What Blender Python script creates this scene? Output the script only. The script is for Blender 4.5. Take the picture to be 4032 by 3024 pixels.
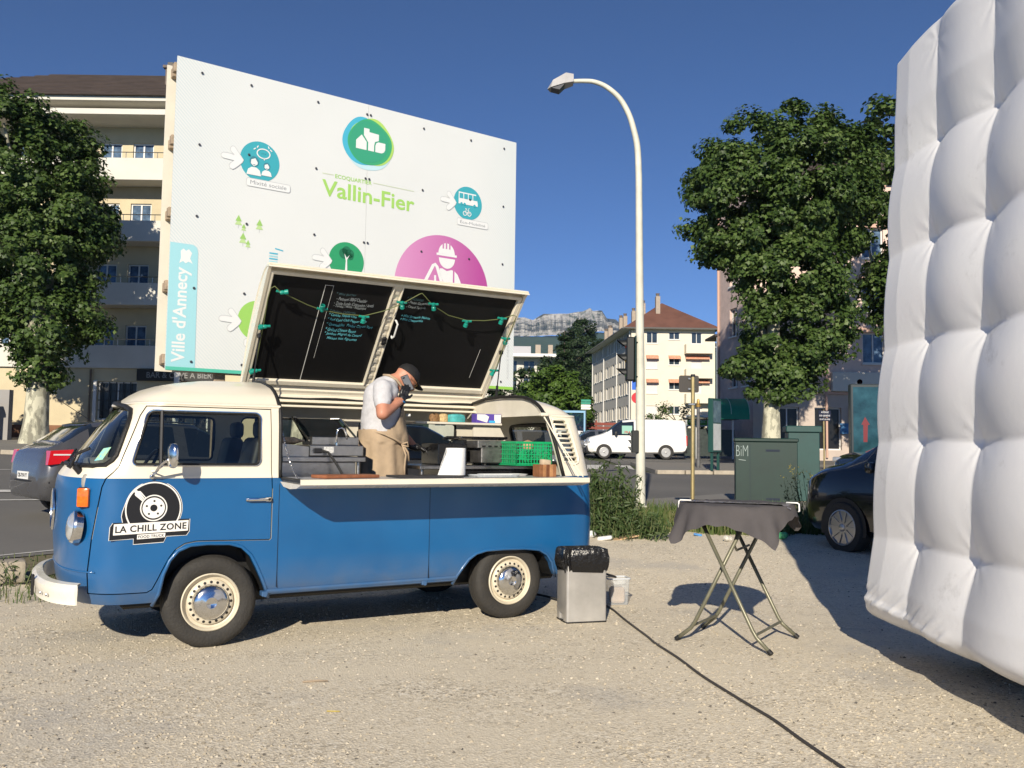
import bpy, bmesh, math, random
import numpy as np
from mathutils import Matrix, Vector
random.seed(7); np.random.seed(7)
R = math.radians
for o in list(bpy.data.objects): bpy.data.objects.remove(o)
scene = bpy.context.scene
C = scene.collection
# ------------------------------------------------------------------ camera
cam = bpy.data.cameras.new('camera'); camo = bpy.data.objects.new('camera', cam); C.objects.link(camo)
cam.sensor_width = 36; cam.lens = 31.117; cam.clip_start = 0.05; cam.clip_end = 20000
PI_, RO = R(3.95), R(.79)
fw = Vector((0, math.cos(PI_), math.sin(PI_))); up0 = Vector((0, -math.sin(PI_), math.cos(PI_))); rt0 = Vector((1, 0, 0))
rt = math.cos(RO) * rt0 + math.sin(RO) * up0; up = -math.sin(RO) * rt0 + math.cos(RO) * up0
m = Matrix((rt, up, -fw)).transposed().to_4x4(); m.translation = (0, 0, 1.435); camo.matrix_world = m
scene.camera = camo
# ------------------------------------------------------------------ sky, sun, exposure
SUN_EL, SUN_AZ = R(24.5), R(9.7)          # light travels towards azimuth 9.7 deg right of +Y
w = bpy.data.worlds.new('World'); scene.world = w; w.use_nodes = True
nt = w.node_tree; sky = nt.nodes.new('ShaderNodeTexSky'); sky.sky_type = 'NISHITA'
sky.sun_disc = False; sky.sun_elevation = SUN_EL; sky.sun_rotation = SUN_AZ + math.pi
sky.altitude = 450; sky.air_density = .5; sky.dust_density = 0; sky.ozone_density = 7.5
bg = nt.nodes['Background']; bg.inputs[1].default_value = .08; nt.links.new(sky.outputs[0], bg.inputs[0])
sl = bpy.data.lights.new('sun', 'SUN'); sl.energy = 4.2; sl.angle = R(.55); sl.color = (1, .90, .74)
so = bpy.data.objects.new('sun', sl); C.objects.link(so)
ld = Vector((math.sin(SUN_AZ) * math.cos(SUN_EL), math.cos(SUN_AZ) * math.cos(SUN_EL), -math.sin(SUN_EL)))
so.rotation_euler = ld.to_track_quat('-Z', 'Y').to_euler(); so.location = (0, -20, 20)
vs = scene.view_settings; vs.view_transform = 'Standard'; vs.look = 'None'; vs.exposure = 0.55; vs.gamma = 1; vs.use_curve_mapping = False
scene.render.engine = 'CYCLES'
cy = scene.cycles; cy.max_bounces = 6; cy.diffuse_bounces = 3; cy.glossy_bounces = 3; cy.transmission_bounces = 3; cy.volume_bounces = 0; cy.transparent_max_bounces = 8; cy.caustics_reflective = False; cy.caustics_refractive = False
# ------------------------------------------------------------------ materials
MATS = {}
def mat(name, col, rough=.5, metal=0., var=0., vscale=6., bump=0., bscale=60., spec=.5, coat=0., alpha=1., trans=0., emis=None, ior=1.45, detail=4, col2=None, coord='Object'):
    """Principled material; var mixes a noise-driven darker/lighter tone, bump adds fine relief."""
    if name in MATS: return MATS[name]
    M = bpy.data.materials.new(name); M.use_nodes = True; n = M.node_tree; p = n.nodes['Principled BSDF']
    c = (*col, 1)
    p.inputs['Base Color'].default_value = c; p.inputs['Roughness'].default_value = rough; p.inputs['Metallic'].default_value = metal
    p.inputs['Specular IOR Level'].default_value = spec; p.inputs['Coat Weight'].default_value = coat; p.inputs['Coat Roughness'].default_value = .06
    p.inputs['Alpha'].default_value = alpha; p.inputs['Transmission Weight'].default_value = trans; p.inputs['IOR'].default_value = ior
    if emis: p.inputs['Emission Color'].default_value = (*emis[:3], 1); p.inputs['Emission Strength'].default_value = emis[3]
    if var or bump:
        tc = n.nodes.new('ShaderNodeTexCoord')
    if var:
        nz = n.nodes.new('ShaderNodeTexNoise'); nz.inputs['Scale'].default_value = vscale; nz.inputs['Detail'].default_value = detail; nz.inputs['Roughness'].default_value = .65
        n.links.new(tc.outputs[coord], nz.inputs['Vector'])
        rp = n.nodes.new('ShaderNodeValToRGB'); e = rp.color_ramp.elements
        d = col2 or tuple(max(0, x * (1 - var)) for x in col); l = tuple(min(1, x * (1 + var * .6)) for x in col)
        e[0].position = .3; e[0].color = (*d, 1); e[1].position = .7; e[1].color = (*l, 1)
        n.links.new(nz.outputs['Fac'], rp.inputs[0]); n.links.new(rp.outputs[0], p.inputs['Base Color'])
        mr = n.nodes.new('ShaderNodeMapRange'); mr.inputs['To Min'].default_value = max(0, rough - .12 * (rough > .1)); mr.inputs['To Max'].default_value = min(1, rough + .1)
        n.links.new(nz.outputs['Fac'], mr.inputs['Value']); n.links.new(mr.outputs[0], p.inputs['Roughness'])
    if bump:
        b = n.nodes.new('ShaderNodeTexNoise'); b.inputs['Scale'].default_value = bscale; b.inputs['Detail'].default_value = 3
        n.links.new(tc.outputs[coord], b.inputs['Vector'])
        bn = n.nodes.new('ShaderNodeBump'); bn.inputs['Strength'].default_value = bump; bn.inputs['Distance'].default_value = .02
        n.links.new(b.outputs['Fac'], bn.inputs['Height']); n.links.new(bn.outputs[0], p.inputs['Normal'])
    MATS[name] = M; return M
def glass(name, tint=(.55, .6, .58), op=.25, rough=.02):
    """cheap window glass: mostly see-through with a fresnel gloss on top"""
    if name in MATS: return MATS[name]
    M = bpy.data.materials.new(name); M.use_nodes = True; n = M.node_tree; out = n.nodes['Material Output']; n.nodes.remove(n.nodes['Principled BSDF'])
    tr = n.nodes.new('ShaderNodeBsdfTransparent'); tr.inputs[0].default_value = (*tint, 1)
    gl = n.nodes.new('ShaderNodeBsdfGlossy'); gl.inputs['Roughness'].default_value = rough
    lw = n.nodes.new('ShaderNodeLayerWeight'); pw = n.nodes.new('ShaderNodeMath'); pw.operation = 'POWER'; pw.inputs[1].default_value = 4; n.links.new(lw.outputs['Facing'], pw.inputs[0])
    fr = n.nodes.new('ShaderNodeMath'); fr.operation = 'MULTIPLY_ADD'; fr.inputs[1].default_value = .85; fr.inputs[2].default_value = .05; n.links.new(pw.outputs[0], fr.inputs[0])
    mx = n.nodes.new('ShaderNodeMixShader'); n.links.new(fr.outputs[0], mx.inputs[0]); n.links.new(tr.outputs[0], mx.inputs[1]); n.links.new(gl.outputs[0], mx.inputs[2])
    n.links.new(mx.outputs[0], out.inputs[0]); MATS[name] = M; return M
# ------------------------------------------------------------------ mesh helpers
def rotz(a): return Matrix.Rotation(a, 3, 'Z')
_rb = {}
def _rbox(bev, seg, sx, sy, sz):
    k = (round(bev, 5), seg, round(sx, 4), round(sy, 4), round(sz, 4))
    if k not in _rb:
        bm = bmesh.new(); bmesh.ops.create_cube(bm, size=1)
        for v in bm.verts: v.co = Vector((v.co.x * sx, v.co.y * sy, v.co.z * sz))
        if bev: bmesh.ops.bevel(bm, geom=bm.edges[:] , offset=bev, segments=seg, affect='EDGES', profile=.5)
        bm.verts.index_update(); _rb[k] = ([tuple(v.co) for v in bm.verts], [tuple(v.index for v in f.verts) for f in bm.faces]); bm.free()
    return _rb[k]
class MB:
    def __init__(s): s.v = []; s.f = []; s.m = []
    def add(s, vs, fs, mi=0, M=None):
        b = len(s.v)
        for p in vs:
            s.v.append(tuple(M @ Vector(p)) if M is not None else tuple(p))
        for q in fs: s.f.append(tuple(i + b for i in q)); s.m.append(mi)
        return s
    def box(s, c, size, rot=None, bev=0., seg=1, mi=0):
        vs, fs = _rbox(bev, seg, *size); c = Vector(c)
        s.add([(rot @ Vector(p) if rot is not None else Vector(p)) + c for p in vs], fs, mi); return s
    def bx(s, x0, x1, y0, y1, z0, z1, bev=0., mi=0, seg=1):
        return s.box(((x0 + x1) / 2, (y0 + y1) / 2, (z0 + z1) / 2), (abs(x1 - x0), abs(y1 - y0), abs(z1 - z0)), None, bev, seg, mi)
    def tube(s, pts, r, n=8, closed=False, caps=True, mi=0, flat=None):
        pts = [Vector(p) for p in pts]; N = len(pts); rr = r if isinstance(r, (list, tuple)) else [r] * N
        t0 = None; rings = []; nrm = None
        for i in range(N):
            a = pts[(i - 1) % N] if (i or closed) else pts[i]; b = pts[(i + 1) % N] if (i < N - 1 or closed) else pts[i]
            t = (b - a)
            if t.length < 1e-9: t = Vector((0, 0, 1))
            t.normalize()
            if nrm is None:
                nrm = t.orthogonal() if flat is None else Vector(flat) - t * t.dot(Vector(flat)); nrm.normalize()
            else:
                nrm = nrm - t * t.dot(nrm)
                if nrm.length < 1e-6: nrm = t.orthogonal()
                nrm.normalize()
            bn = t.cross(nrm); rings.append([pts[i] + (nrm * math.cos(2 * math.pi * k / n) + bn * math.sin(2 * math.pi * k / n)) * rr[i] for k in range(n)])
        b = len(s.v); s.v += [tuple(p) for rg in rings for p in rg]
        for i in range(N if closed else N - 1):
            j = (i + 1) % N
            for k in range(n):
                l = (k + 1) % n; s.f.append((b + i * n + k, b + i * n + l, b + j * n + l, b + j * n + k)); s.m.append(mi)
        if caps and not closed:
            s.f.append(tuple(b + k for k in reversed(range(n)))); s.m.append(mi)
            s.f.append(tuple(b + (N - 1) * n + k for k in range(n))); s.m.append(mi)
        return s
    def cyl(s, p0, p1, r0, r1=None, n=16, caps=True, mi=0):
        return s.tube([p0, p1], [r0, r0 if r1 is None else r1], n, False, caps, mi)
    def lathe(s, prof, n=24, M=None, mi=0):
        """prof: list of (radius, height along local z)"""
        b = []; fs = []
        for r, h in prof:
            for k in range(n): a = 2 * math.pi * k / n; b.append((r * math.cos(a), r * math.sin(a), h))
        for i in range(len(prof) - 1):
            for k in range(n): l = (k + 1) % n; fs.append((i * n + k, i * n + l, (i + 1) * n + l, (i + 1) * n + k))
        if prof[0][0] > 1e-5: fs.append(tuple(reversed(range(n))))
        if prof[-1][0] > 1e-5: fs.append(tuple((len(prof) - 1) * n + k for k in range(n)))
        return s.add(b, fs, mi, M)
    def prism(s, poly, h0, h1, M=None, mi=0):
        """poly in local xy, extruded along local z h0..h1"""
        n = len(poly)
        if sum(poly[i][0] * poly[(i + 1) % n][1] - poly[(i + 1) % n][0] * poly[i][1] for i in range(n)) < 0: poly = list(reversed(poly))
        vs = [(x, y, h0) for x, y in poly] + [(x, y, h1) for x, y in poly]
        fs = [tuple(reversed(range(n))), tuple(n + i for i in range(n))] + [(i, (i + 1) % n, n + (i + 1) % n, n + i) for i in range(n)]
        return s.add(vs, fs, mi, M)
    def mesh(s, name):
        me = bpy.data.meshes.new(name); me.from_pydata(s.v, [], s.f); me.polygons.foreach_set('material_index', s.m); me.update(); return me
def smooth(me, ang=35):
    me.polygons.foreach_set('use_smooth', [True] * len(me.polygons))
    if ang < 180: me.set_sharp_from_angle(angle=R(ang))
def obj(name, mb, mt, parent=None, sm=35, loc=None, rot=None):
    me = mb.mesh(name) if isinstance(mb, MB) else mb
    for x in (mt if isinstance(mt, (list, tuple)) else [mt]): me.materials.append(x)
    if sm: smooth(me, sm)
    o = bpy.data.objects.new(name, me); C.objects.link(o)
    if parent: o.parent = parent
    if loc is not None: o.location = loc
    if rot is not None: o.rotation_euler = rot
    return o
def tag(o, label=None, cat=None, group=None, kind=None):
    if label: o['label'] = label
    if cat: o['category'] = cat
    if group: o['group'] = group
    if kind: o['kind'] = kind
    return o
def thing(name, label, cat, loc=(0, 0, 0), rz=0., group=None):
    o = bpy.data.objects.new(name, None); C.objects.link(o); o.empty_display_size = .2
    o.location = loc; o.rotation_euler = (0, 0, rz); return tag(o, label, cat, group)
def struct(name, mb, mt, parent=None, sm=35):
    o = obj(name, mb, mt, parent, sm)
    if parent is None: o['kind'] = 'structure'
    return o
def dup(root, loc, rz=0., label=None, group=None):
    r = root.copy(); C.objects.link(r); r.location = loc; r.rotation_euler = (0, 0, rz)
    if label: r['label'] = label
    if group: r['group'] = group
    for ch in list(root.children):
        c = ch.copy(); C.objects.link(c); c.parent = r
        for g in list(ch.children):
            d = g.copy(); C.objects.link(d); d.parent = c
    return r
def evalmesh(o, name):
    dg = bpy.context.evaluated_depsgraph_get(); me = bpy.data.meshes.new_from_object(o.evaluated_get(dg)); me.name = name; return me
def tmpobj(mb):
    me = mb.mesh('tmp') if isinstance(mb, MB) else mb
    o = bpy.data.objects.new('tmp', me); C.objects.link(o); return o
def boolean(a, b, op, name='b'):
    """a,b: temporary objects; returns a new mesh"""
    md = a.modifiers.new('b', 'BOOLEAN'); md.operation = op; md.object = b; md.solver = 'EXACT'
    bpy.context.view_layer.update(); me = evalmesh(a, name); a.modifiers.clear(); return me
def rem(o): bpy.data.objects.remove(o)
def fixn(me):
    bm = bmesh.new(); bm.from_mesh(me); bmesh.ops.recalc_face_normals(bm, faces=bm.faces[:]); bm.to_mesh(me); bm.free(); return me
def text_mb(txt, size, align='LEFT', bold=0., extrude=.0, sx=1., space=1., font=None):
    """outline text as mesh geometry in local xy (baseline at y=0)"""
    cu = bpy.data.curves.new('t', 'FONT'); cu.body = txt; cu.size = size; cu.align_x = align; cu.offset = bold; cu.extrude = extrude; cu.resolution_u = 3; cu.space_character = space
    o = bpy.data.objects.new('t', cu); C.objects.link(o); bpy.context.view_layer.update()
    me = evalmesh(o, 't'); bpy.data.objects.remove(o)
    mb = MB(); mb.add([(v.co.x * sx, v.co.y, v.co.z) for v in me.vertices], [tuple(p.vertices) for p in me.polygons]); bpy.data.meshes.remove(me); return mb
def put(mb, M):
    q = MB(); q.add(mb.v, mb.f, 0, M); q.m = list(mb.m); return q
def fit(mb, x0, x1, y0=None, y1=None):
    """stretch text so that it spans x0..x1 (and y0..y1)"""
    xs = [p[0] for p in mb.v]; ys = [p[1] for p in mb.v]; a, b = min(xs), max(xs); c, d = min(ys), max(ys)
    kx = (x1 - x0) / (b - a); ky = kx if y0 is None else (y1 - y0) / (d - c)
    mb.v = [(x0 + (x - a) * kx, (0 if y0 is None else y0) + (y - c) * ky, z) for x, y, z in mb.v]; return mb
def XZ(y, s=-1):
    """matrix taking local (x,y,z) to world (x, y0 - z, y): text on a wall that faces -Y"""
    return Matrix(((1, 0, 0, 0), (0, 0, -1, y), (0, 1, 0, 0), (0, 0, 0, 1)))
def circ(cx, cy, r, n=32, ry=None): return [(cx + r * math.cos(2 * math.pi * k / n), cy + (ry or r) * math.sin(2 * math.pi * k / n)) for k in range(n)]
def rrect(x0, x1, y0, y1, r, n=5):
    p = []
    for cx, cy, a0 in ((x1 - r, y1 - r, 0), (x0 + r, y1 - r, 90), (x0 + r, y0 + r, 180), (x1 - r, y0 + r, 270)):
        for k in range(n + 1): a = R(a0 + 90 * k / n); p.append((cx + r * math.cos(a), cy + r * math.sin(a)))
    return p
def flat(mb, poly, z=0., mi=0):
    n = len(poly)
    if sum(poly[i][0] * poly[(i + 1) % n][1] - poly[(i + 1) % n][0] * poly[i][1] for i in range(n)) < 0: poly = list(reversed(poly))
    mb.add([(x, y, z) for x, y in poly], [tuple(range(n))], mi); return mb
def ring2(mb, outer, inner, z=0., mi=0):
    n = len(outer); mb.add([(x, y, z) for x, y in outer] + [(x, y, z) for x, y in inner], [(i, (i + 1) % n, n + (i + 1) % n, n + i) for i in range(n)], mi); return mb
def band(mb, pts, wd, z=0., closed=False, mi=0):
    """flat ribbon of width wd along 2D pts"""
    n = len(pts); L = []; Rr = []
    for i in range(n):
        a = pts[(i - 1) % n] if (i or closed) else pts[i]; b = pts[(i + 1) % n] if (i < n - 1 or closed) else pts[i]
        dx, dy = b[0] - a[0], b[1] - a[1]; l = math.hypot(dx, dy) or 1; nx, ny = -dy / l * wd / 2, dx / l * wd / 2
        L.append((pts[i][0] + nx, pts[i][1] + ny, z)); Rr.append((pts[i][0] - nx, pts[i][1] - ny, z))
    fs = [(n + i, n + (i + 1) % n, (i + 1) % n, i) for i in range(n if closed else n - 1)]
    mb.add(L + Rr, fs, mi); return mb
def interp(x, xs, ys): return float(np.interp(x, xs, ys))
# ------------------------------------------------------------------ palette
cream = mat('cream_paint', (.76, .70, .57), .28, var=.06, vscale=3, coat=.5, bump=.03, bscale=12)
chrome = mat('chrome', (.72, .72, .72), .09, 1, var=.1, vscale=30)
steel = mat('stainless_steel', (.46, .45, .43), .32, 1, var=.18, vscale=14, bump=.05, bscale=40)
rubber = mat('black_rubber', (.012, .012, .012), .55, bump=.2, bscale=80)
blackp = mat('black_plastic', (.015, .015, .017), .4, var=.2)
whitep = mat('white_paint', (.78, .78, .76), .4, var=.05)
wood = mat('weathered_timber', (.36, .28, .20), .8, var=.35, vscale=9, bump=.4, bscale=40)
# ================================================================== terrain
def g(x, y):
    b = np.interp(y, [-200, 8.5, 11.4, 16, 20, 31, 44, 60, 100, 400], [0, 0, .15, .31, .38, .52, .84, .95, .95, .95])
    l = np.clip(-np.asarray(x) / 14., 0, 1.4) * np.interp(y, [11, 28, 45, 120], [0, .40, .45, .3])
    return b + l
def gz(x, y): return float(g(x, y))
def grid_sheet(xs, y0f, y1f, ny, dz=0., zf=None, skirt=0.):
    mb = MB(); nx = len(xs); V = []
    for j in range(ny + 1):
        for x in xs:
            y = y0f(x) + (y1f(x) - y0f(x)) * j / ny; V.append((x, y, gz(x, y) + dz + (zf(x, y) if zf else 0)))
    mb.add(V, [(j * nx + i, j * nx + i + 1, (j + 1) * nx + i + 1, (j + 1) * nx + i) for j in range(ny) for i in range(nx - 1)])
    if skirt:   # kerb-like drop all round
        def wall(ix):
            b = len(mb.v); P = [V[i] for i in ix]
            mb.v += P + [(p[0], p[1], p[2] - skirt) for p in P]; n = len(P)
            for k in range(n - 1): mb.f.append((b + k, b + n + k, b + n + k + 1, b + k + 1)); mb.m.append(0)
        wall(list(range(nx))); wall([ny * nx + i for i in reversed(range(nx))])
        wall([j * nx for j in reversed(range(ny + 1))]); wall([j * nx + nx - 1 for j in range(ny + 1)])
    return mb
# ground material: dusty earth
def noise_mat(name, cols, scale, rough=.9, bump=.3, bscale=80, bigscale=.5, bigcol=None, bigamt=.5, vor=0):
    M = bpy.data.materials.new(name); M.use_nodes = True; n = M.node_tree; p = n.nodes['Principled BSDF']; p.inputs['Roughness'].default_value = rough; p.inputs['Specular IOR Level'].default_value = .25
    tc = n.nodes.new('ShaderNodeTexCoord'); V = tc.outputs['Object']
    if vor:
        a = n.nodes.new('ShaderNodeTexVoronoi'); a.inputs['Scale'].default_value = scale; n.links.new(V, a.inputs['Vector']); sep = n.nodes.new('ShaderNodeSeparateColor'); n.links.new(a.outputs['Color'], sep.inputs[0]); fac = sep.outputs[0]
    else:
        a = n.nodes.new('ShaderNodeTexNoise'); a.inputs['Scale'].default_value = scale; a.inputs['Detail'].default_value = 8; a.inputs['Roughness'].default_value = .7; n.links.new(V, a.inputs['Vector']); fac = a.outputs['Fac']
    rp = n.nodes.new('ShaderNodeValToRGB'); el = rp.color_ramp.elements
    while len(el) < len(cols): el.new(.5)
    for i, c in enumerate(cols): el[i].position = (0 if vor else .25) + (1 if vor else .5) * i / max(1, len(cols) - 1); el[i].color = (*c, 1)
    n.links.new(fac, rp.inputs[0]); cout = rp.outputs[0]
    if bigcol:
        b = n.nodes.new('ShaderNodeTexNoise'); b.inputs['Scale'].default_value = bigscale; b.inputs['Detail'].default_value = 5; n.links.new(V, b.inputs['Vector'])
        r2 = n.nodes.new('ShaderNodeValToRGB'); r2.color_ramp.elements[0].position = .42; r2.color_ramp.elements[1].position = .62; n.links.new(b.outputs['Fac'], r2.inputs[0])
        ml = n.nodes.new('ShaderNodeMath'); ml.operation = 'MULTIPLY'; ml.inputs[1].default_value = bigamt; n.links.new(r2.outputs[0], ml.inputs[0])
        mx = n.nodes.new('ShaderNodeMix'); mx.data_type = 'RGBA'; n.links.new(ml.outputs[0], mx.inputs[0]); n.links.new(cout, mx.inputs[6]); mx.inputs[7].default_value = (*bigcol, 1); cout = mx.outputs[2]
    n.links.new(cout, p.inputs['Base Color'])
    h = n.nodes.new('ShaderNodeTexNoise'); h.inputs['Scale'].default_value = bscale; h.inputs['Detail'].default_value = 6; n.links.new(V, h.inputs['Vector'])
    bn = n.nodes.new('ShaderNodeBump'); bn.inputs['Strength'].default_value = bump; bn.inputs['Distance'].default_value = .02; n.links.new(h.outputs['Fac'], bn.inputs['Height']); n.links.new(bn.outputs[0], p.inputs['Normal'])
    return M
def gravel_mat():
    M = bpy.data.materials.new('gravel'); M.use_nodes = True; n = M.node_tree; p = n.nodes['Principled BSDF']; p.inputs['Roughness'].default_value = .95; p.inputs['Specular IOR Level'].default_value = .2
    tc = n.nodes.new('ShaderNodeTexCoord'); V = tc.outputs['Object']
    def noise(sc, det, ro=.6):
        q = n.nodes.new('ShaderNodeTexNoise'); q.inputs['Scale'].default_value = sc; q.inputs['Detail'].default_value = det; q.inputs['Roughness'].default_value = ro; n.links.new(V, q.inputs['Vector']); return q.outputs['Fac']
    def ramp(f, st):
        q = n.nodes.new('ShaderNodeValToRGB'); el = q.color_ramp.elements
        while len(el) < len(st): el.new(.5)
        for i, (ps, c) in enumerate(st): el[i].position = ps; el[i].color = (*c, 1)
        n.links.new(f, q.inputs[0]); return q.outputs[0]
    def mix(f, a, b):
        q = n.nodes.new('ShaderNodeMix'); q.data_type = 'RGBA'
        for i, v in ((0, f), (6, a), (7, b)):
            if isinstance(v, tuple): q.inputs[i].default_value = (*v, 1)
            else: n.links.new(v, q.inputs[i])
        return q.outputs[2]
    def cells(sc):
        q = n.nodes.new('ShaderNodeTexVoronoi'); q.inputs['Scale'].default_value = sc; n.links.new(V, q.inputs['Vector']); s = n.nodes.new('ShaderNodeSeparateColor'); n.links.new(q.outputs['Color'], s.inputs[0]); return s.outputs[0], q.outputs['Distance']
    c1, d1 = cells(75); c2, d2 = cells(33)
    st = [(0, (.16, .14, .115)), (.25, (.46, .395, .29)), (.5, (.66, .58, .445)), (.8, (.75, .675, .54)), (1, (.84, .79, .68))]
    small = ramp(c1, st); big = ramp(c2, st)
    stones_ = mix(ramp(noise(9, 3), [(.52, (0, 0, 0)), (.60, (1, 1, 1))]), small, big)
    dust = ramp(noise(160, 4, .8), [(.3, (.62, .545, .41)), (.7, (.77, .69, .545))])
    mpn = n.nodes.new('ShaderNodeMapping'); mpn.inputs['Rotation'].default_value = (0, 0, R(-34)); mpn.inputs['Scale'].default_value = (.16, 2.0, 1); n.links.new(V, mpn.inputs[0]); trk = n.nodes.new('ShaderNodeTexNoise'); trk.inputs['Scale'].default_value = 1.1; trk.inputs['Detail'].default_value = 4; n.links.new(mpn.outputs[0], trk.inputs[0]); av = n.nodes.new('ShaderNodeMath'); av.operation = 'MULTIPLY_ADD'; av.inputs[1].default_value = .45; n.links.new(trk.outputs['Fac'], av.inputs[0]); hf = n.nodes.new('ShaderNodeMath'); hf.operation = 'MULTIPLY'; hf.inputs[1].default_value = .55; n.links.new(noise(1.3, 8, .68), hf.inputs[0]); n.links.new(hf.outputs[0], av.inputs[2])
    base = mix(ramp(av.outputs[0], [(.40, (.10, .10, .10)), (.66, (.85, .85, .85))]), dust, stones_)
    patch = mix(ramp(noise(.55, 7, .62), [(.54, (0, 0, 0)), (.64, (.5, .5, .5))]), base, (.44, .42, .385))
    n.links.new(patch, p.inputs['Base Color'])
    ad = n.nodes.new('ShaderNodeMath'); ad.operation = 'ADD'; n.links.new(d1, ad.inputs[0]); n.links.new(noise(45, 8, .75), ad.inputs[1]); bn = n.nodes.new('ShaderNodeBump'); bn.inputs['Strength'].default_value = .34; bn.inputs['Distance'].default_value = .012; n.links.new(ad.outputs[0], bn.inputs['Height']); n.links.new(bn.outputs[0], p.inputs['Normal']); return M
m_gravel = gravel_mat()
m_asph = noise_mat('asphalt', [(.125, .122, .117), (.165, .16, .15)], 30, .9, .3, 150, .25, (.19, .183, .17), .6)
m_pave = noise_mat('pavement_tarmac', [(.19, .183, .17), (.25, .24, .22)], 20, .9, .25, 120, .4, (.24, .22, .19), .5)
m_field = noise_mat('distant_ground', [(.05, .07, .025), (.10, .11, .05)], .3, .95, .2, 3)
m_kerb = mat('kerb_stone', (.42, .37, .29), .9, var=.25, vscale=4, bump=.3, bscale=40)
m_line = mat('road_paint', (.62, .61, .57), .7, var=.25, vscale=8)
xs = sorted(set([-3000, -1200, -500, -200, -120, -80, -60] + list(np.arange(-48, 49, 3.)) + [60, 80, 120, 200, 500, 1200, 3000]))
ysl = [-60, -20, -6, 0, 4, 8.5, 11.4, 16, 20, 25, 28, 31, 38, 44, 52, 60, 80, 100, 140, 200, 400, 900, 2000, 4000, 8000]
mb = MB(); nx = len(xs)
mb.add([(x, y, gz(x, y) - .02) for y in ysl for x in xs], [(j * nx + i, j * nx + i + 1, (j + 1) * nx + i + 1, (j + 1) * nx + i) for j in range(len(ysl) - 1) for i in range(nx - 1)])
struct('ground', mb, m_field)
def Gx(x): return float(np.clip(8.6 + .70 * (x + 5), 7.6, 12.9)) + .18 * math.sin(x * 3.1) + .12 * math.sin(x * 7.7 + 1)
def Nx(x): return float(np.clip(9.8 + .93 * (x + 6), 9.2, 20))
def Fk(x): return 28 + (x + 14) * .13
gx = list(np.arange(-16, 15.01, .33))
def und(x, y): return .018 * math.sin(x * .9 + y * .6) * math.sin(y * 1.3) * min(1, max(0, (y + 2) / 4))
struct('gravel_lot', grid_sheet(gx, lambda x: -8, Gx, 70, .0, lambda x, y: 0 * und(x, y)), m_gravel)
rx = list(np.arange(-70, 71, 1.5))
struct('road', grid_sheet(rx, Nx, lambda x: Fk(x) if (x < -4 or x > 4.5) else 52, 26, .0), m_asph)
struct('side_street', grid_sheet(list(np.arange(4.5, 40, 1.5)), lambda x: 37.2, lambda x: 60, 10, .004), m_asph)
# near pavement strip beside the lamp post and verge of rough grass
vx = list(np.arange(-16, 15.01, .4))
struct('verge', grid_sheet(vx, lambda x: Gx(x) - .3, lambda x: max(Nx(x) - .02, Gx(x)), 8, -.006), noise_mat('verge_soil', [(.11, .10, .055), (.22, .19, .12)], 12, .95, .6, 40))
px_ = list(np.arange(-1.5, 30, .5))
struct('pavement_near', grid_sheet(px_, lambda x: Nx(x) - min(4.2, 1.2 + .5 * (x + 1.5)), lambda x: Nx(x) - .05, 6, .05, None, .1), m_pave)
# far pavements with kerb stones
fx = list(np.arange(5, 40, .7)); fl = list(np.arange(-60, -3.9, 1.))
struct('pavement_far', grid_sheet(fx, lambda x: Fk(x) + .28, lambda x: 37.2, 6, .13, None, .14), m_pave)
struct('pavement_by_bar', grid_sheet(fl, lambda x: Fk(x) + .28, lambda x: 40, 6, .13, None, .14), m_pave)
# individual kerb stones along the far road edge
kb = thing('kerb', 'pale stone kerb along the far edge of the avenue', 'kerb')
kme = MB().bx(-.485, .485, -.13, .13, -.15, .0, .02).mesh('kerb_stone'); kme.materials.append(m_kerb)
def kerb_run(x0, x1):
    x = x0
    while x < x1:
        o = bpy.data.objects.new('kerb_stone', kme); C.objects.link(o); o.parent = kb; y = Fk(x + .5) + .14
        o.location = (x + .5, y, gz(x + .5, y) + .135); o.rotation_euler = (0, -math.atan(gz(x + 1, y) - gz(x, y)), math.atan(.13)); x += 1.0
kerb_run(5, 27); kerb_run(-22, -12)
# zebra bars and lane lines
def paint(name, pts, dz=.012):
    mb = MB(); mb.add([(x, y, gz(x, y) + dz) for x, y in pts], [tuple(range(len(pts)))]); o = struct(name, mb, m_line, None, 0); return o
for k in range(5):
    x = -.6 + 1.15 * k; paint('zebra_stripe', [(x, 33.2), (x + .62, 33.2), (x + .9, 36.6), (x + .28, 36.6)])
for y0, w_ in ((17.2, .5), (15.6, .14), (23.5, .14)):
    mb = MB(); xs_ = np.arange(-17, -3, 1.); V = []
    for x in xs_: V += [(x, y0 + .3 * (x + 8), gz(x, y0 + .3 * (x + 8)) + .012), (x, y0 + w_ + .3 * (x + 8), gz(x, y0 + w_ + .3 * (x + 8)) + .012)]
    mb.add(V, [(2 * i, 2 * i + 2, 2 * i + 3, 2 * i + 1) for i in range(len(xs_) - 1)]); struct('lane_line', mb, m_line, None, 0)
mb = MB(); xs_ = np.arange(-9.5, -4.6, .5); V = []
for x in xs_: V += [(x, Nx(x) + .25, gz(x, Nx(x)) + .02), (x, Nx(x) + .40, gz(x, Nx(x)) + .02)]
mb.add(V, [(2 * i, 2 * i + 2, 2 * i + 3, 2 * i + 1) for i in range(len(xs_) - 1)]); struct('edge_line', mb, m_line, None, 0)
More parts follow.
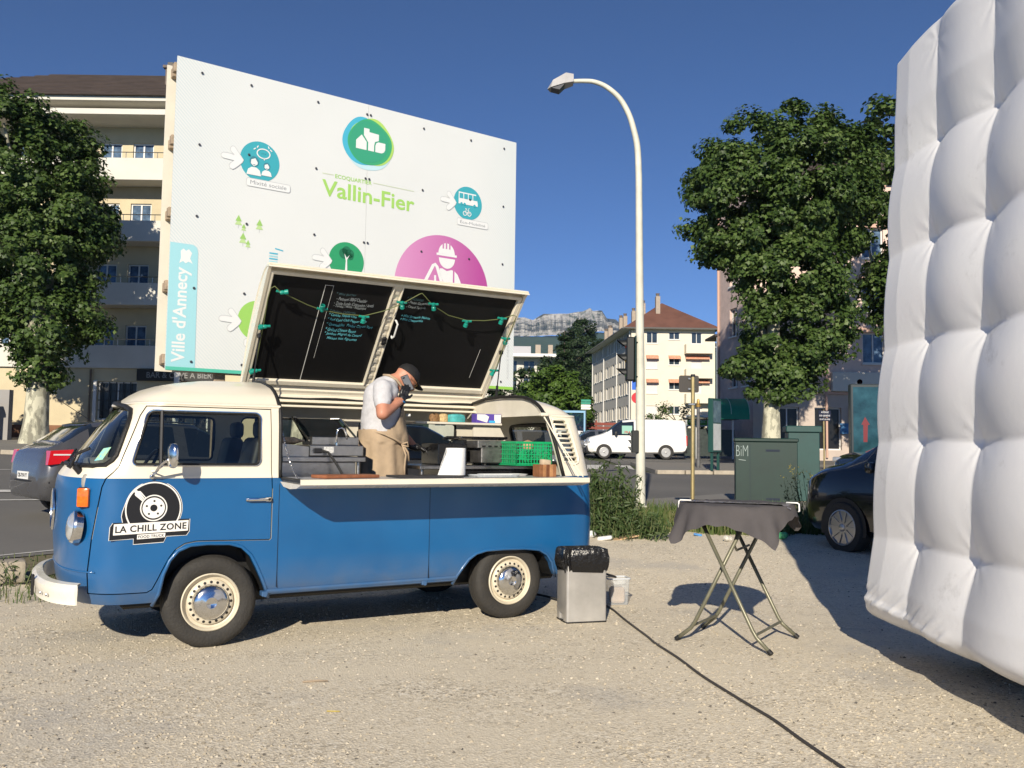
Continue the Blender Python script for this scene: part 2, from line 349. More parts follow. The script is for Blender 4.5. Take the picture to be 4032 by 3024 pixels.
# loose stones lying on the gravel (uncountable)
def island_mat(name, cols, rough=.9):
    M = bpy.data.materials.new(name); M.use_nodes = True; n = M.node_tree; p = n.nodes['Principled BSDF']; p.inputs['Roughness'].default_value = rough; p.inputs['Specular IOR Level'].default_value = .3
    ge = n.nodes.new('ShaderNodeNewGeometry'); rp = n.nodes.new('ShaderNodeValToRGB'); el = rp.color_ramp.elements
    while len(el) < len(cols): el.new(.5)
    for i, c in enumerate(cols): el[i].position = i / (len(cols) - 1); el[i].color = (*c, 1)
    n.links.new(ge.outputs['Random Per Island'], rp.inputs[0]); n.links.new(rp.outputs[0], p.inputs['Base Color']); return M
m_stones = island_mat('loose_gravel', [(.11, .10, .088), (.30, .26, .195), (.44, .38, .285), (.46, .405, .31), (.52, .47, .38), (.37, .32, .245)])
def stones(name, N, region, smin, smax, power=2.2, dens=None):
    rng = np.random.RandomState(3); P = []
    while len(P) < N:
        x, y = region(rng)
        if dens is None or rng.rand() < dens(x, y): P.append((x, y))
    P = np.array(P); N = len(P); sz = smin + (smax - smin) * rng.rand(N) ** power
    base = np.array([(1, 0, 0), (.1, 1, .0), (-1, .1, 0), (0, -1, 0), (.1, .1, .75), (.35, -.5, .45), (-.4, .45, .5)]); F = np.array([(0, 1, 4), (1, 6, 4), (1, 2, 6), (2, 4, 6), (2, 3, 4), (3, 5, 4), (3, 0, 5), (0, 4, 5)])
    B = base[None] * (1 + .5 * (rng.rand(N, 7, 1) - .5)); a = rng.rand(N) * 6.28; c, s_ = np.cos(a), np.sin(a)
    X = B[..., 0] * c[:, None] - B[..., 1] * s_[:, None]; Y = B[..., 0] * s_[:, None] + B[..., 1] * c[:, None]; Z = B[..., 2] * (.6 + .6 * rng.rand(N, 1))
    V = np.stack([X, Y * (.6 + .4 * rng.rand(N, 1)), Z], -1) * sz[:, None, None]; V[..., 0] += P[:, None, 0]; V[..., 1] += P[:, None, 1]; V[..., 2] += g(P[:, 0], P[:, 1])[:, None] - .001
    Fa = (F[None] + 7 * np.arange(N)[:, None, None]).reshape(-1, 3); me = bpy.data.meshes.new(name); me.from_pydata(V.reshape(-1, 3).tolist(), [], Fa.tolist()); me.update()
    return me
def reg(rng):
    y = 3.2 + 9.0 * rng.rand() ** 1.7; x = (rng.rand() - .5) * 2 * (y * .62 + .3); return (x, min(y, Gx(x)))
def dns(x, y): return .25 + .75 * max(0, min(1, .5 + .9 * math.sin(x * 1.1 + 2) * math.sin(y * .9 + x * .4) + .3 * math.sin(x * 3.7 + y * 2.9)))
gs = obj('gravel_stones', stones('gravel_stones', 70000, reg, .0026, .013, 3.4, dns), m_stones, None, 0)
tag(gs, 'loose beige and grey gravel stones strewn over the lot', 'gravel', kind='stuff')
# ================================================================== food truck
VAN = thing('food_truck', 'blue and cream vintage food truck with raised roof hatch and open serving counter', 'food truck', (-2.069, 6.243, 0), R(29.77))
YC = .81
ZT = [.30, .36, .42, .50, .80, 1.10, 1.16, 1.185, 1.21, 1.35, 1.53, 1.66, 1.685, 1.70, 1.74, 1.775, 1.81, 1.837, 1.865, 1.891, 1.905, 1.912]
WT = [.80, .835, .855, .86, .862, .862, .864, .868, .860, .850, .838, .815, .812, .775, .735, .69, .62, .55, .42, .27, .12, .04]
XFT = [-.86, -.90, -.925, -.94, -.965, -.96, -.95, -.94, -.925, -.825, -.70, -.595, -.575, -.56, -.525, -.48, -.42, -.34, -.22, -.05, .15, .4]
XST = [-.52, -.52, -.52, -.52, -.52, -.52, -.52, -.52, -.50, -.46, -.40, -.34, -.33, -.32, -.30, -.26, -.20, -.13, -.02, .10, .28, .5]
XRT = [3.15, 3.28, 3.32, 3.335, 3.345, 3.32, 3.305, 3.295, 3.285, 3.25, 3.20, 3.165, 3.16, 3.14, 3.10, 3.05, 2.98, 2.90, 2.75, 2.48, 2.1, 1.8]
XQT = [2.92, 2.95, 2.97, 2.98, 2.99, 2.99, 2.99, 2.99, 2.99, 2.97, 2.93, 2.90, 2.90, 2.88, 2.84, 2.78, 2.70, 2.62, 2.48, 2.27, 1.95, 1.7]
NF, NR = 2.5, 3.0
def vW(z): return interp(z, ZT, WT)
def vXF(z): return interp(z, ZT, XFT)
def vXS(z): return interp(z, ZT, XST)
def vXR(z): return interp(z, ZT, XRT)
def vXQ(z): return interp(z, ZT, XQT)
def vY(x, z, d=0.):
    """near-side y of the outer skin at (x,z), pushed outwards by d"""
    w_, xs_, xq = vW(z) + d, vXS(z), vXQ(z)
    if x < xs_: a = xs_ - vXF(z) + d; t = min(1, (xs_ - x) / a); return YC - w_ * (1 - t ** NF) ** (1 / NF)
    if x > xq: a = vXR(z) - xq + d; t = min(1, (x - xq) / a); return YC - w_ * (1 - t ** NR) ** (1 / NR)
    return YC - w_
def vX(y, z, d=0.):
    """front x of the outer skin at (y,z)"""
    w_, xs_ = vW(z) + d, vXS(z); a = xs_ - vXF(z) + d; t = min(1, abs(y - YC) / w_); return xs_ - a * (1 - t ** NF) ** (1 / NF)
def outline(z, d=0., nf=18, ns=40, nr=12):
    w_, xs_, xq = vW(z) + d, vXS(z), vXQ(z); a = xs_ - vXF(z) + d; b = vXR(z) - xq + d; near = []
    for k in range(nf): t = math.pi / 2 * k / nf; near.append((xs_ - a * math.cos(t) ** (2 / NF), YC - w_ * math.sin(t) ** (2 / NF)))
    for k in range(ns): near.append((xs_ + (xq - xs_) * k / ns, YC - w_))
    for k in range(nr + 1): t = math.pi / 2 * k / nr; near.append((xq + b * math.sin(t) ** (2 / NR), YC - w_ * max(0, math.cos(t)) ** (2 / NR)))
    far = [(x, 2 * YC - y) for x, y in reversed(near[1:-1])]
    return near + far
def vsolid(zs, d=0.):
    mb = MB(); n = None; b0 = 0
    for i, z in enumerate(zs):
        o = outline(z, d); n = len(o); mb.v += [(x, y, z) for x, y in o]
        if i:
            for k in range(n): l = (k + 1) % n; mb.f.append(((i - 1) * n + k, (i - 1) * n + l, i * n + l, i * n + k)); mb.m.append(0)
    mb.f.append(tuple(reversed(range(n)))); mb.m.append(0); mb.f.append(tuple((len(zs) - 1) * n + k for k in range(n))); mb.m.append(0)
    return mb
zs_out = [.345, .36, .39, .42, .46, .50, .60, .70, .80, .90, 1.0, 1.08, 1.14, 1.165, 1.175, 1.185, 1.195, 1.21, 1.25, 1.30, 1.35, 1.40, 1.45, 1.50, 1.55, 1.60, 1.64, 1.67, 1.685, 1.70, 1.72, 1.74, 1.76, 1.775, 1.79, 1.81, 1.825, 1.837, 1.85, 1.865, 1.88, 1.891, 1.9, 1.907, 1.912]
A = tmpobj(vsolid(zs_out)); 
zi = [.80, 1.0, 1.15, 1.21, 1.30, 1.40, 1.50, 1.60, 1.66, 1.70, 1.74, 1.775, 1.81, 1.83, 1.85, 1.865, 1.872]
inn = vsolid(zi, -.035)
ZX = Matrix(((1, 0, 0, 0), (0, 0, 1, 0), (0, 1, 0, 0), (0, 0, 0, 1)))          # local (x,y,z) -> (x, z, y): polygon in xz, extruded in y
def cutxz(poly, y0, y1): return MB().prism(poly, y0, y1, ZX)
B = tmpobj(fixn(inn.mesh('i'))); me = boolean(A, B, 'DIFFERENCE'); rem(A); rem(B); A = tmpobj(me)
farch = [(-.40, .2), (-.375, .33), (-.346, .40), (-.322, .53), (-.285, .62), (-.235, .68), (-.16, .713), (-.05, .72), (.10, .714), (.18, .69), (.245, .63), (.29, .545), (.325, .47), (.353, .405), (.38, .33), (.41, .2)]
rarch = [(1.84, .2), (1.87, .33), (1.893, .39), (1.935, .45), (1.985, .51), (2.05, .552), (2.14, .573), (2.3, .577), (2.5, .572), (2.64, .556), (2.715, .515), (2.765, .45), (2.785, .39), (2.82, .33), (2.85, .2)]
dwin = rrect(-.56, .30, 1.262, 1.642, .045); 
# slanted front edge of the door window
dwin = [((x if x > -.2 else x + (z - 1.262) * .27), z) for x, z in dwin]
wscut = [(-2, 1.262), (-.74, 1.262), (-.69, 1.28), (-.655, 1.32), (-.565, 1.585), (-.552, 1.64), (-.556, 1.675), (-.585, 1.70), (-.64, 1.712), (-2, 1.712)]
opening = [(.445, 1.178), (2.862, 1.178), (2.845, 1.25), (2.80, 1.42), (2.745, 1.60), (2.72, 1.72), (2.715, 2.3), (.445, 2.3)]
def multi(cs):
    q = MB()
    for c in cs: q.add(c.v, c.f)
    return q
slots = []
for k in range(9):
    zc = 1.640 - .0400 * k; xl = 2.790 + .0118 * k; xr = 2.915 + .0125 * k; h = .0135
    slots.append(cutxz([(xl, zc - h), (xl + .006, zc + h), (xr, zc + h - .003), (xr + .008, zc - h)], -1, .25))
groups = [[cutxz(opening, -1, 1.39)], [cutxz(wscut, -2, 4)],
          [cutxz(farch, -1, .22), cutxz(farch, 1.40, 2.6), cutxz(rarch, -1, .22), cutxz(rarch, 1.40, 2.6), cutxz(dwin, -1, .3), cutxz(dwin, 1.3, 2.6),
           cutxz(rrect(.52, 1.50, 1.275, 1.655, .06), 1.3, 2.6), cutxz(rrect(1.62, 2.66, 1.275, 1.655, .06), 1.3, 2.6),
           MB().prism(rrect(.28, 1.34, 1.27, 1.63, .07), 2.9, 3.6, Matrix(((0, 0, 1, 0), (1, 0, 0, 0), (0, 1, 0, 0), (0, 0, 0, 1)))),
           MB().bx(.50, 1.82, .12, 1.50, .46, .95)] + slots]
for gs_ in groups:
    B = tmpobj(fixn(multi(gs_).mesh('c'))); me = boolean(A, B, 'DIFFERENCE'); rem(A); rem(B); A = tmpobj(me)
# door: cut out of the shell with a real gap all round
dline = [(-.772, .424), (-.43, .423), (-.40, .44), (-.372, .495), (-.338, .57), (-.30, .645), (-.26, .70), (-.20, .738), (-.12, .752), (.0, .75), (.375, .742), (.382, .75), (.382, 1.10), (.372, 1.22), (.365, 1.665), (-.462, 1.664), (-.50, 1.60), (-.60, 1.33), (-.625, 1.257), (-.66, 1.215), (-.702, 1.175), (-.722, 1.12), (-.741, .988), (-.768, .775), (-.782, .55)]
def grow(poly, d):
    n = len(poly); ar = sum(poly[i][0] * poly[(i + 1) % n][1] - poly[(i + 1) % n][0] * poly[i][1] for i in range(n)); s_ = 1 if ar > 0 else -1; out = []
    for i in range(n):
        a, b, c = poly[i - 1], poly[i], poly[(i + 1) % n]; e1 = Vector((b[0] - a[0], b[1] - a[1])).normalized(); e2 = Vector((c[0] - b[0], c[1] - b[1])).normalized()
        n1 = Vector((e1.y, -e1.x)) * s_; n2 = Vector((e2.y, -e2.x)) * s_; k = (n1 + n2); k = k / max(.35, 1 + n1.dot(n2)); out.append((b[0] + k.x * d, b[1] + k.y * d))
    return out
B = tmpobj(fixn(cutxz(dline, -1, .3).mesh('c'))); me_door = boolean(A, B, 'INTERSECT', 'door'); rem(B)
B = tmpobj(fixn(cutxz(grow(dline, .0075), -1, .12).mesh('c'))); me_body = boolean(A, B, 'DIFFERENCE', 'body'); rem(B); rem(A)
# two-tone paint, split at the belt line
def twotone():
    M = bpy.data.materials.new('two_tone_paint'); M.use_nodes = True; n = M.node_tree; p = n.nodes['Principled BSDF']
    tc = n.nodes.new('ShaderNodeTexCoord'); sp = n.nodes.new('ShaderNodeSeparateXYZ'); n.links.new(tc.outputs['Object'], sp.inputs[0])
    gt = n.nodes.new('ShaderNodeMath'); gt.operation = 'GREATER_THAN'; gt.inputs[1].default_value = 1.178; n.links.new(sp.outputs['Z'], gt.inputs[0])
    nz = n.nodes.new('ShaderNodeTexNoise'); nz.inputs['Scale'].default_value = 2.2; nz.inputs['Detail'].default_value = 6; n.links.new(tc.outputs['Object'], nz.inputs[0])
    def ramp(a, b):
        r = n.nodes.new('ShaderNodeValToRGB'); r.color_ramp.elements[0].position = .3; r.color_ramp.elements[1].position = .75; r.color_ramp.elements[0].color = (*a, 1); r.color_ramp.elements[1].color = (*b, 1); n.links.new(nz.outputs['Fac'], r.inputs[0]); return r
    bl = ramp((.005, .088, .25), (.007, .108, .295)); cr = ramp((.74, .68, .55), (.79, .73, .60))
    mx = n.nodes.new('ShaderNodeMix'); mx.data_type = 'RGBA'; n.links.new(gt.outputs[0], mx.inputs[0]); n.links.new(bl.outputs[0], mx.inputs[6]); n.links.new(cr.outputs[0], mx.inputs[7])
    # road dust rising from the sills
    mr = n.nodes.new('ShaderNodeMapRange'); mr.inputs['From Min'].default_value = .62; mr.inputs['From Max'].default_value = .36; mr.inputs['To Min'].default_value = 0; mr.inputs['To Max'].default_value = .5; n.links.new(sp.outputs['Z'], mr.inputs['Value'])
    n2 = n.nodes.new('ShaderNodeTexNoise'); n2.inputs['Scale'].default_value = 9; n2.inputs['Detail'].default_value = 8; n.links.new(tc.outputs['Object'], n2.inputs[0])
    ml = n.nodes.new('ShaderNodeMath'); ml.operation = 'MULTIPLY'; n.links.new(mr.outputs[0], ml.inputs[0]); n.links.new(n2.outputs['Fac'], ml.inputs[1])
    dm = n.nodes.new('ShaderNodeMix'); dm.data_type = 'RGBA'; n.links.new(ml.outputs[0], dm.inputs[0]); n.links.new(mx.outputs[2], dm.inputs[6]); dm.inputs[7].default_value = (.16, .14, .11, 1); n.links.new(dm.outputs[2], p.inputs['Base Color'])
    rr = n.nodes.new('ShaderNodeMapRange'); rr.inputs['To Min'].default_value = .25; rr.inputs['To Max'].default_value = .42; n.links.new(n2.outputs['Fac'], rr.inputs['Value']); n.links.new(rr.outputs[0], p.inputs['Roughness'])
    p.inputs['Coat Weight'].default_value = .35; p.inputs['Coat Roughness'].default_value = .12
    bn = n.nodes.new('ShaderNodeBump'); bn.inputs['Strength'].default_value = .05; bn.inputs['Distance'].default_value = .02; n.links.new(nz.outputs['Fac'], bn.inputs['Height']); n.links.new(bn.outputs[0], p.inputs['Normal'])
    return M
two = twotone()
me_body.materials.clear(); me_door.materials.clear()
def is_in(c):
    if c.z < .7: return .12 < c.y < 1.5 and .5 < c.x < 1.82 and c.z > .44
    return abs(c.y - YC) < vW(c.z) - .02 and vXF(c.z) + .03 < c.x < vXR(c.z) - .03 and vY(c.x, c.z) + .022 < c.y < 2 * YC - vY(c.x, c.z) - .022 and c.z < 1.885
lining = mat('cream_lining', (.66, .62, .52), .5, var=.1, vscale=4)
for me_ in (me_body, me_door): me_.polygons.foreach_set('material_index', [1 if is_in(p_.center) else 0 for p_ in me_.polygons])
body = obj('body', me_body, [two, lining], VAN, 32)
door = obj('door', me_door, [two, lining], VAN, 32)
# ---- glass, seals
vglass = glass('van_glass', (.62, .66, .62))
mb = MB(); zz = [1.255 + .465 * i / 10 for i in range(11)]; rows = []
xe = lambda z: interp(z, [1.25, 1.28, 1.32, 1.585, 1.64, 1.70, 1.72], [-.73, -.68, -.645, -.555, -.542, -.575, -.63])
for z in zz:
    ym = vY(xe(z), z, -.014); rows.append([(vX(YC + (ym - YC) * math.sin(math.pi / 2 * t), z, -.014), YC + (ym - YC) * math.sin(math.pi / 2 * t), z) for t in [1 - 2 * k / 24 for k in range(25)]])
mb.add([p for r_ in rows for p in r_], [(i * 25 + k, i * 25 + k + 1, (i + 1) * 25 + k + 1, (i + 1) * 25 + k) for i in range(10) for k in range(24)])
wsg = obj('windscreen', mb, vglass, VAN)
loop = []
for z in [1.268 + (1.704 - 1.268) * i / 14 for i in range(15)]: loop.append((xe(z) - .006, vY(xe(z) - .006, z, .006), z))
top = [(vX(y, 1.712, .004), y, 1.712) for y in [vY(-.62, 1.712) + .04 + k * .09 for k in range(17)]]
bot = [(vX(y, 1.258, .004), y, 1.258) for y in [vY(-.75, 1.258) + .03 + k * .095 for k in range(17)]]
farl = [(p[0], 2 * YC - p[1], p[2]) for p in loop]
obj('windscreen_seal', MB().tube(loop + top + farl[::-1] + bot[::-1], .017, 8, True), rubber, wsg)
dg = obj('door_glass', MB().add([(x, vY(x, z) + .012, z) for x, z in grow(dwin, .004)], [tuple(range(len(dwin)))]), vglass, door, 0)
obj('window_trim', MB().tube([(x, vY(x, z) - .003, z) for x, z in dwin], .0055, 6, True), chrome, dg)
obj('window_seal', MB().tube([(x, vY(x, z) + .004, z) for x, z in grow(dwin, -.009)], .010, 6, True), rubber, dg)
obj('quarter_light_bar', MB().tube([(-.372, vY(-.37, 1.265) + .005, 1.265), (-.372, vY(-.37, 1.64) + .005, 1.64)], .013, 6), blackp, dg)
obj('far_door_glass', MB().add([(x, 2 * YC - vY(x, z) - .012, z) for x, z in dwin], [tuple(range(len(dwin)))]), vglass, VAN, 0)
obj('far_window_seal', MB().tube([(x, 2 * YC - vY(x, z) - .02, z) for x, z in dwin], .016, 6, True), rubber, VAN)
for a, b in ((.52, 1.50), (1.62, 2.66)):
    rr_ = rrect(a, b, 1.275, 1.655, .06); q = obj('side_window', MB().add([(x, 2 * YC - vY(x, z) - .014, z) for x, z in rr_], [tuple(range(len(rr_)))]), vglass, VAN, 0)
    obj('window_seal', MB().tube([(x, 2 * YC - vY(x, z) - .018, z) for x, z in rr_], .017, 6, True), rubber, q)
rr_ = rrect(.28, 1.34, 1.27, 1.63, .07)
def rx_(y, z): w_ = vW(z); t = min(1, abs(y - YC) / w_); return vXQ(z) + (vXR(z) - vXQ(z)) * (1 - t ** NR) ** (1 / NR)
q = obj('rear_window', MB().add([(rx_(y, z) - .014, y, z) for y, z in rr_], [tuple(range(len(rr_)))]), vglass, VAN, 0)
obj('window_seal', MB().tube([(rx_(y, z) - .02, y, z) for y, z in rr_], .02, 6, True), rubber, q)
# ---- gutter rails, hatch seals, sills
gut = [(vX(YC, 1.69, .012), YC, 1.69)]
def gutter(x0, x1):
    P = [(x0 + (x1 - x0) * k / 16, vY(x0 + (x1 - x0) * k / 16, 1.69, .006), 1.688) for k in range(17)]; return P
obj('roof_gutter', MB().tube(gutter(-.60, .44), .013, 8), cream, VAN)
obj('rear_roof_gutter', MB().tube(gutter(2.78, 3.03), .013, 8), cream, VAN)
secz = [1.178, 1.25, 1.35, 1.45, 1.55, 1.64, 1.69, 1.715, 1.75, 1.78, 1.81, 1.837, 1.865, 1.885, 1.9]
sec = [(.438, YC - vW(z) - .004, z) for z in secz]
obj('hatch_seal', MB().tube(sec + [(.438, YC, 1.914), (.438, 1.39, 1.84)], .014, 8), rubber, VAN, 180)
sx = lambda z: interp(z, [1.178, 1.25, 1.42, 1.60, 1.72, 1.9], [2.866, 2.849, 2.804, 2.749, 2.724, 2.719])
sec2 = [(sx(z) + .004, YC - vW(z) - .004, z) for z in secz if z < 1.87]
obj('hatch_seal', MB().tube(sec2 + [(2.722, .53, 1.874), (2.722, YC, 1.884), (2.722, 1.1, 1.874), (2.722, 1.39, 1.836)], .016, 8), rubber, VAN, 180)
obj('hinge_rail', MB().bx(.45, 2.76, 1.36, 1.40, 1.79, 1.815, .004).bx(.45, 2.76, 1.33, 1.385, 1.745, 1.765, .004).bx(.45, 2.76, 1.375, 1.40, 1.83, 1.856, .004), cream, VAN)
obj('hinge_seal', MB().tube([(.45 + 2.31 * k / 24, 1.372 , 1.825 + .006 * math.sin(k * .9)) for k in range(25)], .012, 6), rubber, VAN, 180)
obj('sill', MB().tube([(.37, -.03, .372), (1.88, -.03, .378)], .016, 8).bx(.40, 1.87, -.036, .02, .352, .372, .004), two, VAN)
for x in (.36, 1.60): obj('jacking_point', MB().bx(x - .022, x + .022, -.045, .03, .335, .372, .006).cyl((x, -.05, .345), (x, .0, .345), .012, n=8), two, VAN)
# body seams (thin recessed dark lines in the side panel)
seam = mat('panel_gap', (.004, .012, .03), .7)
obj('panel_seam', MB().bx(.4345, .4385, -.0532, -.045, .40, 1.176), seam, VAN, 0)
obj('panel_seam', MB().bx(1.624, 1.6275, -.0532, -.045, .39, 1.13), seam, VAN, 0)
# raised lips round both wheel arches
for ar in (farch, rarch):
    obj('wheel_arch_lip', MB().tube([(x, vY(x, z) + .004, z) for x, z in grow(ar[1:-1], .008)], .013, 8), two, VAN, 180)
    obj('wheel_well', MB().add([(x, -.02 + y, z) for y in (0.03, .235) for x, z in grow(ar[1:-1], -.004)], [(i, i + 1, i + 1 + len(ar) - 2, i + len(ar) - 2) for i in range(len(ar) - 3)] + [tuple(len(ar) - 2 + i for i in range(len(ar) - 2))]), rubber, VAN, 0)
obj('underbody', MB().bx(-.55, 3.0, .28, 1.35, .26, .344, .02).bx(-.1, .1, .2, 1.42, .27, .36, .02).bx(2.3, 2.5, .2, 1.42, .27, .36, .02), rubber, VAN, 0)
# ---- front: bumper, headlights, indicators, badge, wipers
def front_path(z, d, ya, yb, n=28): return [(vX(ya + (yb - ya) * k / n, z, d), ya + (yb - ya) * k / n) for k in range(n + 1)]
P = []
for k in range(41):
    t = -math.pi / 2 + math.pi * k / 40; w_ = .905; a = .47; xs0 = -.60
    P.append((xs0 - a * max(0, math.cos(t)) ** (2 / 2.6), YC + w_ * (1 if t > 0 else -1) * abs(math.sin(t)) ** (2 / 2.6)))
P = [p for p in P if p[0] < -.845] ; P = [(-.845, P[0][1])] + P + [(-.845, P[-1][1])]
pr_ = [(0, .0), (.0, .045), (.012, .07), (.012, .105), (-.012, .128), (-.055, .135), (-.06, .125), (-.03, .115), (-.02, .0)]
mb = MB(); V = []
for i, p in enumerate(P):
    a, b = P[max(0, i - 1)], P[min(len(P) - 1, i + 1)]; t = Vector((b[0] - a[0], b[1] - a[1])).normalized(); nx_, ny_ = t.y * -1, t.x
    cx = Vector((nx_, ny_)); 
    if cx.dot(Vector((p[0] + .3, p[1] - YC))) < 0: cx = -cx
    V += [(p[0] + cx.x * o_, p[1] + cx.y * o_, .362 + h) for o_, h in pr_]
n = len(pr_); mb.add(V, [(i * n + k, i * n + (k + 1) % n, (i + 1) * n + (k + 1) % n, (i + 1) * n + k) for i in range(len(P) - 1) for k in range(n)] + [tuple(range(n)), tuple((len(P) - 1) * n + k for k in reversed(range(n)))])
bump_ = obj('front_bumper', fixn(mb.mesh('front_bumper')), mat('bumper_paint', (.78, .74, .64), .3, var=.06, vscale=5, coat=.4), VAN, 28)
for k in (7, 9):
    p = P[k]; obj('bolt', MB().lathe([(.0, .014), (.008, .011), (.012, 0)], 10, Matrix.Translation((p[0] - .012, p[1] - .008, .41)) @ Matrix.Rotation(R(-110), 4, 'Z') @ Matrix.Rotation(R(90), 4, 'Y')), chrome, bump_)
obj('bumper_rubber', MB().box((-1.085, YC - .25, .43), (.02, .05, .14), None, .006), rubber, bump_)
lamp_glass = mat('headlamp_lens', (.62, .64, .66), .06, .55, var=.15, vscale=40, coat=1)
for s_ in (-1, 1):
    y = YC + s_ * .665; z = .855; x = vX(y, z) - .022; nrm = Vector((-1, (y - YC) * .10, .10)).normalized()
    M_ = Matrix.Translation((x + .012, y, z)) @ nrm.to_track_quat('Z', 'Y').to_matrix().to_4x4()
    h = obj('headlight', MB().lathe([(.108, -.03), (.112, .012), (.104, .026), (.094, .03)], 32, M_), chrome, VAN)
    obj('lens', MB().lathe([(.095, .026), (.085, .04), (.06, .052), (.03, .058), (0, .06)], 32, M_), lamp_glass, h)
    y = YC + s_ * .715; z = 1.05; x = vX(y, z); nrm = Vector((x - vXS(z) - .05, (y - YC) * .9, 0)).normalized(); M3 = nrm.to_track_quat('Z', 'Y').to_matrix()
    ind = obj('indicator', MB().box(Vector((x, y, z)), (.088, .135, .012), M3, .004), rubber, VAN)
    obj('lens', MB().box(Vector((x, y, z)) + nrm * .022, (.078, .125, .036), M3, .009, 2), mat('amber_lens', (.78, .15, .008), .18, var=.25, vscale=60, coat=.8), ind)
x = vX(YC, .93); q = obj('front_badge', MB().lathe([(.150, 0), (.150, .012), (.138, .016), (.134, .006), (.0, .006)], 40, Matrix.Translation((x - .003, YC, .93)) @ Matrix.Rotation(R(-90), 4, 'Y')), chrome, VAN)
for y0 in (YC - .36, YC + .25):
    b_ = Vector((vX(y0, 1.245, .01), y0, 1.245)); e_ = Vector((vX(y0 + .40, 1.36, .018), y0 + .40, 1.36)); mid = (b_ * .45 + e_ * .55); mid.x -= .012
    wp = obj('wiper', MB().tube([b_, mid, e_], .006, 6).cyl(b_ + Vector((.02, 0, -.012)), b_ + Vector((-.018, 0, .012)), .016, n=10), blackp, VAN)
    obj('blade', MB().tube([mid + Vector((-.004, -.12, -.05)), mid + Vector((-.006, 0, 0)), e_], .008, 6), rubber, wp)
for y0 in (.30, .36): pass
# washer jets / old style wiper arms seen at the corner
cx_ = Vector((vX(.22, 1.235, .015), .22, 1.235)); 
obj('wiper', MB().tube([cx_, cx_ + Vector((-.05, -.01, .03)), cx_ + Vector((-.03, -.05, .10)), cx_ + Vector((.05, -.09, .14))], .011, 8).cyl(cx_ + Vector((.01, 0, -.03)), cx_ + Vector((-.03, 0, .02)), .022, n=10), blackp, VAN)
# sticker on the screen, indicator stalk items
st = obj('windscreen_sticker', MB().add([(vX(y, z, -.01) , y, z) for y, z in ((.10, 1.30), (.17, 1.29), (.17, 1.375), (.10, 1.385))], [(0, 1, 2, 3)]), mat('sticker_blue', (.10, .45, .62), .5, var=.5, vscale=30, col2=(.55, .62, .12)), VAN, 0)
obj('swage_line', MB().tube([(vX(y, .56 + .05 * abs(y - YC), .001), y, .56 + .0 * y) for y in [.02 + k * .066 for k in range(25)]], .006, 6), two, VAN, 180)
# ---- mirror, door handle
mir = obj('door_mirror', MB().tube([(-.43, vY(-.43, 1.19) - .012, 1.19), (-.42, -.12, 1.215), (-.385, -.19, 1.28), (-.345, -.225, 1.315)], .009, 8).lathe([(0, 0), (.016, .0), (.016, .02), (0, .024)], 12, Matrix.Translation((-.43, -.058, 1.19)) @ Matrix.Rotation(R(90), 4, 'X')).tube([(-.43, -.06, 1.225), (-.405, -.14, 1.232), (-.385, -.18, 1.262)], .006, 8).cyl((-.35, -.225, 1.30), (-.335, -.225, 1.335), .016, n=10), chrome, door)
M_ = Matrix.Translation((-.318, -.235, 1.335)) @ Matrix.Rotation(R(20), 4, 'Z') @ Matrix.Rotation(R(90), 4, 'Y')
oval = [(.082 * math.copysign(abs(math.cos(t)) ** .75, math.cos(t)), .052 * math.copysign(abs(math.sin(t)) ** .75, math.sin(t))) for t in [2 * math.pi * k / 28 for k in range(28)]]
mb = MB(); rings = [(1, .0), (1.03, .008), (1, .018), (.85, .028), (.5, .036)]
mb.add([(x * s_, y * s_, -h) for s_, h in rings for x, y in oval], [(i * 28 + k, i * 28 + (k + 1) % 28, (i + 1) * 28 + (k + 1) % 28, (i + 1) * 28 + k) for i in range(4) for k in range(28)] + [tuple(112 + k for k in range(28))], 0, M_)
obj('mirror_shell', fixn(mb.mesh('mirror_shell')), chrome, mir)
obj('mirror_glass', MB().add([(x * .95, y * .95, .002) for x, y in oval], [tuple(range(28))], 0, M_), mat('mirror_glass', (.8, .82, .83), .02, 1), mir, 0)
hd = obj('door_handle', MB().box((.292, -.072, 1.026), (.165, .022, .026), None, .008, 2).box((.355, -.065, 1.026), (.045, .03, .034), None, .008, 2).box((.215, -.062, 1.026), (.035, .02, .024), None, .006, 2), chrome, door)
obj('lock_button', MB().cyl((.36, -.088, 1.026), (.36, -.078, 1.026), .009, n=12), blackp, hd)
ov = [(.262 + .048 * math.cos(t), 1.034 + .032 * math.sin(t)) for t in [2 * math.pi * k / 24 for k in range(24)]]
obj('handle_recess', MB().add([(x, -.0535, z) for x, z in reversed(ov)], [tuple(range(24))]), two, door, 0)
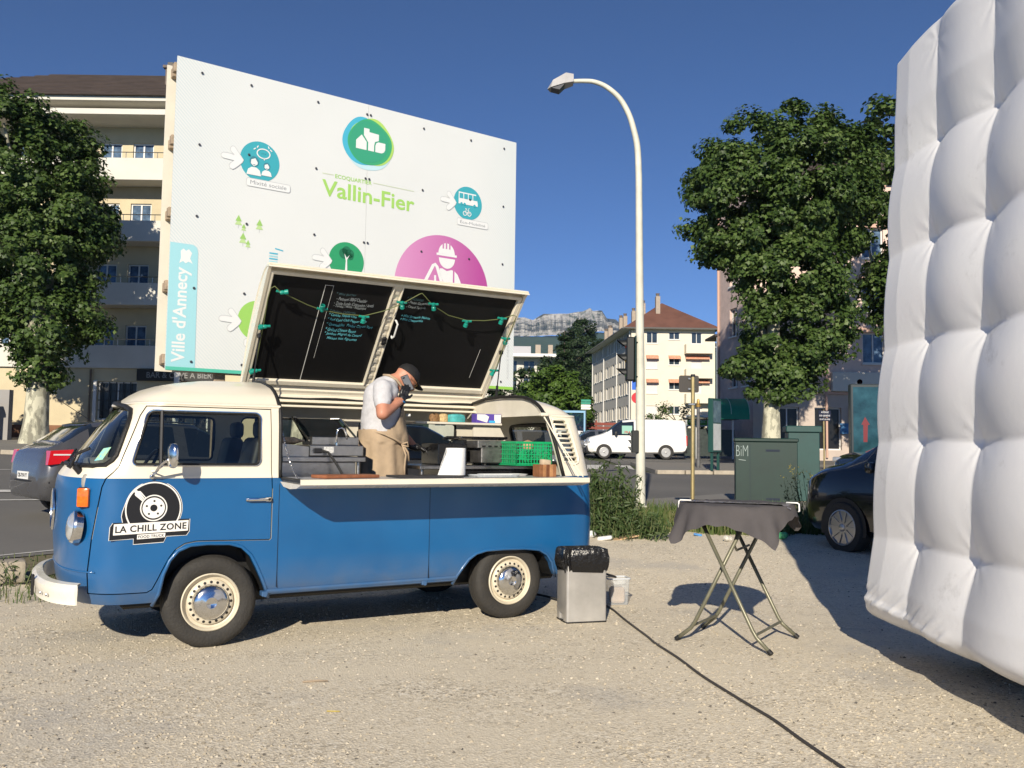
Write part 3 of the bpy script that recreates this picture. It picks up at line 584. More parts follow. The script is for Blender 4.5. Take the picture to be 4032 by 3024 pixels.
# ---- wheels
tyre_m = mat('tyre_rubber', (.022, .021, .020), .75, var=.4, vscale=12, bump=.3, bscale=60, col2=(.035, .032, .028))
rimp = mat('rim_cream', (.62, .56, .44), .4, var=.12, vscale=10)
def wheel(x, y, side, steer=0.):
    """side -1: outer face towards -y"""
    M_ = Matrix.Translation((x, y, .315)) @ Matrix.Rotation(steer, 4, 'Z') @ Matrix.Rotation(R(90) * (1 if side < 0 else -1), 4, 'X')   # local +z -> outward
    ty = MB().lathe([(.195, -.17), (.26, -.178), (.300, -.165), (.315, -.14), (.318, -.09), (.315, -.03), (.300, -.005), (.275, .006), (.235, .008), (.205, .0), (.190, -.012), (.190, -.17)], 56, M_)
    for k in range(4):   # tread grooves
        pass
    t = obj('wheel', ty, tyre_m, VAN, 40)
    obj('tread', MB().lathe([(.3185, -.128), (.3192, -.124), (.3192, -.1), (.3185, -.098)], 56, M_).lathe([(.3185, -.085), (.3192, -.082), (.3192, -.06), (.3185, -.057)], 56, M_), tyre_m, t, 40)
    rm = obj('rim', MB().lathe([(.197, -.03), (.199, .004), (.192, .010), (.184, .002), (.178, -.022), (.160, -.030), (.156, -.014), (.150, -.006), (.126, .000), (.120, -.004), (.05, -.006), (0, -.006)], 56, M_), rimp, t, 40)
    hm = MB().add([(.010 * math.cos(b), .010 * math.sin(b), 0) for b in [2 * math.pi * j / 10 for j in range(10)]], [tuple(range(10))]).mesh('ventilation_hole'); hm.materials.append(rubber)
    for k in range(20 if side < 0 else 0):
        a = 2 * math.pi * k / 20; h_ = bpy.data.objects.new('ventilation_hole', hm); C.objects.link(h_); h_.parent = rm; h_.matrix_local = M_ @ Matrix.Rotation(a, 4, 'Z') @ Matrix.Translation((.138, 0, -.0012)) @ Matrix.Rotation(R(14), 4, 'Y')
    obj('hubcap', MB().lathe([(.118, -.006), (.120, .010), (.114, .022), (.095, .034), (.07, .042), (.045, .045), (.040, .0475), (.034, .0475), (.031, .0445), (0, .0450)], 48, M_), chrome, rm, 180)
    return t
wheel(0, .02, -1, R(-2)); wheel(2.4, .02, -1); wheel(0, 1.60, 1, R(-2)); wheel(2.4, 1.60, 1)
# ---- louvre surround on the rear pillar
def lou(x, z, d): return (x, vY(x, z, d), z)
lp = [(2.768, 1.664), (2.81, 1.672), (2.90, 1.664), (2.945, 1.64), (2.985, 1.50), (3.04, 1.33), (3.03, 1.29), (2.99, 1.272), (2.91, 1.28), (2.873, 1.305), (2.828, 1.47)]
obj('louvre_surround', MB().tube([lou(x, z, -.002) for x, z in lp], .009, 8, True), two, VAN, 180)
for k in range(10):
    zc = 1.640 - .0400 * (k - .5); xl = 2.787 + .0118 * (k - .5); xr = 2.92 + .0125 * (k - .5)
    lb = MB().tube([lou(xl - .002, zc, -.004), lou((xl + xr) / 2, zc, -.002), lou(xr, zc - .003, -.004)], .0068, 6); obj('louvre_slat', lb, two, VAN, 180)
# ---- roof hatch (swung up on the far gutter)
AW = bpy.data.objects.new('roof_hatch', None)
def awn_part(name, mb, m, parent, sm=35): return obj(name, mb, m, parent, sm)
prof = [(-.02, .0), (.03, -.022), (.185, -.063), (.38, -.105), (.57, -.135), (.83, -.14), (.98, -.132), (1.10, -.114), (1.20, -.085), (1.262, -.05), (1.30, -.004), (1.318, .03)]
n_ = len(prof); mb = MB(); th = .02
inner = [(s_ - .004, z + th) for s_, z in prof]
for x in (.448, 2.84): mb.v += [(x, a, b) for a, b in prof] + [(x, a, b) for a, b in inner]
for k in range(n_ - 1):
    q = 2 * n_
    mb.f += [(k, k + 1, q + k + 1, q + k), (n_ + k + 1, n_ + k, q + n_ + k, q + n_ + k + 1), (k + 1, k, n_ + k, n_ + k + 1), (q + k, q + k + 1, q + n_ + k + 1, q + n_ + k)]; mb.m += [0] * 4
mb.f += [(0, 2 * n_, 3 * n_, n_), (n_ - 1, 2 * n_ - 1, 4 * n_ - 1, 3 * n_ - 1)]; mb.m += [0, 0]
hatch = obj('roof_hatch', fixn(mb.mesh('roof_hatch')), cream, VAN, 40, (0, 1.39, 1.86), (R(131.2), 0, 0))
# end panels that close the curved skin, frame rails and centre rib
def endp(x0, x1):
    pl = prof[1:] + [(1.25, .012), (.05, .012)]
    M_ = Matrix(((0, 0, 1, 0), (1, 0, 0, 0), (0, 1, 0, 0), (0, 0, 0, 1))); return MB().prism([(a, b) for a, b in pl], x0, x1, M_)
obj('end_rail', fixn(multi([endp(.452, .478), MB().bx(.478, .512, .10, 1.24, -.03, .006, .006)]).mesh('r')), cream, hatch)
obj('end_rail', fixn(multi([endp(2.810, 2.836), MB().bx(2.772, 2.810, .10, 1.24, -.03, .006, .006)]).mesh('r')), cream, hatch)
rib = obj('centre_rib', MB().bx(1.542, 1.555, .15, 1.235, -.04, .012, .003).bx(1.622, 1.635, .15, 1.235, -.04, .012, .003).bx(1.555, 1.622, .15, 1.235, -.04, -.004), cream, hatch)
hs = mat('rib_hole_shadowed_metal', (.55, .52, .45), .5)
for k in range(11):
    s_ = .22 + k * .092; obj('pressed_slot', MB().bx(1.568, 1.608, s_, s_ + .05, -.0035, .004, .006), cream, rib)
obj('top_rail', MB().bx(.478, 2.81, 1.215, 1.245, -.06, .004, .004).bx(.455, 2.83, 1.245, 1.285, -.055, -.035, .004).bx(.45, 2.84, 1.302, 1.325, .0, .022, .003), cream, hatch)
for k in range(9): obj('screw', MB().cyl((.56 + .27 * k, 1.268, -.036), (.56 + .27 * k, 1.268, -.030), .008, n=8), rubber, hatch)
obj('bottom_rail', MB().bx(.478, 2.81, .10, .152, -.03, .004, .006).bx(.478, 2.81, .055, .10, -.05, -.022, .004).bx(.452, 2.836, -.015, .055, -.035, .0, .008), cream, hatch)
bz_ = [(YC - vW(z) + .03, z) for z in (1.695, 1.72, 1.75, 1.78, 1.81, 1.837, 1.86)] ; bz_ = bz_ + [(YC, 1.872)] + [(2 * YC - y, z) for y, z in reversed(bz_)]
obj('roof_bulkhead', MB().prism(bz_, 2.738, 2.752, Matrix(((0, 0, 1, 0), (1, 0, 0, 0), (0, 1, 0, 0), (0, 0, 0, 1)))), lining, VAN, 0)
chalk = mat('chalkboard', (.006, .006, .0065), .5, var=.4, vscale=5, col2=(.009, .009, .010), spec=.25)
bl1 = obj('menu_board', MB().bx(.512, 1.542, .152, 1.215, -.05, -.022), chalk, hatch, 0)
bl2 = obj('menu_board', MB().bx(1.635, 2.772, .152, 1.215, -.05, -.022), chalk, hatch, 0)
obj('board_edge_strip', MB().bx(.955, .960, .156, 1.15, -.022, -.019).bx(1.026, 1.028, .40, 1.15, -.022, -.020).bx(.955, 1.03, 1.15, 1.153, -.022, -.02), mat('white_tape', (.65, .65, .62), .6), bl1, 0)
obj('board_edge_strip', MB().bx(2.60, 2.603, .28, .62, -.022, -.020), MATS['white_tape'], bl2, 0)
tq = mat('chalk_turquoise', (.13, .50, .58), .8); gy = mat('chalk_grey', (.27, .30, .31), .8); dk = mat('chalk_faded', (.05, .10, .11), .8)
def chalkline(board, txt, x0, s0, hgt, x1, m):
    """handwriting: slanted, jittered text lying on the board (local x to the right, up the board = +s)"""
    t = text_mb(txt, hgt, bold=.0006, space=1.05); fit(t, x0, x1, 0, hgt * .95)
    v = []
    for x, y, z in t.v: v.append((x + y * .18, s0 + y + .0035 * math.sin(x * 37) + .002 * math.sin(x * 91), -.0205))
    t.v = v; obj('chalk_writing', t, m, board, 0)
for txt, x0, s0, h, x1, m in (('* Mini Burger', 1.065, 1.062, .034, 1.24, dk), ('- Pastrami /BBG/Cheddar', 1.08, 1.018, .034, 1.35, gy), ('- Truite Fumée /Concombre / Aneth', 1.07, .972, .034, 1.42, gy), ('- Tomate / Motta / Balsamique', 1.07, .940, .034, 1.36, gy),
        ('* Quinoa California', 1.05, .885, .034, 1.28, dk), ('* Ceviche Téquila Lime', 1.05, .846, .036, 1.30, tq), ('* Red Cold Chili Pepper Soup', 1.05, .800, .036, 1.40, tq), ('* Quesadillas  Poulet Citron Vert', 1.05, .750, .036, 1.47, tq), ('* Grilled Cheese Bacon', 1.055, .698, .036, 1.33, tq), ('* Jambon Magret de Canard', 1.055, .652, .038, 1.39, tq), ('Maison aux Agrumes', 1.09, .606, .038, 1.36, tq)):
    chalkline(bl1, txt, x0, s0, h, x1, m)
for txt, x0, s0, h, x1, m in (('* Brochettes', 1.70, 1.09, .038, 1.86, dk), ('- Poulet Gingembre', 1.72, 1.045, .034, 1.93, gy), ('- Canard Teriyaki', 1.715, 1.00, .034, 1.90, gy), ('* Mini Brownie Maison', 1.70, .905, .030, 1.98, tq), ('* Mini Cheesecake', 1.70, .868, .030, 1.92, tq)):
    chalkline(bl2, txt, x0, s0, h, x1, m)
obj('grab_handle', MB().tube([(1.652, .875, -.01), (1.652, .885, .02), (1.668, .86, .035), (1.672, .73, .035), (1.664, .70, .02), (1.664, .705, -.01)], .009, 8), whitep, hatch)
obj('latch', MB().box((1.60, .66, .016), (.035, .085, .025), None, .006).cyl((1.60, .66, .02), (1.60, .66, .05), .012, n=10), blackp, hatch)
for x, s_, y1, x1 in ((2.80, .64, 1.05, 2.79), (.50, .63, 1.05, .47)):
    M_ = hatch.matrix_basis if False else (Matrix.Translation((0, 1.39, 1.86)) @ Matrix.Rotation(R(131.2), 4, 'X'))
    t_ = M_ @ Vector((x, s_, .03)); b_ = Vector((x1, y1, 1.742)); md = t_ * .45 + b_ * .55
    sg = obj('gas_strut', MB().cyl(b_, md, .012, n=10).cyl(md, t_, .006, n=8).box(b_, (.03, .05, .05), None, .006), blackp, VAN)
    obj('strut_bracket', MB().box(t_, (.025, .05, .04), None, .006), blackp, sg)
# ---- counter flap folded down to the outside
ctop = mat('counter_laminate', (.42, .43, .44), .30, var=.12, vscale=5)
ct = obj('counter', MB().bx(.46, 2.785, -.545, .02, 1.150, 1.180, .003), ctop, VAN)
cr_ = [(-.03, 1.185), (-.12, 1.150), (-.25, 1.128), (-.40, 1.122), (-.52, 1.135), (-.556, 1.150), (-.556, 1.183), (-.546, 1.186), (-.546, 1.148)]
skin = MB(); 
pl = [(-.05, 1.150), (-.14, 1.118), (-.30, 1.108), (-.46, 1.118), (-.54, 1.138), (-.560, 1.146), (-.560, 1.182), (-.548, 1.184), (-.548, 1.149)]
M_ = Matrix(((0, 0, 1, 0), (1, 0, 0, 0), (0, 1, 0, 0), (0, 0, 0, 1)))
obj('counter_skin', fixn(MB().prism(pl, .440, 2.795, M_).mesh('counter_skin')), cream, ct, 30)
obj('counter_end', MB().box((.452, -.30, 1.172), (.02, .50, .026), None, .005), rubber, ct); obj('counter_end', MB().box((2.788, -.30, 1.168), (.016, .50, .022), None, .005), rubber, ct)
# chain on the left, stays on the right
ch = MB(); a_ = Vector((.462, .02, 1.52)); b_ = Vector((.475, -.36, 1.19)); N = 26
for k in range(N):
    t = (k + .5) / N; p = a_.lerp(b_, t); p.z -= .05 * math.sin(math.pi * t); dr = (b_ - a_); dr.z -= .05 * math.pi * math.cos(math.pi * t); dr.normalize()
    q = dr.to_track_quat('Z', 'Y').to_matrix() @ Matrix.Rotation(R(90) * (k % 2), 3, 'Z')
    ch.tube([p + q @ Vector((.0065 * math.cos(u), 0, .0125 * math.sin(u))) for u in [2 * math.pi * j / 10 for j in range(10)]], .0020, 5, True)
obj('chain', ch, chrome, ct)
obj('counter_stay', MB().tube([(2.70, .0, 1.69), (2.82, -.36, 1.185)], .006, 6).tube([(2.70, .01, 1.69), (2.775, -.2, 1.42), (2.80, -.46, 1.185)], .005, 6).box((2.70, .0, 1.70), (.07, .05, .03), None, .006), cream, ct)
# ---- cab interior
seatm = mat('black_vinyl', (.018, .018, .02), .5, var=.3)
grey_trim = mat('cab_trim', (.30, .29, .27), .6, var=.15)
for y0 in (.22, 1.02):
    s_ = obj('seat', MB().box((.12, y0 + .18, 1.0), (.42, .42, .12), None, .04, 3), seatm, VAN)
    obj('backrest', MB().box((.33, y0 + .18, 1.24), (.12, .40, .46), Matrix.Rotation(R(12), 3, 'Y'), .05, 3), seatm, s_)
    obj('headrest', MB().box((.40, y0 + .18, 1.53), (.08, .22, .13), None, .03, 2), seatm, s_)
obj('dashboard', MB().box((-.70, YC, 1.13), (.28, 1.42, .16), None, .04, 2), grey_trim, VAN)
sw = obj('steering_wheel', MB().tube([(-.40 + .07 * math.sin(t) * 1.0, .42 + .19 * math.cos(t), 1.24 + .17 * math.sin(t) * .75) for t in [2 * math.pi * k / 28 for k in range(28)]], .012, 8, True).cyl((-.66, .42, 1.10), (-.40, .42, 1.24), .018, n=10).tube([(-.40, .24, 1.24), (-.42, .42, 1.235), (-.40, .60, 1.24)], .011, 6), blackp, VAN)
obj('cab_clutter', MB().box((-.66, .95, 1.25), (.16, .30, .10), Matrix.Rotation(.3, 3, 'Z'), .03, 2), mat('grey_fleece', (.35, .34, .33), .9, var=.3, vscale=20), VAN)
# ---- logo on the door (printed film, built as raised print of three layers)
blk = mat('print_black', (.012, .012, .014), .4); wht = mat('print_white', (.80, .78, .74), .4)
K = .4 / 2212   # photo-crop px -> metres is set below through an affine map
def L2(px_, pz_):
    """logo drawing units (crop pixels of the sticker) -> (x,z) on the door"""
    return (-.406 + (px_ - 1150) * (.348 / 1190), .982 - (pz_ - 825) * (.352 / 1130))
def lpoly(pts, layer, m, name, parent):
    q = MB(); q.add([(x, -.0535 - .0012 * layer, z) for x, z in pts], [tuple(range(len(pts)))]); 
    return obj(name, fixf(q), m, parent, 0)
def fixf(q):
    """orient every face towards -Y"""
    for i, f_ in enumerate(q.f):
        p = [q.v[k] for k in f_]; ar = sum(p[k][0] * p[(k + 1) % len(p)][2] - p[(k + 1) % len(p)][0] * p[k][2] for k in range(len(p)))
        if ar < 0: q.f[i] = tuple(reversed(f_))
    return q
outer_arc = [(1150 + 625 * math.cos(R(a)), 845 - 600 * math.sin(R(a))) for a in range(-28, 166, 6)]
sil = outer_arc + [(475, 900), (460, 1000), (490, 1130), (290, 1130), (230, 1220), (220, 1500), (735, 1480), (735, 1600), (1390, 1575), (1445, 1450), (1890, 1440), (1950, 1355), (1955, 1080), (1690, 1085)]
ctr = (1130, 950)
shrink = lambda pts, d: [(x + (ctr[0] - x) / math.hypot(x - ctr[0], y - ctr[1]) * d, y + (ctr[1] - y) / math.hypot(x - ctr[0], y - ctr[1]) * d) for x, y in pts]
LG = lpoly([L2(*p) for p in sil], 0, wht, 'logo', door)
lpoly([L2(*p) for p in shrink(sil, 14)], 1, blk, 'logo_ground', LG)
def lring(cx, cy, r0, r1, layer, m, a0=0, a1=360, n=56):
    q = MB(); P0 = [L2(cx + r0 * math.cos(R(a0 + (a1 - a0) * k / n)), cy - r0 * .965 * math.sin(R(a0 + (a1 - a0) * k / n))) for k in range(n + 1)]; P1 = [L2(cx + r1 * math.cos(R(a0 + (a1 - a0) * k / n)), cy - r1 * .965 * math.sin(R(a0 + (a1 - a0) * k / n))) for k in range(n + 1)]
    q.add([(x, -.0535 - .0012 * layer, z) for x, z in P0 + P1], [(k, k + 1, n + 2 + k, n + 1 + k) for k in range(n)]); obj('logo_ring', fixf(q), m, LG, 0)
lring(1140, 850, 604, 574, 2, wht, -33, 212)
lring(1145, 828, 293, 266, 2, wht); 
lpoly([L2(1145 + 240 * math.cos(t), 828 - 222 * math.sin(t)) for t in [2 * math.pi * k / 48 for k in range(48)]], 2, wht, 'logo_disc', LG)
for cx, cy, r_ in ((1145, 828, 78), (1153, 680, 24), (1303, 782, 24), (1237, 950, 24), (1045, 953, 24), (993, 786, 24)):
    lpoly([L2(cx + r_ * math.cos(t), cy - r_ * .95 * math.sin(t)) for t in [2 * math.pi * k / 20 for k in range(20)]], 3, blk, 'logo_dot', LG)
lpoly([L2(*p) for p in [(755, 440), (800, 465), (840, 462), (880, 500), (975, 608), (955, 615), (850, 510), (945, 630), (930, 645), (820, 540), (925, 655), (915, 670), (795, 570), (905, 670), (895, 685), (740, 560), (728, 540), (735, 500), (700, 470)]], 2, wht, 'logo_fork', LG)
lpoly([L2(*p) for p in [(318, 1155), (1920, 1108), (1910, 1335), (308, 1388)]], 3, wht, 'logo_banner', LG)
lpoly([L2(*p) for p in [(815, 1390), (1418, 1368), (1412, 1462), (812, 1488)]], 3, wht, 'logo_banner', LG)
def ltext(txt, bold, xa, xb, ytop, ybot, slope):
    t = text_mb(txt, 1, bold=bold, space=1.06); fit(t, xa, xb, 0, 1)
    q = MB(); q.add([(lambda p: (p[0], -.0535 - .0012 * 4, p[1]))(L2(x, ybot - (x - xa) * slope + (ytop - ybot) * y)) for x, y, z in t.v], t.f); obj('logo_lettering', fixf(q), blk, LG, 0)
ltext('LA CHILL ZONE', .022, 350, 1875, 1200, 1343, .032); ltext('FOOD TRUCK', .012, 838, 1392, 1408, 1468, .036)
# ================================================================== site hoarding behind the truck
BB = thing('billboard', 'large white printed site hoarding on timber posts behind the food truck', 'billboard', (-3.252, 8.252, 0), R(35.47))
BZ = 2.093
def panel_mat():
    M = bpy.data.materials.new('printed_panel'); M.use_nodes = True; n = M.node_tree; p = n.nodes['Principled BSDF']; p.inputs['Roughness'].default_value = .45
    tc = n.nodes.new('ShaderNodeTexCoord'); sp = n.nodes.new('ShaderNodeSeparateXYZ'); n.links.new(tc.outputs['Object'], sp.inputs[0])
    def mth(op, a, b=None):
        q = n.nodes.new('ShaderNodeMath'); q.operation = op
        for i, v in enumerate((a, b)):
            if v is None: continue
            if isinstance(v, (int, float)): q.inputs[i].default_value = v
            else: n.links.new(v, q.inputs[i])
        return q.outputs[0]
    u = mth('ADD', sp.outputs['X'], sp.outputs['Z']); st = mth('GREATER_THAN', mth('SINE', mth('MULTIPLY', u, 175.)), .1)
    def ramp(v, a, b):
        q = n.nodes.new('ShaderNodeMapRange'); q.inputs['From Min'].default_value = a; q.inputs['From Max'].default_value = b; n.links.new(v, q.inputs['Value']); return q.outputs[0]
    el = ramp(sp.outputs['X'], .75, .0); er = ramp(sp.outputs['X'], 3.45, 4.0); eb = ramp(sp.outputs['Z'], BZ + .7, BZ)
    mk = mth('MAXIMUM', mth('MAXIMUM', el, er), mth('MULTIPLY', eb, .7)); f = mth('MULTIPLY', mth('MULTIPLY', st, mk), .55)
    nz = n.nodes.new('ShaderNodeTexNoise'); nz.inputs['Scale'].default_value = 1.5; nz.inputs['Detail'].default_value = 6; n.links.new(tc.outputs['Object'], nz.inputs[0])
    rp = n.nodes.new('ShaderNodeValToRGB'); rp.color_ramp.elements[0].color = (.64, .665, .66, 1); rp.color_ramp.elements[1].color = (.69, .71, .70, 1); n.links.new(nz.outputs['Fac'], rp.inputs[0])
    mx = n.nodes.new('ShaderNodeMix'); mx.data_type = 'RGBA'; n.links.new(f, mx.inputs[0]); n.links.new(rp.outputs[0], mx.inputs[6]); mx.inputs[7].default_value = (.47, .57, .59, 1); n.links.new(mx.outputs[2], p.inputs['Base Color']); return M
pm = panel_mat()
W2 = 2.018
pan1 = obj('panel', MB().bx(0, W2 - .0015, -.012, 0, BZ, BZ + 3.02), pm, BB, 0); pan2 = obj('panel', MB().bx(W2 + .0015, 4.0, -.012, 0, BZ, BZ + 3.02), pm, BB, 0)
cpan = mat('panel_back_cream', (.72, .68, .58), .5, var=.05)
obj('rear_panel', MB().bx(-.035, 3.96, .215, .227, BZ + .0, BZ + 3.0), cpan, BB, 0)
for z in (.06, .76, 1.46, 2.16, 2.87): obj('batten', MB().bx(-.022, 3.95, .002, .075, BZ + z, BZ + z + .09, .004), wood, BB, 0); 
for z in (.06, .76, 1.46, 2.16, 2.87): obj('batten', MB().bx(.0, 3.9, .14, .213, BZ + z, BZ + z + .09, .004), wood, BB, 0)
for a in (.54, 2.0, 3.5):
    gzp = gz(-3.252 + a * .814, 8.252 + a * .58) - .3
    obj('post', MB().bx(a - .055, a + .055, .078, .138, gzp, BZ + 3.0, .006), wood, BB, 0)
# ---- print: flat layers a millimetre or two proud of the panel
def pc(name, r, g_, b): return mat('ink_' + name, (r, g_, b), .45)
teal = pc('teal', .05, .36, .43); green = pc('green', .03, .30, .13); lime = pc('lime', .30, .56, .12); pale = pc('pale_teal', .33, .62, .68); sky_b = pc('blue', .07, .42, .58); gtext = pc('text_green', .33, .58, .13); lgrey = pc('light_grey', .50, .52, .53); inkw = pc('white', .72, .735, .73); dteal = pc('dark_teal', .05, .21, .27); vio = pc('violet', .5, .2, .4); dgrn = pc('dark_green', .02, .16, .08)
def ink(pts, m, layer=1, name='print'):
    """polygon in board coordinates (a along, b up)"""
    q = MB(); q.add([(a, -.0135 - .0011 * layer, BZ + b) for a, b in pts], [tuple(range(len(pts)))]); return obj(name, fixf(q), m, BB, 0)
def inkmb(mb2, m, layer=1, name='print'):
    q = MB(); q.add([(x, -.0135 - .0011 * layer, BZ + y) for x, y, z in mb2.v], mb2.f); return obj(name, fixf(q), m, BB, 0)
def itext(txt, a0, a1, b0, b1, m, bold=0., layer=1, sp=1.):
    t = text_mb(txt, 1, bold=bold, space=sp); fit(t, a0, a1, b0, b1); return inkmb(t, m, layer, 'print_lettering')
def arrow(cx, cy, r):
    P = [(475, 560), (420, 480), (330, 350), (300, 310), (260, 298), (222, 330), (222, 375), (250, 420), (300, 465), (180, 432), (95, 424), (55, 455), (58, 505), (100, 530), (200, 552), (296, 572), (225, 625), (208, 665), (225, 715), (275, 738), (320, 718), (400, 655), (450, 610)]
    Q = [((x - 785) / 380, -(y - 575 - (x - 785) * .16) / 380) for x, y in P]; Q = [(cx + a * r, cy + b * r) for a, b in Q]
    ink(Q, inkw, 3, 'print_pointer'); inkmb(band(MB(), Q, .0055, 0, True), lgrey, 4, 'print_pointer_outline')
def badge(cx, cy, r, m, label, la0, la1, lb0, lb1):
    ink(circ(cx, cy, r, 48), m, 1, 'print_disc'); arrow(cx, cy, r)
    rr2 = rrect(la0, la1, lb0, lb1, .022); ink(rr2, inkw, 3, 'print_tag'); inkmb(band(MB(), rr2, .005, 0, True), lgrey, 4, 'print_tag_outline')
    itext(label, la0 + .04, la1 - .04, lb0 + .022, lb1 - .018, pc('text_grey', .28, .30, .32), .0, 4)
badge(.834, 2.15, .203, teal, 'Mixité sociale', .703, 1.157, 1.885, 1.965)
badge(3.315, 2.15, .195, teal, 'Éco-Mobilité', 3.17, 3.60, 1.88, 1.96)
badge(1.803, 1.267, .202, green, 'Écoquartier', 1.68, 2.05, 1.0, 1.08)
badge(.865, .54, .20, lime, 'Énergies', .733, 1.10, .275, .352)
# people and speech bubble
def person_icon(x, y, s, hair):
    ink(circ(x, y + .055 * s, .048 * s, 24, .052 * s), hair, 4); ink([(x - .03 * s, y + .07 * s), (x + .01 * s, y + .088 * s), (x + .036 * s, y + .05 * s), (x + .034 * s, y + .03 * s), (x, y + .002 * s), (x - .034 * s, y + .03 * s)], inkw, 5)
    ink([(x - .075 * s, y - .085 * s), (x - .06 * s, y - .03 * s), (x - .025 * s, y - .005 * s), (x + .025 * s, y - .005 * s), (x + .06 * s, y - .03 * s), (x + .075 * s, y - .085 * s)], inkw, 5); ink([(x - .014 * s, y + .024 * s), (x + .014 * s, y + .024 * s), (x, y + .012 * s)], dteal, 6)
person_icon(.775, 2.085, 1.0, dteal); person_icon(.905, 2.075, .72, dteal)
inkmb(band(MB(), circ(.868, 2.235, .066, 28, .048), .012, 0, True), inkw, 4, 'print_bubble'); ink([(.86, 2.19), (.885, 2.19), (.88, 2.165)], inkw, 4)
for k in range(3): ink(circ(.852 + .017 * k, 2.236, .0045, 8), dteal, 4)
for x, y, a in ((.765, 2.262, 40), (.80, 2.285, 65), (.925, 2.297, 115), (.955, 2.275, 140)):
    c_, s_ = math.cos(R(a)), math.sin(R(a)); inkmb(band(MB(), [(x, y), (x - c_ * .028 * (1 if a < 90 else -1) * -1 * (1 if a < 90 else -1), y + s_ * .026)], .011), inkw, 4)
# bus and bicycle
ink([(3.185, 2.27), (3.425, 2.27), (3.45, 2.16), (3.45, 2.13), (3.185, 2.13)], inkw, 4)
for k in range(4): ink([(3.196 + .063 * k, 2.255), (3.247 + .063 * k, 2.255), (3.249 + .063 * k, 2.195), (3.196 + .063 * k, 2.195)], teal, 5)
for x in (3.225, 3.268, 3.405): ink(circ(x, 2.132, .017, 16), teal, 5)
for x in (3.275, 3.335): inkmb(band(MB(), circ(x, 2.025, .024, 20), .009, 0, True), inkw, 4)
inkmb(band(MB(), [(3.275, 2.025), (3.29, 2.068), (3.325, 2.06), (3.30, 2.03), (3.335, 2.025)], .007), inkw, 4); inkmb(band(MB(), [(3.335, 2.025), (3.32, 2.085), (3.338, 2.09)], .007), inkw, 4); inkmb(band(MB(), [(3.278, 2.08), (3.30, 2.078)], .01), inkw, 4)
# tree emblem
for dx, dy, r_ in ((-.03, .055, .055), (.035, .06, .05), (.0, .085, .05), (.045, .03, .035)): ink(circ(1.80 + dx, 1.29 + dy, r_, 24), dgrn, 4)
ink([(1.785, 1.13), (1.815, 1.13), (1.808, 1.28), (1.835, 1.335), (1.803, 1.30), (1.775, 1.345), (1.793, 1.27)], inkw, 5)
inkmb(band(MB(), circ(.93, .585, .075, 28), .025, 0, True), pc('leaf', .12, .35, .08), 4); ink(circ(.93, .585, .062, 24), inkw, 4)
# quarter logo: three overlapping blobs and little houses
def blob(cx, cy, r, ph, n=48): return [(cx + r * (1 + .06 * math.sin(2 * t + ph)) * math.cos(t), cy + r * (1 + .05 * math.cos(3 * t + ph)) * math.sin(t)) for t in [2 * math.pi * k / n for k in range(n)]]
ink(blob(2.03, 2.55, .268, 1.2), pc('pale_blue', .48, .68, .74), 1); ink(blob(1.985, 2.60, .262, .3), sky_b, 2); ink(blob(2.065, 2.61, .256, 2.4), pc('lime2', .40, .62, .14), 3); ink(blob(2.042, 2.595, .252, 1.0), pc('green2', .05, .36, .17), 4); ink(blob(2.03, 2.60, .228, .4), pc('green3', .045, .33, .19), 5)
ink([(1.875, 2.51), (1.875, 2.60), (1.94, 2.67), (2.0, 2.60), (2.0, 2.51)], inkw, 6); ink([(1.965, 2.75), (2.03, 2.75), (2.03, 2.715), (2.145, 2.71), (2.145, 2.64), (2.10, 2.62), (2.09, 2.58), (2.09, 2.51), (2.018, 2.51), (2.018, 2.60), (1.965, 2.67)], inkw, 6)
ink([(2.105, 2.51), (2.105, 2.58), (2.115, 2.61), (2.14, 2.625), (2.225, 2.625), (2.225, 2.555), (2.21, 2.525), (2.18, 2.51)], inkw, 6)
itext('ECOQUARTIER', 1.648, 2.075, 2.13, 2.18, gtext, .012)
inkmb(band(MB(), [(1.504, 2.163), (1.632, 2.166)], .008), pc('rule', .55, .62, .45), 1); inkmb(band(MB(), [(2.095, 2.166), (2.596, 2.163)], .008), pc('rule', .55, .62, .45), 1)
itext('Vallin-Fier', 1.503, 2.606, 1.925, 2.10, gtext, .016)
# firs, striped tower
def fir(x, y, s):
    ink([(x - .033 * s, y), (x + .033 * s, y), (x, y + .055 * s)], pc('fir_pale', .45, .62, .28), 1); ink([(x - .028 * s, y + .035 * s), (x + .028 * s, y + .035 * s), (x, y + .09 * s)], pc('fir', .30, .52, .14), 2); inkmb(band(MB(), [(x, y), (x, y - .03 * s)], .006), lgrey, 1)
for x, y, s_ in ((.640, 1.475, 1.1), (.694, 1.425, .75), (.852, 1.46, 1.15), (.690, 1.30, 1.15), (.742, 1.265, .8)): fir(x, y, s_)
for k in range(5): ink([(.962, 1.12 + k * .028), (1.05, 1.12 + k * .028), (1.05, 1.134 + k * .028), (.962, 1.134 + k * .028)], sky_b if k % 2 == 0 else pale, 1)
ink([(1.02, 1.285), (1.105, 1.272), (1.105, 1.284), (1.02, 1.298)], sky_b, 1)
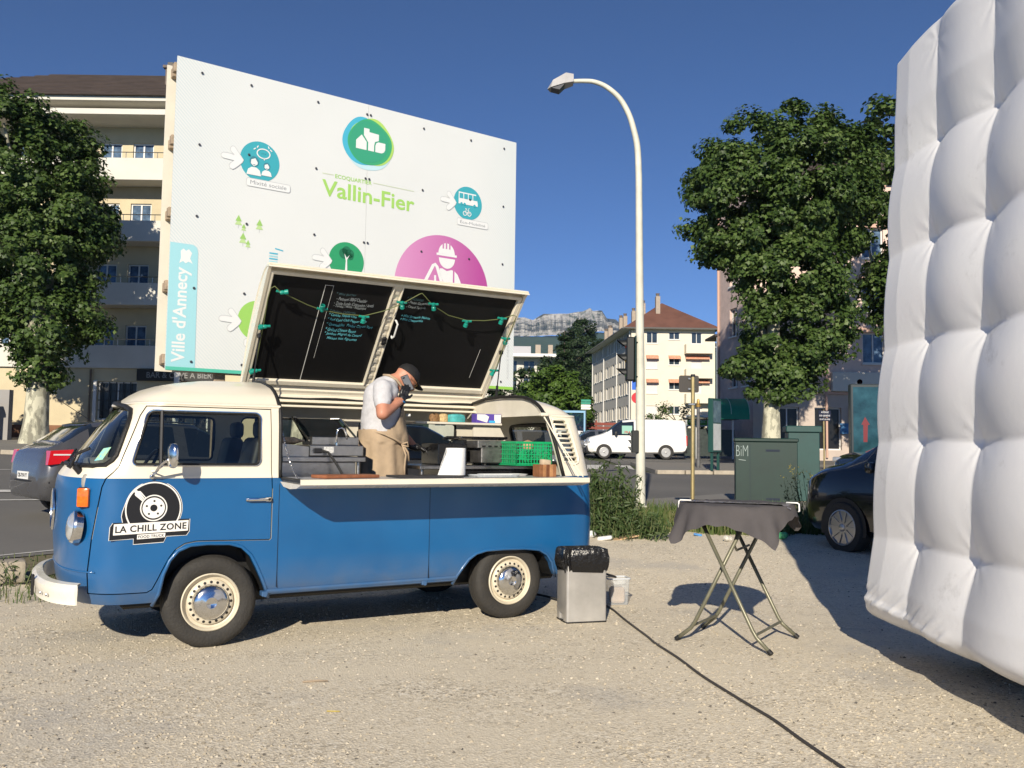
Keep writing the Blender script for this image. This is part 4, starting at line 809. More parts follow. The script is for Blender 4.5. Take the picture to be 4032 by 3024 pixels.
# worker in the violet disc
def viol():
    M = bpy.data.materials.new('ink_violet_graded'); M.use_nodes = True; n = M.node_tree; p = n.nodes['Principled BSDF']; p.inputs['Roughness'].default_value = .45
    tc = n.nodes.new('ShaderNodeTexCoord'); sp = n.nodes.new('ShaderNodeSeparateXYZ'); n.links.new(tc.outputs['Object'], sp.inputs[0]); mr = n.nodes.new('ShaderNodeMapRange'); mr.inputs['From Min'].default_value = 2.35; mr.inputs['From Max'].default_value = 3.5; n.links.new(sp.outputs['X'], mr.inputs['Value'])
    rp = n.nodes.new('ShaderNodeValToRGB'); rp.color_ramp.elements[0].color = (.62, .28, .50, 1); rp.color_ramp.elements[1].color = (.42, .075, .29, 1); n.links.new(mr.outputs[0], rp.inputs[0]); n.links.new(rp.outputs[0], p.inputs['Base Color']); return M
ink(circ(2.995, 1.10, .62, 72), viol(), 1, 'print_violet_disc')
hel = [(2.935 + .0, 1.505)] + [(3.038 + .108 * math.cos(R(a)), 1.515 + .122 * math.sin(R(a))) for a in range(180, -1, -12)]
ink([(2.928, 1.512)] + hel[2:-1] + [(3.150, 1.512)], inkw, 2, 'print_helmet'); inkmb(band(MB(), [(2.905, 1.500), (3.175, 1.500)], .026), inkw, 2, 'print_helmet_brim')
for x in (2.992, 3.034, 3.078): ink([(x - .010, 1.57), (x + .010, 1.57), (x + .010, 1.66), (x - .010, 1.66)], MATS['ink_violet'] if False else vio, 3)
ink([(2.937, 1.462), (3.152, 1.462)] + [(3.044 + .107 * math.cos(R(a)), 1.462 - .118 * math.sin(R(a))) for a in range(12, 180, 12)], inkw, 2, 'print_face')
ink([(2.95, 1.335), (2.985, 1.340), (3.045, 1.315), (3.105, 1.335), (3.128, 1.33), (3.128, 1.05), (2.995, 1.05), (2.995, 1.2), (2.95, 1.28)], inkw, 2, 'print_overall'); ink([(3.148, 1.325), (3.19, 1.29), (3.232, 1.21), (3.25, 1.10), (3.148, 1.10)], inkw, 2)
inkmb(band(MB(), [(2.75, 1.14), (2.865, 1.36), (2.89, 1.375), (2.915, 1.35), (2.985, 1.16)], .038), inkw, 2, 'print_arm'); inkmb(band(MB(), [(2.895, 1.10), (2.892, 1.25)], .026), inkw, 2)
# town banner along the left edge
bp = rrect(-.002, .262, .034, 1.215, .05); bp = [(max(0.001, a if not (a < .1 or b < .2) else a), b) for a, b in bp]
ink([(.002, .034), (.272, .034), (.262, 1.15), (.25, 1.19), (.215, 1.213), (.002, 1.213)], pale, 1, 'print_banner')
t = text_mb("Ville d'Annecy", 1, bold=.02); fit(t, .075, .985, 0, .165); t.v = [(.21 - y, x, z) for x, y, z in t.v]; inkmb(t, inkw, 2, 'print_lettering')
ink([(.09, 1.02), (.105, 1.075), (.10, 1.14), (.125, 1.165), (.15, 1.145), (.175, 1.165), (.205, 1.13), (.19, 1.075), (.215, 1.03), (.175, 1.045), (.15, 1.025), (.125, 1.045)], inkw, 2, 'print_crest')
ink([(.002, .001), (1.4, .001), (1.4, .034), (.002, .034)], pc('strip_teal', .09, .48, .36), 2, 'print_strip'); ink([(1.4, .001), (3.995, .001), (3.995, .034), (1.4, .034)], pc('strip_lime', .28, .55, .08), 2, 'print_strip')
t = text_mb('AGENCE PAPAYA', 1); fit(t, .12, .62, 0, .03); t.v = [(3.93 - y, x, z) for x, y, z in t.v]; inkmb(t, lgrey, 1, 'print_lettering')
sm_ = MB().lathe([(.0, .006), (.010, .006), (.013, 0)], 10, Matrix.Rotation(R(90), 4, 'X')).mesh('screw'); sm_.materials.append(mat('zinc_screw', (.10, .10, .11), .4, .6))
for b in (2.907, 2.197, 1.496, .797, .09):
    for a in (.235, .72, 1.431, 1.997, 2.041, 2.705, 3.34, 3.815):
        o = bpy.data.objects.new('screw', sm_); C.objects.link(o); o.parent = BB; o.location = (a, -.0195, BZ + b)
# ================================================================== things inside the truck (placed in truck coordinates)
def vw(u, v, z):
    c, s = math.cos(R(29.77)), math.sin(R(29.77)); return Vector((-2.069 + u * c - v * s, 6.243 + u * s + v * c, z))
def vthing(name, label, cat, u, v, z, rz=0.): return thing(name, label, cat, vw(u, v, z), R(29.77) + rz)
blkenamel = mat('black_enamel', (.012, .012, .013), .22, var=.4, vscale=8)
greasy = mat('greasy_steel', (.26, .25, .24), .45, .85, var=.45, vscale=9, bump=.1, bscale=30)
# sink-and-hob unit with raised black lid, on the left
t = vthing('gas_griddle', 'stainless griddle with its black lid raised, left of the cook', 'griddle', .96, .40, 1.33)
obj('housing', MB().bx(-.22, .215, -.16, .25, 0, .085, .006), steel, t); obj('back_panel', MB().bx(-.17, .215, -.05, .22, .085, .15, .005), steel, t)
obj('rating_plate', MB().bx(-.11, -.03, -.1625, -.158, .024, .072), mat('aluminium_label', (.62, .62, .60), .5, var=.4, vscale=60), t, 0)
obj('power_socket', MB().bx(-.19, -.128, -.185, -.158, .022, .06, .005), blackp, t)
obj('power_cable', MB().tube([(-.13, -.18, .042), (-.09, -.21, .03), (-.05, -.26, -.04), (.0, -.30, -.14)], .010, 8), rubber, t)
ld_ = obj('lid', MB().add([(-.175, .10, .12), (.215, .10, .12), (.16, .34, .30), (-.215, .34, .30)], [(0, 1, 2, 3)]).add([(-.175, .115, .112), (.215, .115, .112), (.16, .352, .292), (-.215, .352, .292)], [(3, 2, 1, 0)]), blkenamel, t, 0)
obj('lid_arm', MB().tube([(-.185, -.02, .12), (-.235, .30, .305), (-.19, .335, .305)], .009, 8), chrome, ld_); obj('lid_arm', MB().tube([(.225, -.02, .12), (.172, .30, .305), (.10, .335, .305)], .009, 8), chrome, ld_)
t = vthing('tap', 'small chrome swan-neck tap in front of the black lid', 'tap', .965, .28, 1.415)
obj('spout', MB().tube([(0, 0, .0), (0, 0, .10), (.012, .0, .128), (.035, 0, .138), (.058, 0, .125), (.076, 0, .09), (.084, 0, .045)], .0075, 8), chrome, t, 180); obj('base', MB().cyl((0, 0, 0), (0, 0, .02), .014, n=12), chrome, t)
t = vthing('steel_worktop', 'stainless worktop cabinet on the left side of the kitchen', 'worktop', .85, .40, .80)
obj('top', MB().bx(-.33, .33, -.20, .40, .485, .525, .005), steel, t); obj('cabinet', MB().bx(-.33, .26, -.17, .38, .0, .485, .005), steel, t)
obj('leg', MB().cyl((.29, -.14, 0), (.29, -.14, .485), .016, n=12), steel, t)
t = vthing('steel_prep_box', 'low stainless prep box beside the chain at the left of the counter', 'box', .63, .38, 1.3255)
obj('box', MB().add([(-.11, -.13, 0), (.105, -.13, 0), (.105, .18, 0), (-.11, .18, 0), (-.11, -.13, .10), (.105, -.13, .075), (.105, .18, .075), (-.11, .18, .10)], [(3, 2, 1, 0), (4, 5, 6, 7), (0, 1, 5, 4), (1, 2, 6, 5), (2, 3, 7, 6), (3, 0, 4, 7)]), steel, t, 0)
bm_ = MB()
for k in range(11): pass
tag(obj('bread_bag', MB().lathe([(0, -.10), (.018, -.095), (.030, -.05), (.026, 0), (.030, .05), (.016, .09), (.008, .12), (.012, .135)], 12, Matrix.Translation(vw(.60, .36, 1.446)) @ Matrix.Rotation(R(29.77 + 8), 4, 'Z') @ Matrix.Rotation(R(90), 4, 'Y')), mat('bread_in_film', (.55, .38, .22), .3, var=.5, vscale=25, bump=.4, bscale=50), None), 'small bread bag lying on the steel prep box', 'bread bag')
# plancha on the right and its bench
t = vthing('steel_bench', 'dark steel bench under the griddle plate at the right', 'bench', 2.30, .55, .80)
obj('top', MB().bx(-.62, .62, -.28, .45, .425, .455, .004), steel, t); obj('front', MB().bx(-.30, .60, -.25, .42, 0, .425, .004), blkenamel, t)
for u in (-.58,): obj('leg', MB().cyl((u, -.22, 0), (u, -.22, .425), .016, n=10), steel, t)
t = vthing('plancha', 'greasy steel griddle plate with splash guard right of the cook', 'griddle', 2.42, .52, 1.257)
obj('body', MB().bx(-.13, .245, -.17, .25, .02, .155, .006), greasy, t); obj('splash_guard', MB().bx(-.165, .265, -.175, -.165, .150, .215, .003).bx(-.165, -.155, -.165, .28, .15, .215, .003).bx(.255, .265, -.165, .28, .15, .215, .003), greasy, t)
for k in range(6): obj('slot', MB().bx(-.13 + .06 * k, -.095 + .06 * k, -.1785, -.1755, .158, .172, .004), rubber, t)
obj('rear_hood', MB().box((-.0, .20, .235), (.62, .10, .02), Matrix.Rotation(R(-8), 3, 'X'), .004).bx(-.20, -.16, .05, .28, .0, .22, .006), blkenamel, t)
for x in (-.08, .19): obj('foot', MB().cyl((x, -.14, 0), (x, -.14, .02), .014, n=10), rubber, t)
t = vthing('fryer', 'black fryer box by the cook\'s gloved hand', 'fryer', 2.08, .62, 1.257)
obj('body', MB().bx(-.15, .13, -.16, .2, .0, .185, .008), blkenamel, t); obj('knob', MB().cyl((.09, -.18, .06), (.09, -.16, .06), .016, n=14), blackp, t); obj('basket_handle', MB().tube([(.0, -.05, .18), (.01, -.09, .215), (.03, -.24, .24)], .006, 8), steel, t)
# green crate
gp = mat('green_crate_plastic', (.008, .36, .13), .4, var=.12)
t = vthing('crate', 'green plastic lattice crate at the rear of the truck kitchen', 'crate', 2.66, .235, 1.262)
w_, d_, h_ = .36, .32, .205
obj('rim', MB().bx(-w_ / 2, w_ / 2, -d_ / 2, -d_ / 2 + .012, h_ - .02, h_, .002).bx(-w_ / 2, w_ / 2, d_ / 2 - .012, d_ / 2, h_ - .02, h_, .002).bx(-w_ / 2, -w_ / 2 + .012, -d_ / 2 + .012, d_ / 2 - .012, h_ - .02, h_, .002).bx(w_ / 2 - .012, w_ / 2, -d_ / 2 + .012, d_ / 2 - .012, h_ - .02, h_, .002), gp, t)
obj('floor', MB().bx(-w_ / 2, w_ / 2, -d_ / 2, d_ / 2, 0, .008), gp, t)
for s_ in (-1, 1):
    q = MB(); y = s_ * (d_ / 2 - .006)
    for z in (.012, .05, .09, .13, .16): q.bx(-w_ / 2 + .002, w_ / 2 - .002, y - .004, y + .004, z, z + .009)
    for k in range(13): x = -w_ / 2 + .006 + (w_ - .012) * k / 12; q.bx(x - .0035, x + .0035, y - .0035, y + .0035, .0, h_ - .02)
    for k in range(12):
        x = -w_ / 2 + .006 + (w_ - .012) * k / 12; x2 = x + (w_ - .012) / 12
        for z0 in (.055, .097): q.tube([(x, y, z0 if k % 2 else z0 + .036), (x2, y, z0 + .036 if k % 2 else z0)], .003, 4)
    obj('lattice_side', q, gp, t, 0)
    q = MB(); x = s_ * (w_ / 2 - .006)
    for z in (.012, .05, .09, .13, .16): q.bx(x - .004, x + .004, -d_ / 2 + .002, d_ / 2 - .002, z, z + .009)
    for k in range(11): y = -d_ / 2 + .006 + (d_ - .012) * k / 10; q.bx(x - .0035, x + .0035, y - .0035, y + .0035, .0, h_ - .02)
    obj('lattice_end', q, gp, t, 0)
tag(obj('bread_roll', MB().lathe([(0, 0), (.045, .01), (.055, .04), (.045, .075), (0, .09)], 12, Matrix.Translation(vw(2.69, .24, 1.392))), mat('bread_crust', (.52, .30, .18), .7, var=.4, vscale=30, bump=.4)), 'bread roll in film standing in the green crate', 'bread')
# shelf at the far wall, packets
t = vthing('shelf', 'cream shelf with side cheek above the griddle plate', 'shelf', 2.29, .88, 1.19)
obj('board', MB().bx(-.44, .44, -.10, .12, .425, .445, .003), lining, t); obj('cheek', MB().add([(.16, -.06, 0), (.44, -.06, 0), (.50, -.06, .30), (.43, -.06, .424), (.16, -.06, .424), (.16, -.04, 0), (.44, -.04, 0), (.50, -.04, .30), (.43, -.04, .424), (.16, -.04, .424)], [(0, 1, 2, 3, 4), (9, 8, 7, 6, 5), (0, 5, 6, 1), (1, 6, 7, 2), (2, 7, 8, 3), (3, 8, 9, 4), (4, 9, 5, 0)]), lining, t, 0)
t = vthing('freezer_bag_carton', 'violet and white freezer bag carton standing on the shelf', 'carton', 2.60, .85, 1.6355)
q = obj('carton', MB().bx(-.13, .13, -.05, .05, 0, .085, .002), mat('carton_violet', (.10, .06, .36), .5, var=.1), t, 0)
obj('front_print', MB().add([(-.125, -.0515, .03), (-.02, -.0515, .005), (.0, -.0515, .06), (-.04, -.0515, .08), (-.125, -.0515, .08)], [(0, 1, 2, 3, 4)]), whitep, q, 0); obj('side_print', MB().add([(.055, -.0515, .004), (.126, -.0515, .004), (.126, -.0515, .08), (.055, -.0515, .08)], [(0, 1, 2, 3)]), whitep, q, 0)
obj('blue_print', MB().add([(.0, -.0522, .004), (.065, -.0522, .004), (.065, -.0522, .024), (.0, -.0522, .024)], [(0, 1, 2, 3)]), mat('print_cyan', (.05, .42, .75), .5), q, 0)
cl = glass('clear_film', (.75, .82, .80))
for nm, lb, u, m_, w2 in (('nut_bag', 'brown nuts in a clear bag on the shelf', 2.08, mat('nuts', (.22, .12, .05), .7, var=.5, vscale=60), .05), ('stick_bag', 'wooden sticks in a clear bag on the shelf', 2.17, mat('sticks', (.55, .40, .20), .7, var=.5, vscale=70), .045), ('napkin_bag', 'turquoise napkins in a clear bag on the shelf', 2.30, mat('turquoise_paper', (.07, .38, .38), .4, var=.4, vscale=20), .09)):
    tag(obj(nm, MB().lathe([(0, 0), (w2, .004), (w2 * 1.05, .04), (w2 * .9, .07), (w2 * .5, .078), (0, .08)], 10, Matrix.Translation(vw(u, .88, 1.6355)) @ Matrix.Rotation(R(29.77), 4, 'Z') @ Matrix.Diagonal((1, .6, 1, 1))), m_), lb, 'bag')
# ---- on the counter
board_w = mat('cutting_board_wood', (.30, .11, .05), .45, var=.35, vscale=16, bump=.1)
tag(obj('cutting_board', MB().box((0, 0, .0125), (.46, .20, .024), None, .006, 2), board_w, None, 35, vw(.865, -.24, 1.181), (0, 0, R(29.77 + 14))), 'long reddish wooden cutting board on the counter', 'cutting board')
tag(obj('slate_board', MB().box((0, 0, .008), (.52, .30, .014), None, .003), mat('slate', (.035, .035, .037), .6, var=.3, vscale=20), None, 35, vw(1.50, -.22, 1.1805), (0, 0, R(29.77 - 3))), 'thin dark slate slab lying on the counter', 'slate')
t = vthing('paper_roll', 'white paper kitchen roll with a sheet hanging on the counter', 'paper roll', 1.77, -.20, 1.1965)
pw_ = mat('white_paper', (.80, .80, .79), .8, bump=.1, bscale=30)
obj('roll', MB().lathe([(.022, .0), (.076, .0), (.078, .004), (.078, .205), (.076, .21), (.022, .21), (.022, .0)], 32), pw_, t, 40)
obj('loose_sheet', MB().add([(-.075, .02, .20), (-.075, .02, .005), (-.16, -.02, .004), (-.078, -.005, .205), (-.12, .0, .1)], [(0, 1, 2, 4), (0, 4, 3)]).add([(-.02, -.079, .208), (-.02, -.079, .002), (-.165, -.03, .002), (-.07, -.035, .208)], [(0, 1, 2, 3)]), pw_, t, 0)
tr = mat('tray_white', (.76, .76, .74), .35, var=.2, vscale=70, col2=(.52, .60, .66))
for nm, u, v, a, l in (('serving_tray', 2.10, -.22, -3, 'patterned white oblong tray nearest the counter edge'), ('serving_tray', 2.26, -.08, 1, 'plain white oblong tray behind the patterned one')):
    mb = MB(); rr0 = rrect(-.19, .19, -.075, .075, .03); rr1 = rrect(-.205, .205, -.09, .09, .035); n_ = len(rr0); mb.add([(x, y, .002) for x, y in rr0] + [(x, y, .018) for x, y in rr1] + [(x * .985, y * .97, .018) for x, y in rr1] + [(x * .98, y * .96, .005) for x, y in rr0], [tuple(reversed(range(n_)))] + [(i, (i + 1) % n_, n_ + (i + 1) % n_, n_ + i) for i in range(n_)] + [(n_ + i, n_ + (i + 1) % n_, 2 * n_ + (i + 1) % n_, 2 * n_ + i) for i in range(n_)] + [(2 * n_ + i, 2 * n_ + (i + 1) % n_, 3 * n_ + (i + 1) % n_, 3 * n_ + i) for i in range(n_)] + [tuple(3 * n_ + i for i in range(n_))])
    tag(obj(nm, mb, tr if 'patterned white' in l else whitep, None, 40, vw(u, v, 1.1805), (0, 0, R(29.77 + a))), l, 'tray', 'trays on the counter')
t = vthing('napkin_holder', 'striped wooden napkin holder at the right end of the counter', 'napkin holder', 2.56, -.25, 1.181)
for k, c in enumerate(((.24, .10, .04), (.36, .17, .07), (.16, .06, .025), (.42, .21, .09), (.28, .12, .05))): obj('slat', MB().bx(-.08 + .032 * k, -.048 + .032 * k, -.055, .055, 0, .10 - .001 * (k % 2), .002), mat('holder_wood%d' % k, c, .5, var=.3, vscale=20), t, 0)
obj('napkin', MB().box((.005, 0, .115), (.085, .06, .05), Matrix.Rotation(.1, 3, 'Y'), .012, 2), mat('kraft_napkin', (.50, .40, .28), .9, var=.2, vscale=30), t)
# ---- string of empty lamp holders on the hatch
SL = thing('string_lights', 'green festoon lamp holders on a cable strung across the raised hatch', 'string lights', vw(0, 0, 0), R(29.77))
HM = Matrix.Translation((0, 1.39, 1.86)) @ Matrix.Rotation(R(131.2), 4, 'X')
def aw(u, s, n): return HM @ Vector((u, s, n))
lampc = mat('lampholder_green', (.01, .26, .20), .35, var=.2); cabm = mat('festoon_cable', (.11, .13, .045), .5)
hold = [(.597, 1.075, 20), (.963, .945, 100), (1.341, .905, -90), (1.640, 1.085, -70), (1.936, 1.10, -70), (2.318, .955, -95), (2.662, 1.02, -95)]
path = [(.53, .27, .03), (.523, .5, .025), (.515, .73, .03), (.50, 1.0, .03), (.505, 1.10, .03), (.53, 1.125, .035), (.58, 1.085, .04), (.70, 1.03, .035), (.83, .975, .03), (.963, .935, .03), (1.15, .915, .03), (1.341, .915, .03), (1.50, .985, .035), (1.64, 1.075, .04), (1.78, 1.19, .03), (1.80, 1.20, .03), (1.936, 1.09, .03), (2.12, 1.0, .03), (2.318, .965, .03), (2.5, .98, .03), (2.662, 1.015, .03), (2.76, 1.075, .04), (2.79, 1.07, .05), (2.79, .9, .06), (2.78, .72, .06), (2.79, .58, .06), (2.80, .50, .06), (2.80, .41, .06)]
obj('cable', MB().tube([aw(.55, .02, .05)] + [aw(*p) for p in path], .0045, 6), cabm, SL, 180)
def holder(u, s, ang):
    d = Vector((math.cos(R(ang)), math.sin(R(ang)), .15)).normalized(); Mq = HM @ Matrix.Translation((u, s, .04)) @ d.to_track_quat('Z', 'X').to_matrix().to_4x4()
    h = obj('lamp_holder', MB().lathe([(.0, -.016), (.016, -.014), (.018, .008), (.014, .016), (.020, .022), (.021, .050), (.017, .052), (.016, .024), (0, .022)], 16, Mq).tube([aw(u - .045, s + .008, .035), aw(u, s, .035), aw(u + .045, s + .008, .035)], .011, 8), lampc, SL, 40); return h
for a in hold: holder(*a)
for u, s, an in ((.525, .73, 190), (.535, .27, 200), (2.785, .80, -80), (2.80, .42, -110)): holder(u, s, an)
# ================================================================== the cook
def capsule(mb, p0, p1, r0, r1, n=14, k=4, sq=None):
    """tapered capsule with round ends; sq=(axis vector, factor) flattens the section"""
    p0, p1 = Vector(p0), Vector(p1); d = (p1 - p0).normalized(); pts = []; rr = []
    for i in range(k + 1): a = R(90 * i / k); pts.append(p0 - d * r0 * math.cos(a)); rr.append(max(1e-4, r0 * math.sin(a)))
    for i in range(k + 1): a = R(90 * i / k); pts.append(p1 + d * r1 * math.sin(a)); rr.append(max(1e-4, r1 * math.cos(a)))
    q = MB().tube(pts, rr, n); 
    if sq:
        ax = Vector(sq[0]).normalized(); c = (p0 + p1) / 2; q.v = [tuple(Vector(v) - ax * ax.dot(Vector(v) - c) * (1 - sq[1])) for v in q.v]
    mb.add(q.v, q.f); return mb
def ell(mb, c, r, rot=None, n=20, k=12):
    q = MB().lathe([(max(1e-4, math.sin(math.pi * i / k)), -math.cos(math.pi * i / k)) for i in range(k + 1)], n)
    mb.add([((rot @ Vector((v[0] * r[0], v[1] * r[1], v[2] * r[2]))) if rot else Vector((v[0] * r[0], v[1] * r[1], v[2] * r[2]))) + Vector(c) for v in q.v], q.f); return mb
def remesh(mb, vox, sm=4, fac=.5):
    o = tmpobj(fixn(mb.mesh('r'))); a = o.modifiers.new('r', 'REMESH'); a.mode = 'VOXEL'; a.voxel_size = vox; a.use_smooth_shade = True
    if sm: s = o.modifiers.new('s', 'SMOOTH'); s.iterations = sm; s.factor = fac
    bpy.context.view_layer.update(); me = evalmesh(o, 'r'); rem(o); return me
def keep(me, cond):
    bm = bmesh.new(); bm.from_mesh(me); bmesh.ops.delete(bm, geom=[v for v in bm.verts if not cond(v.co)], context='VERTS'); bm.to_mesh(me); bm.free(); return me
PX, PY, PZ = 1.46, .58, .462
PER = vthing('person', 'cook in grey T-shirt, beige apron and black cap, phoning while working the grill', 'person', PX, PY, PZ)
def L(u, v, z): return (u - PX, v - PY, z - PZ)
skin = mat('skin', (.50, .225, .145), .5, var=.12, vscale=12, bump=.05, bscale=90); shirt_m = mat('heather_tshirt', (.50, .50, .52), .9, var=.12, vscale=30, bump=.15, bscale=25)
apron_m = mat('beige_apron', (.40, .30, .20), .9, var=.14, vscale=9, bump=.35, bscale=11); glove_m = mat('black_nitrile', (.014, .014, .016), .38, bump=.15, bscale=60); cap_m = mat('black_cap', (.012, .012, .013), .8, var=.3)
# joints
SHr, ELr, WRr = L(1.385, .40, 1.885), L(1.345, .285, 1.675), L(1.555, .40, 1.795)
SHl, ELl, WRl = L(1.50, .76, 1.87), L(1.66, .80, 1.585), L(1.835, .76, 1.41)
HEAD = Vector(L(1.655, .56, 1.985)); hr = Matrix.Rotation(R(38), 3, 'Y')      # nods forward and down
torso = [(L(1.45, .58, 1.36), L(1.46, .58, 1.52), .165, .175), (L(1.46, .58, 1.52), L(1.455, .58, 1.68), .175, .165), (L(1.455, .58, 1.68), L(1.44, .58, 1.82), .165, .14), (L(1.44, .45, 1.86), L(1.46, .71, 1.85), .095, .095), (L(1.53, .58, 1.47), L(1.50, .58, 1.62), .14, .13)]
def tor(mb, e=0.):
    for a, b, r0, r1 in torso: capsule(mb, a, b, r0 + e, r1 + e, 20, 5)
    return mb
bd = MB(); tor(bd, -.006)
capsule(bd, L(1.47, .58, 1.93), L(1.57, .565, 1.975), .068, .062)                                  # neck
q = MB(); ell(q, (0, 0, .02), (.098, .078, .112)); ell(q, (.030, 0, -.055), (.064, .058, .062)); ell(q, (.058, 0, -.088), (.032, .036, .026)); ell(q, (-.01, 0, .03), (.100, .080, .100))   # skull, jaw, chin
capsule(q, (.088, 0, .012), (.112, 0, -.022), .011, .017, 10); ell(q, (.088, 0, .028), (.018, .055, .012)); ell(q, (.088, 0, -.052), (.016, .026, .009)); ell(q, (.090, 0, -.066), (.013, .022, .007))        # nose, brow, lips
for s_ in (-1, 1): ell(q, (-.005, s_ * .080, .0), (.020, .010, .032)); ell(q, (.083, s_ * .032, .010), (.012, .014, .010))
bd.add([hr @ Vector(v) + HEAD for v in q.v], q.f)
for sh, el_, wr in ((SHr, ELr, WRr), (SHl, ELl, WRl)): capsule(bd, sh, el_, .068, .054); capsule(bd, el_, wr, .055, .033)
for s_ in (-1, 1): capsule(bd, L(1.45, .58 + s_ * .10, 1.32), L(1.46, .58 + s_ * .10, .90), .070, .055); capsule(bd, L(1.46, .58 + s_ * .10, .90), L(1.43, .58 + s_ * .10, .53), .062, .042); capsule(bd, L(1.43, .58 + s_ * .10, .492), L(1.57, .58 + s_ * .11, .485), .028, .022)
obj('body', remesh(bd, .013, 4), skin, PER, 180)
# shirt with short sleeves
sh_ = MB(); tor(sh_, .008)
def lerp(a, b, t): return tuple(Vector(a).lerp(Vector(b), t))
capsule(sh_, SHr, lerp(SHr, ELr, .55), .082, .074, 18, 5); capsule(sh_, SHl, lerp(SHl, ELl, .45), .08, .07, 18, 5); capsule(sh_, L(1.46, .58, 1.90), L(1.51, .575, 1.935), .10, .085)
capsule(sh_, L(1.44, .58, 1.30), L(1.45, .58, 1.45), .172, .176)
me = remesh(sh_, .013, 5); dS = (Vector(ELr) - Vector(SHr)).normalized()
for v in me.vertices:   # soft cloth folds
    c = v.co; k = .0045 * math.sin(c.z * 26 + c.x * 34 + 3 * math.sin(c.y * 9)) * max(0, 1 - abs(c.z - 1.05) / .5) + .0015 * math.sin(c.z * 70 - c.x * 50); c += v.normal * k
ex, ez = [-.16, -.05, .04, .10, .145, .175, .19], [1.095, 1.075, 1.14, 1.24, 1.32, 1.36, 1.40]
keep(me, lambda c: c.z > np.interp(c.x, ex, ez) - .07 or (c.x < -.145 and c.z > .86))
shirt = obj('shirt', me, shirt_m, PER, 180)
# trousers
tr_ = MB()
for s_ in (-1, 1): capsule(tr_, L(1.45, .58 + s_ * .10, 1.30), L(1.46, .58 + s_ * .10, .90), .088, .07); capsule(tr_, L(1.46, .58 + s_ * .10, .90), L(1.43, .58 + s_ * .10, .56), .08, .065)
obj('trousers', remesh(tr_, .014, 4), mat('dark_trousers', (.03, .035, .05), .8), PER, 180)
for s_ in (-1, 1): obj('shoe', MB().box(L(1.50, .58 + s_ * .105, .5), (.27, .095, .07), None, .03, 3), rubber, PER)
# apron: cloth just outside the shirt, cut to bib and wrap-round skirt
ap = MB(); tor(ap, .022); capsule(ap, L(1.455, .58, 1.02), L(1.455, .58, 1.44), .205, .186, 24, 5); capsule(ap, L(1.53, .58, 1.10), L(1.53, .58, 1.44), .16, .15, 20, 5)
me = remesh(ap, .013, 4)
ex, ez = [-.16, -.05, .04, .10, .145, .175, .19], [1.095, 1.075, 1.14, 1.24, 1.32, 1.36, 1.40]
keep(me, lambda c: (.50 < c.z < 1.42) and (c.z < np.interp(c.x, ex, ez)))
for v in me.vertices:
    c = v.co
    if c.z < .98: c += v.normal * .007 * math.sin(math.atan2(c.y, c.x) * 9 + c.z * 3)
    else: c += v.normal * .004 * (1 + math.sin(c.x * 45 + c.z * 25))
apron = obj('apron', me, apron_m, PER, 180)
def on_torso(x, s=-1): return None
tie = [(-.175, -.03, 1.085), (-.14, -.135, 1.075), (-.06, -.20, 1.05), (.03, -.212, 1.01), (.10, -.19, .975), (.155, -.14, .955), (.20, -.06, .95)]
obj('apron_tie', MB().tube(tie, .011, 6).tube([(.10, -.20, .97), (.13, -.215, .88), (.12, -.215, .78), (.125, -.21, .70)], .009, 6).tube([(.105, -.205, .965), (.155, -.20, .90), (.17, -.19, .83)], .009, 6).tube([(.10, -.205, .97), (.135, -.23, .985), (.15, -.215, .95), (.105, -.21, .955)], .008, 6), apron_m, apron, 180)
obj('neck_strap', MB().tube([(.16, -.065, 1.40), (.13, -.085, 1.46), (.085, -.085, 1.51), (.03, -.06, 1.545), (.0, .0, 1.55)], .011, 6), apron_m, apron, 180)
obj('badge', MB().box((.205, -.075, 1.215), (.012, .04, .02), Matrix.Rotation(R(30), 3, 'Z'), .002), whitep, apron, 0)
# cap, hair, glasses
hm = lambda v: tuple(hr @ Vector(v) + HEAD)
cp = MB(); q = MB().lathe([(.0, .128), (.04, .124), (.072, .106), (.092, .075), (.100, .045), (.101, .030), (.096, .030)], 28); cp.add([hm((v[0] * 1.06 - .004, v[1] * .87, v[2] + .005)) for v in q.v], q.f)
br = []; n_ = 15
for k in range(n_): t = -math.pi * .42 + math.pi * .84 * k / (n_ - 1); br.append((.095 * math.cos(t) * 1.02, .082 * math.sin(t), .04))
for k in range(n_): t = -math.pi * .42 + math.pi * .84 * k / (n_ - 1); br.append((.075 + .105 * math.cos(t), .080 * math.sin(t), .048 - .020 * math.cos(t) - .012 * (1 - math.cos(2 * t))))
cp.add([hm(v) for v in br] + [hm((v[0], v[1], v[2] - .006)) for v in br], [(k, k + 1, n_ + k + 1, n_ + k) for k in range(n_ - 1)] + [(2 * n_ + n_ + k, 2 * n_ + n_ + k + 1, 2 * n_ + k + 1, 2 * n_ + k) for k in range(n_ - 1)] + [(n_ + k, n_ + k + 1, 3 * n_ + k + 1, 3 * n_ + k) for k in range(n_ - 1)])
obj('cap', cp, cap_m, PER, 40)
hb_ = MB(); ell(hb_, (0, 0, .025), (.1005, .0805, .085)); me = fixn(MB().add([hm(v) for v in hb_.v], hb_.f).mesh('hair')); ihr = hr.transposed()
keep(me, lambda c: (lambda p: p.x < -.012 and p.z < .07 and p.z > -.045)(ihr @ (c - HEAD)))
obj('hair', me, mat('brown_hair', (.05, .03, .018), .7, bump=.5, bscale=120), PER, 180)
gl_ = MB()
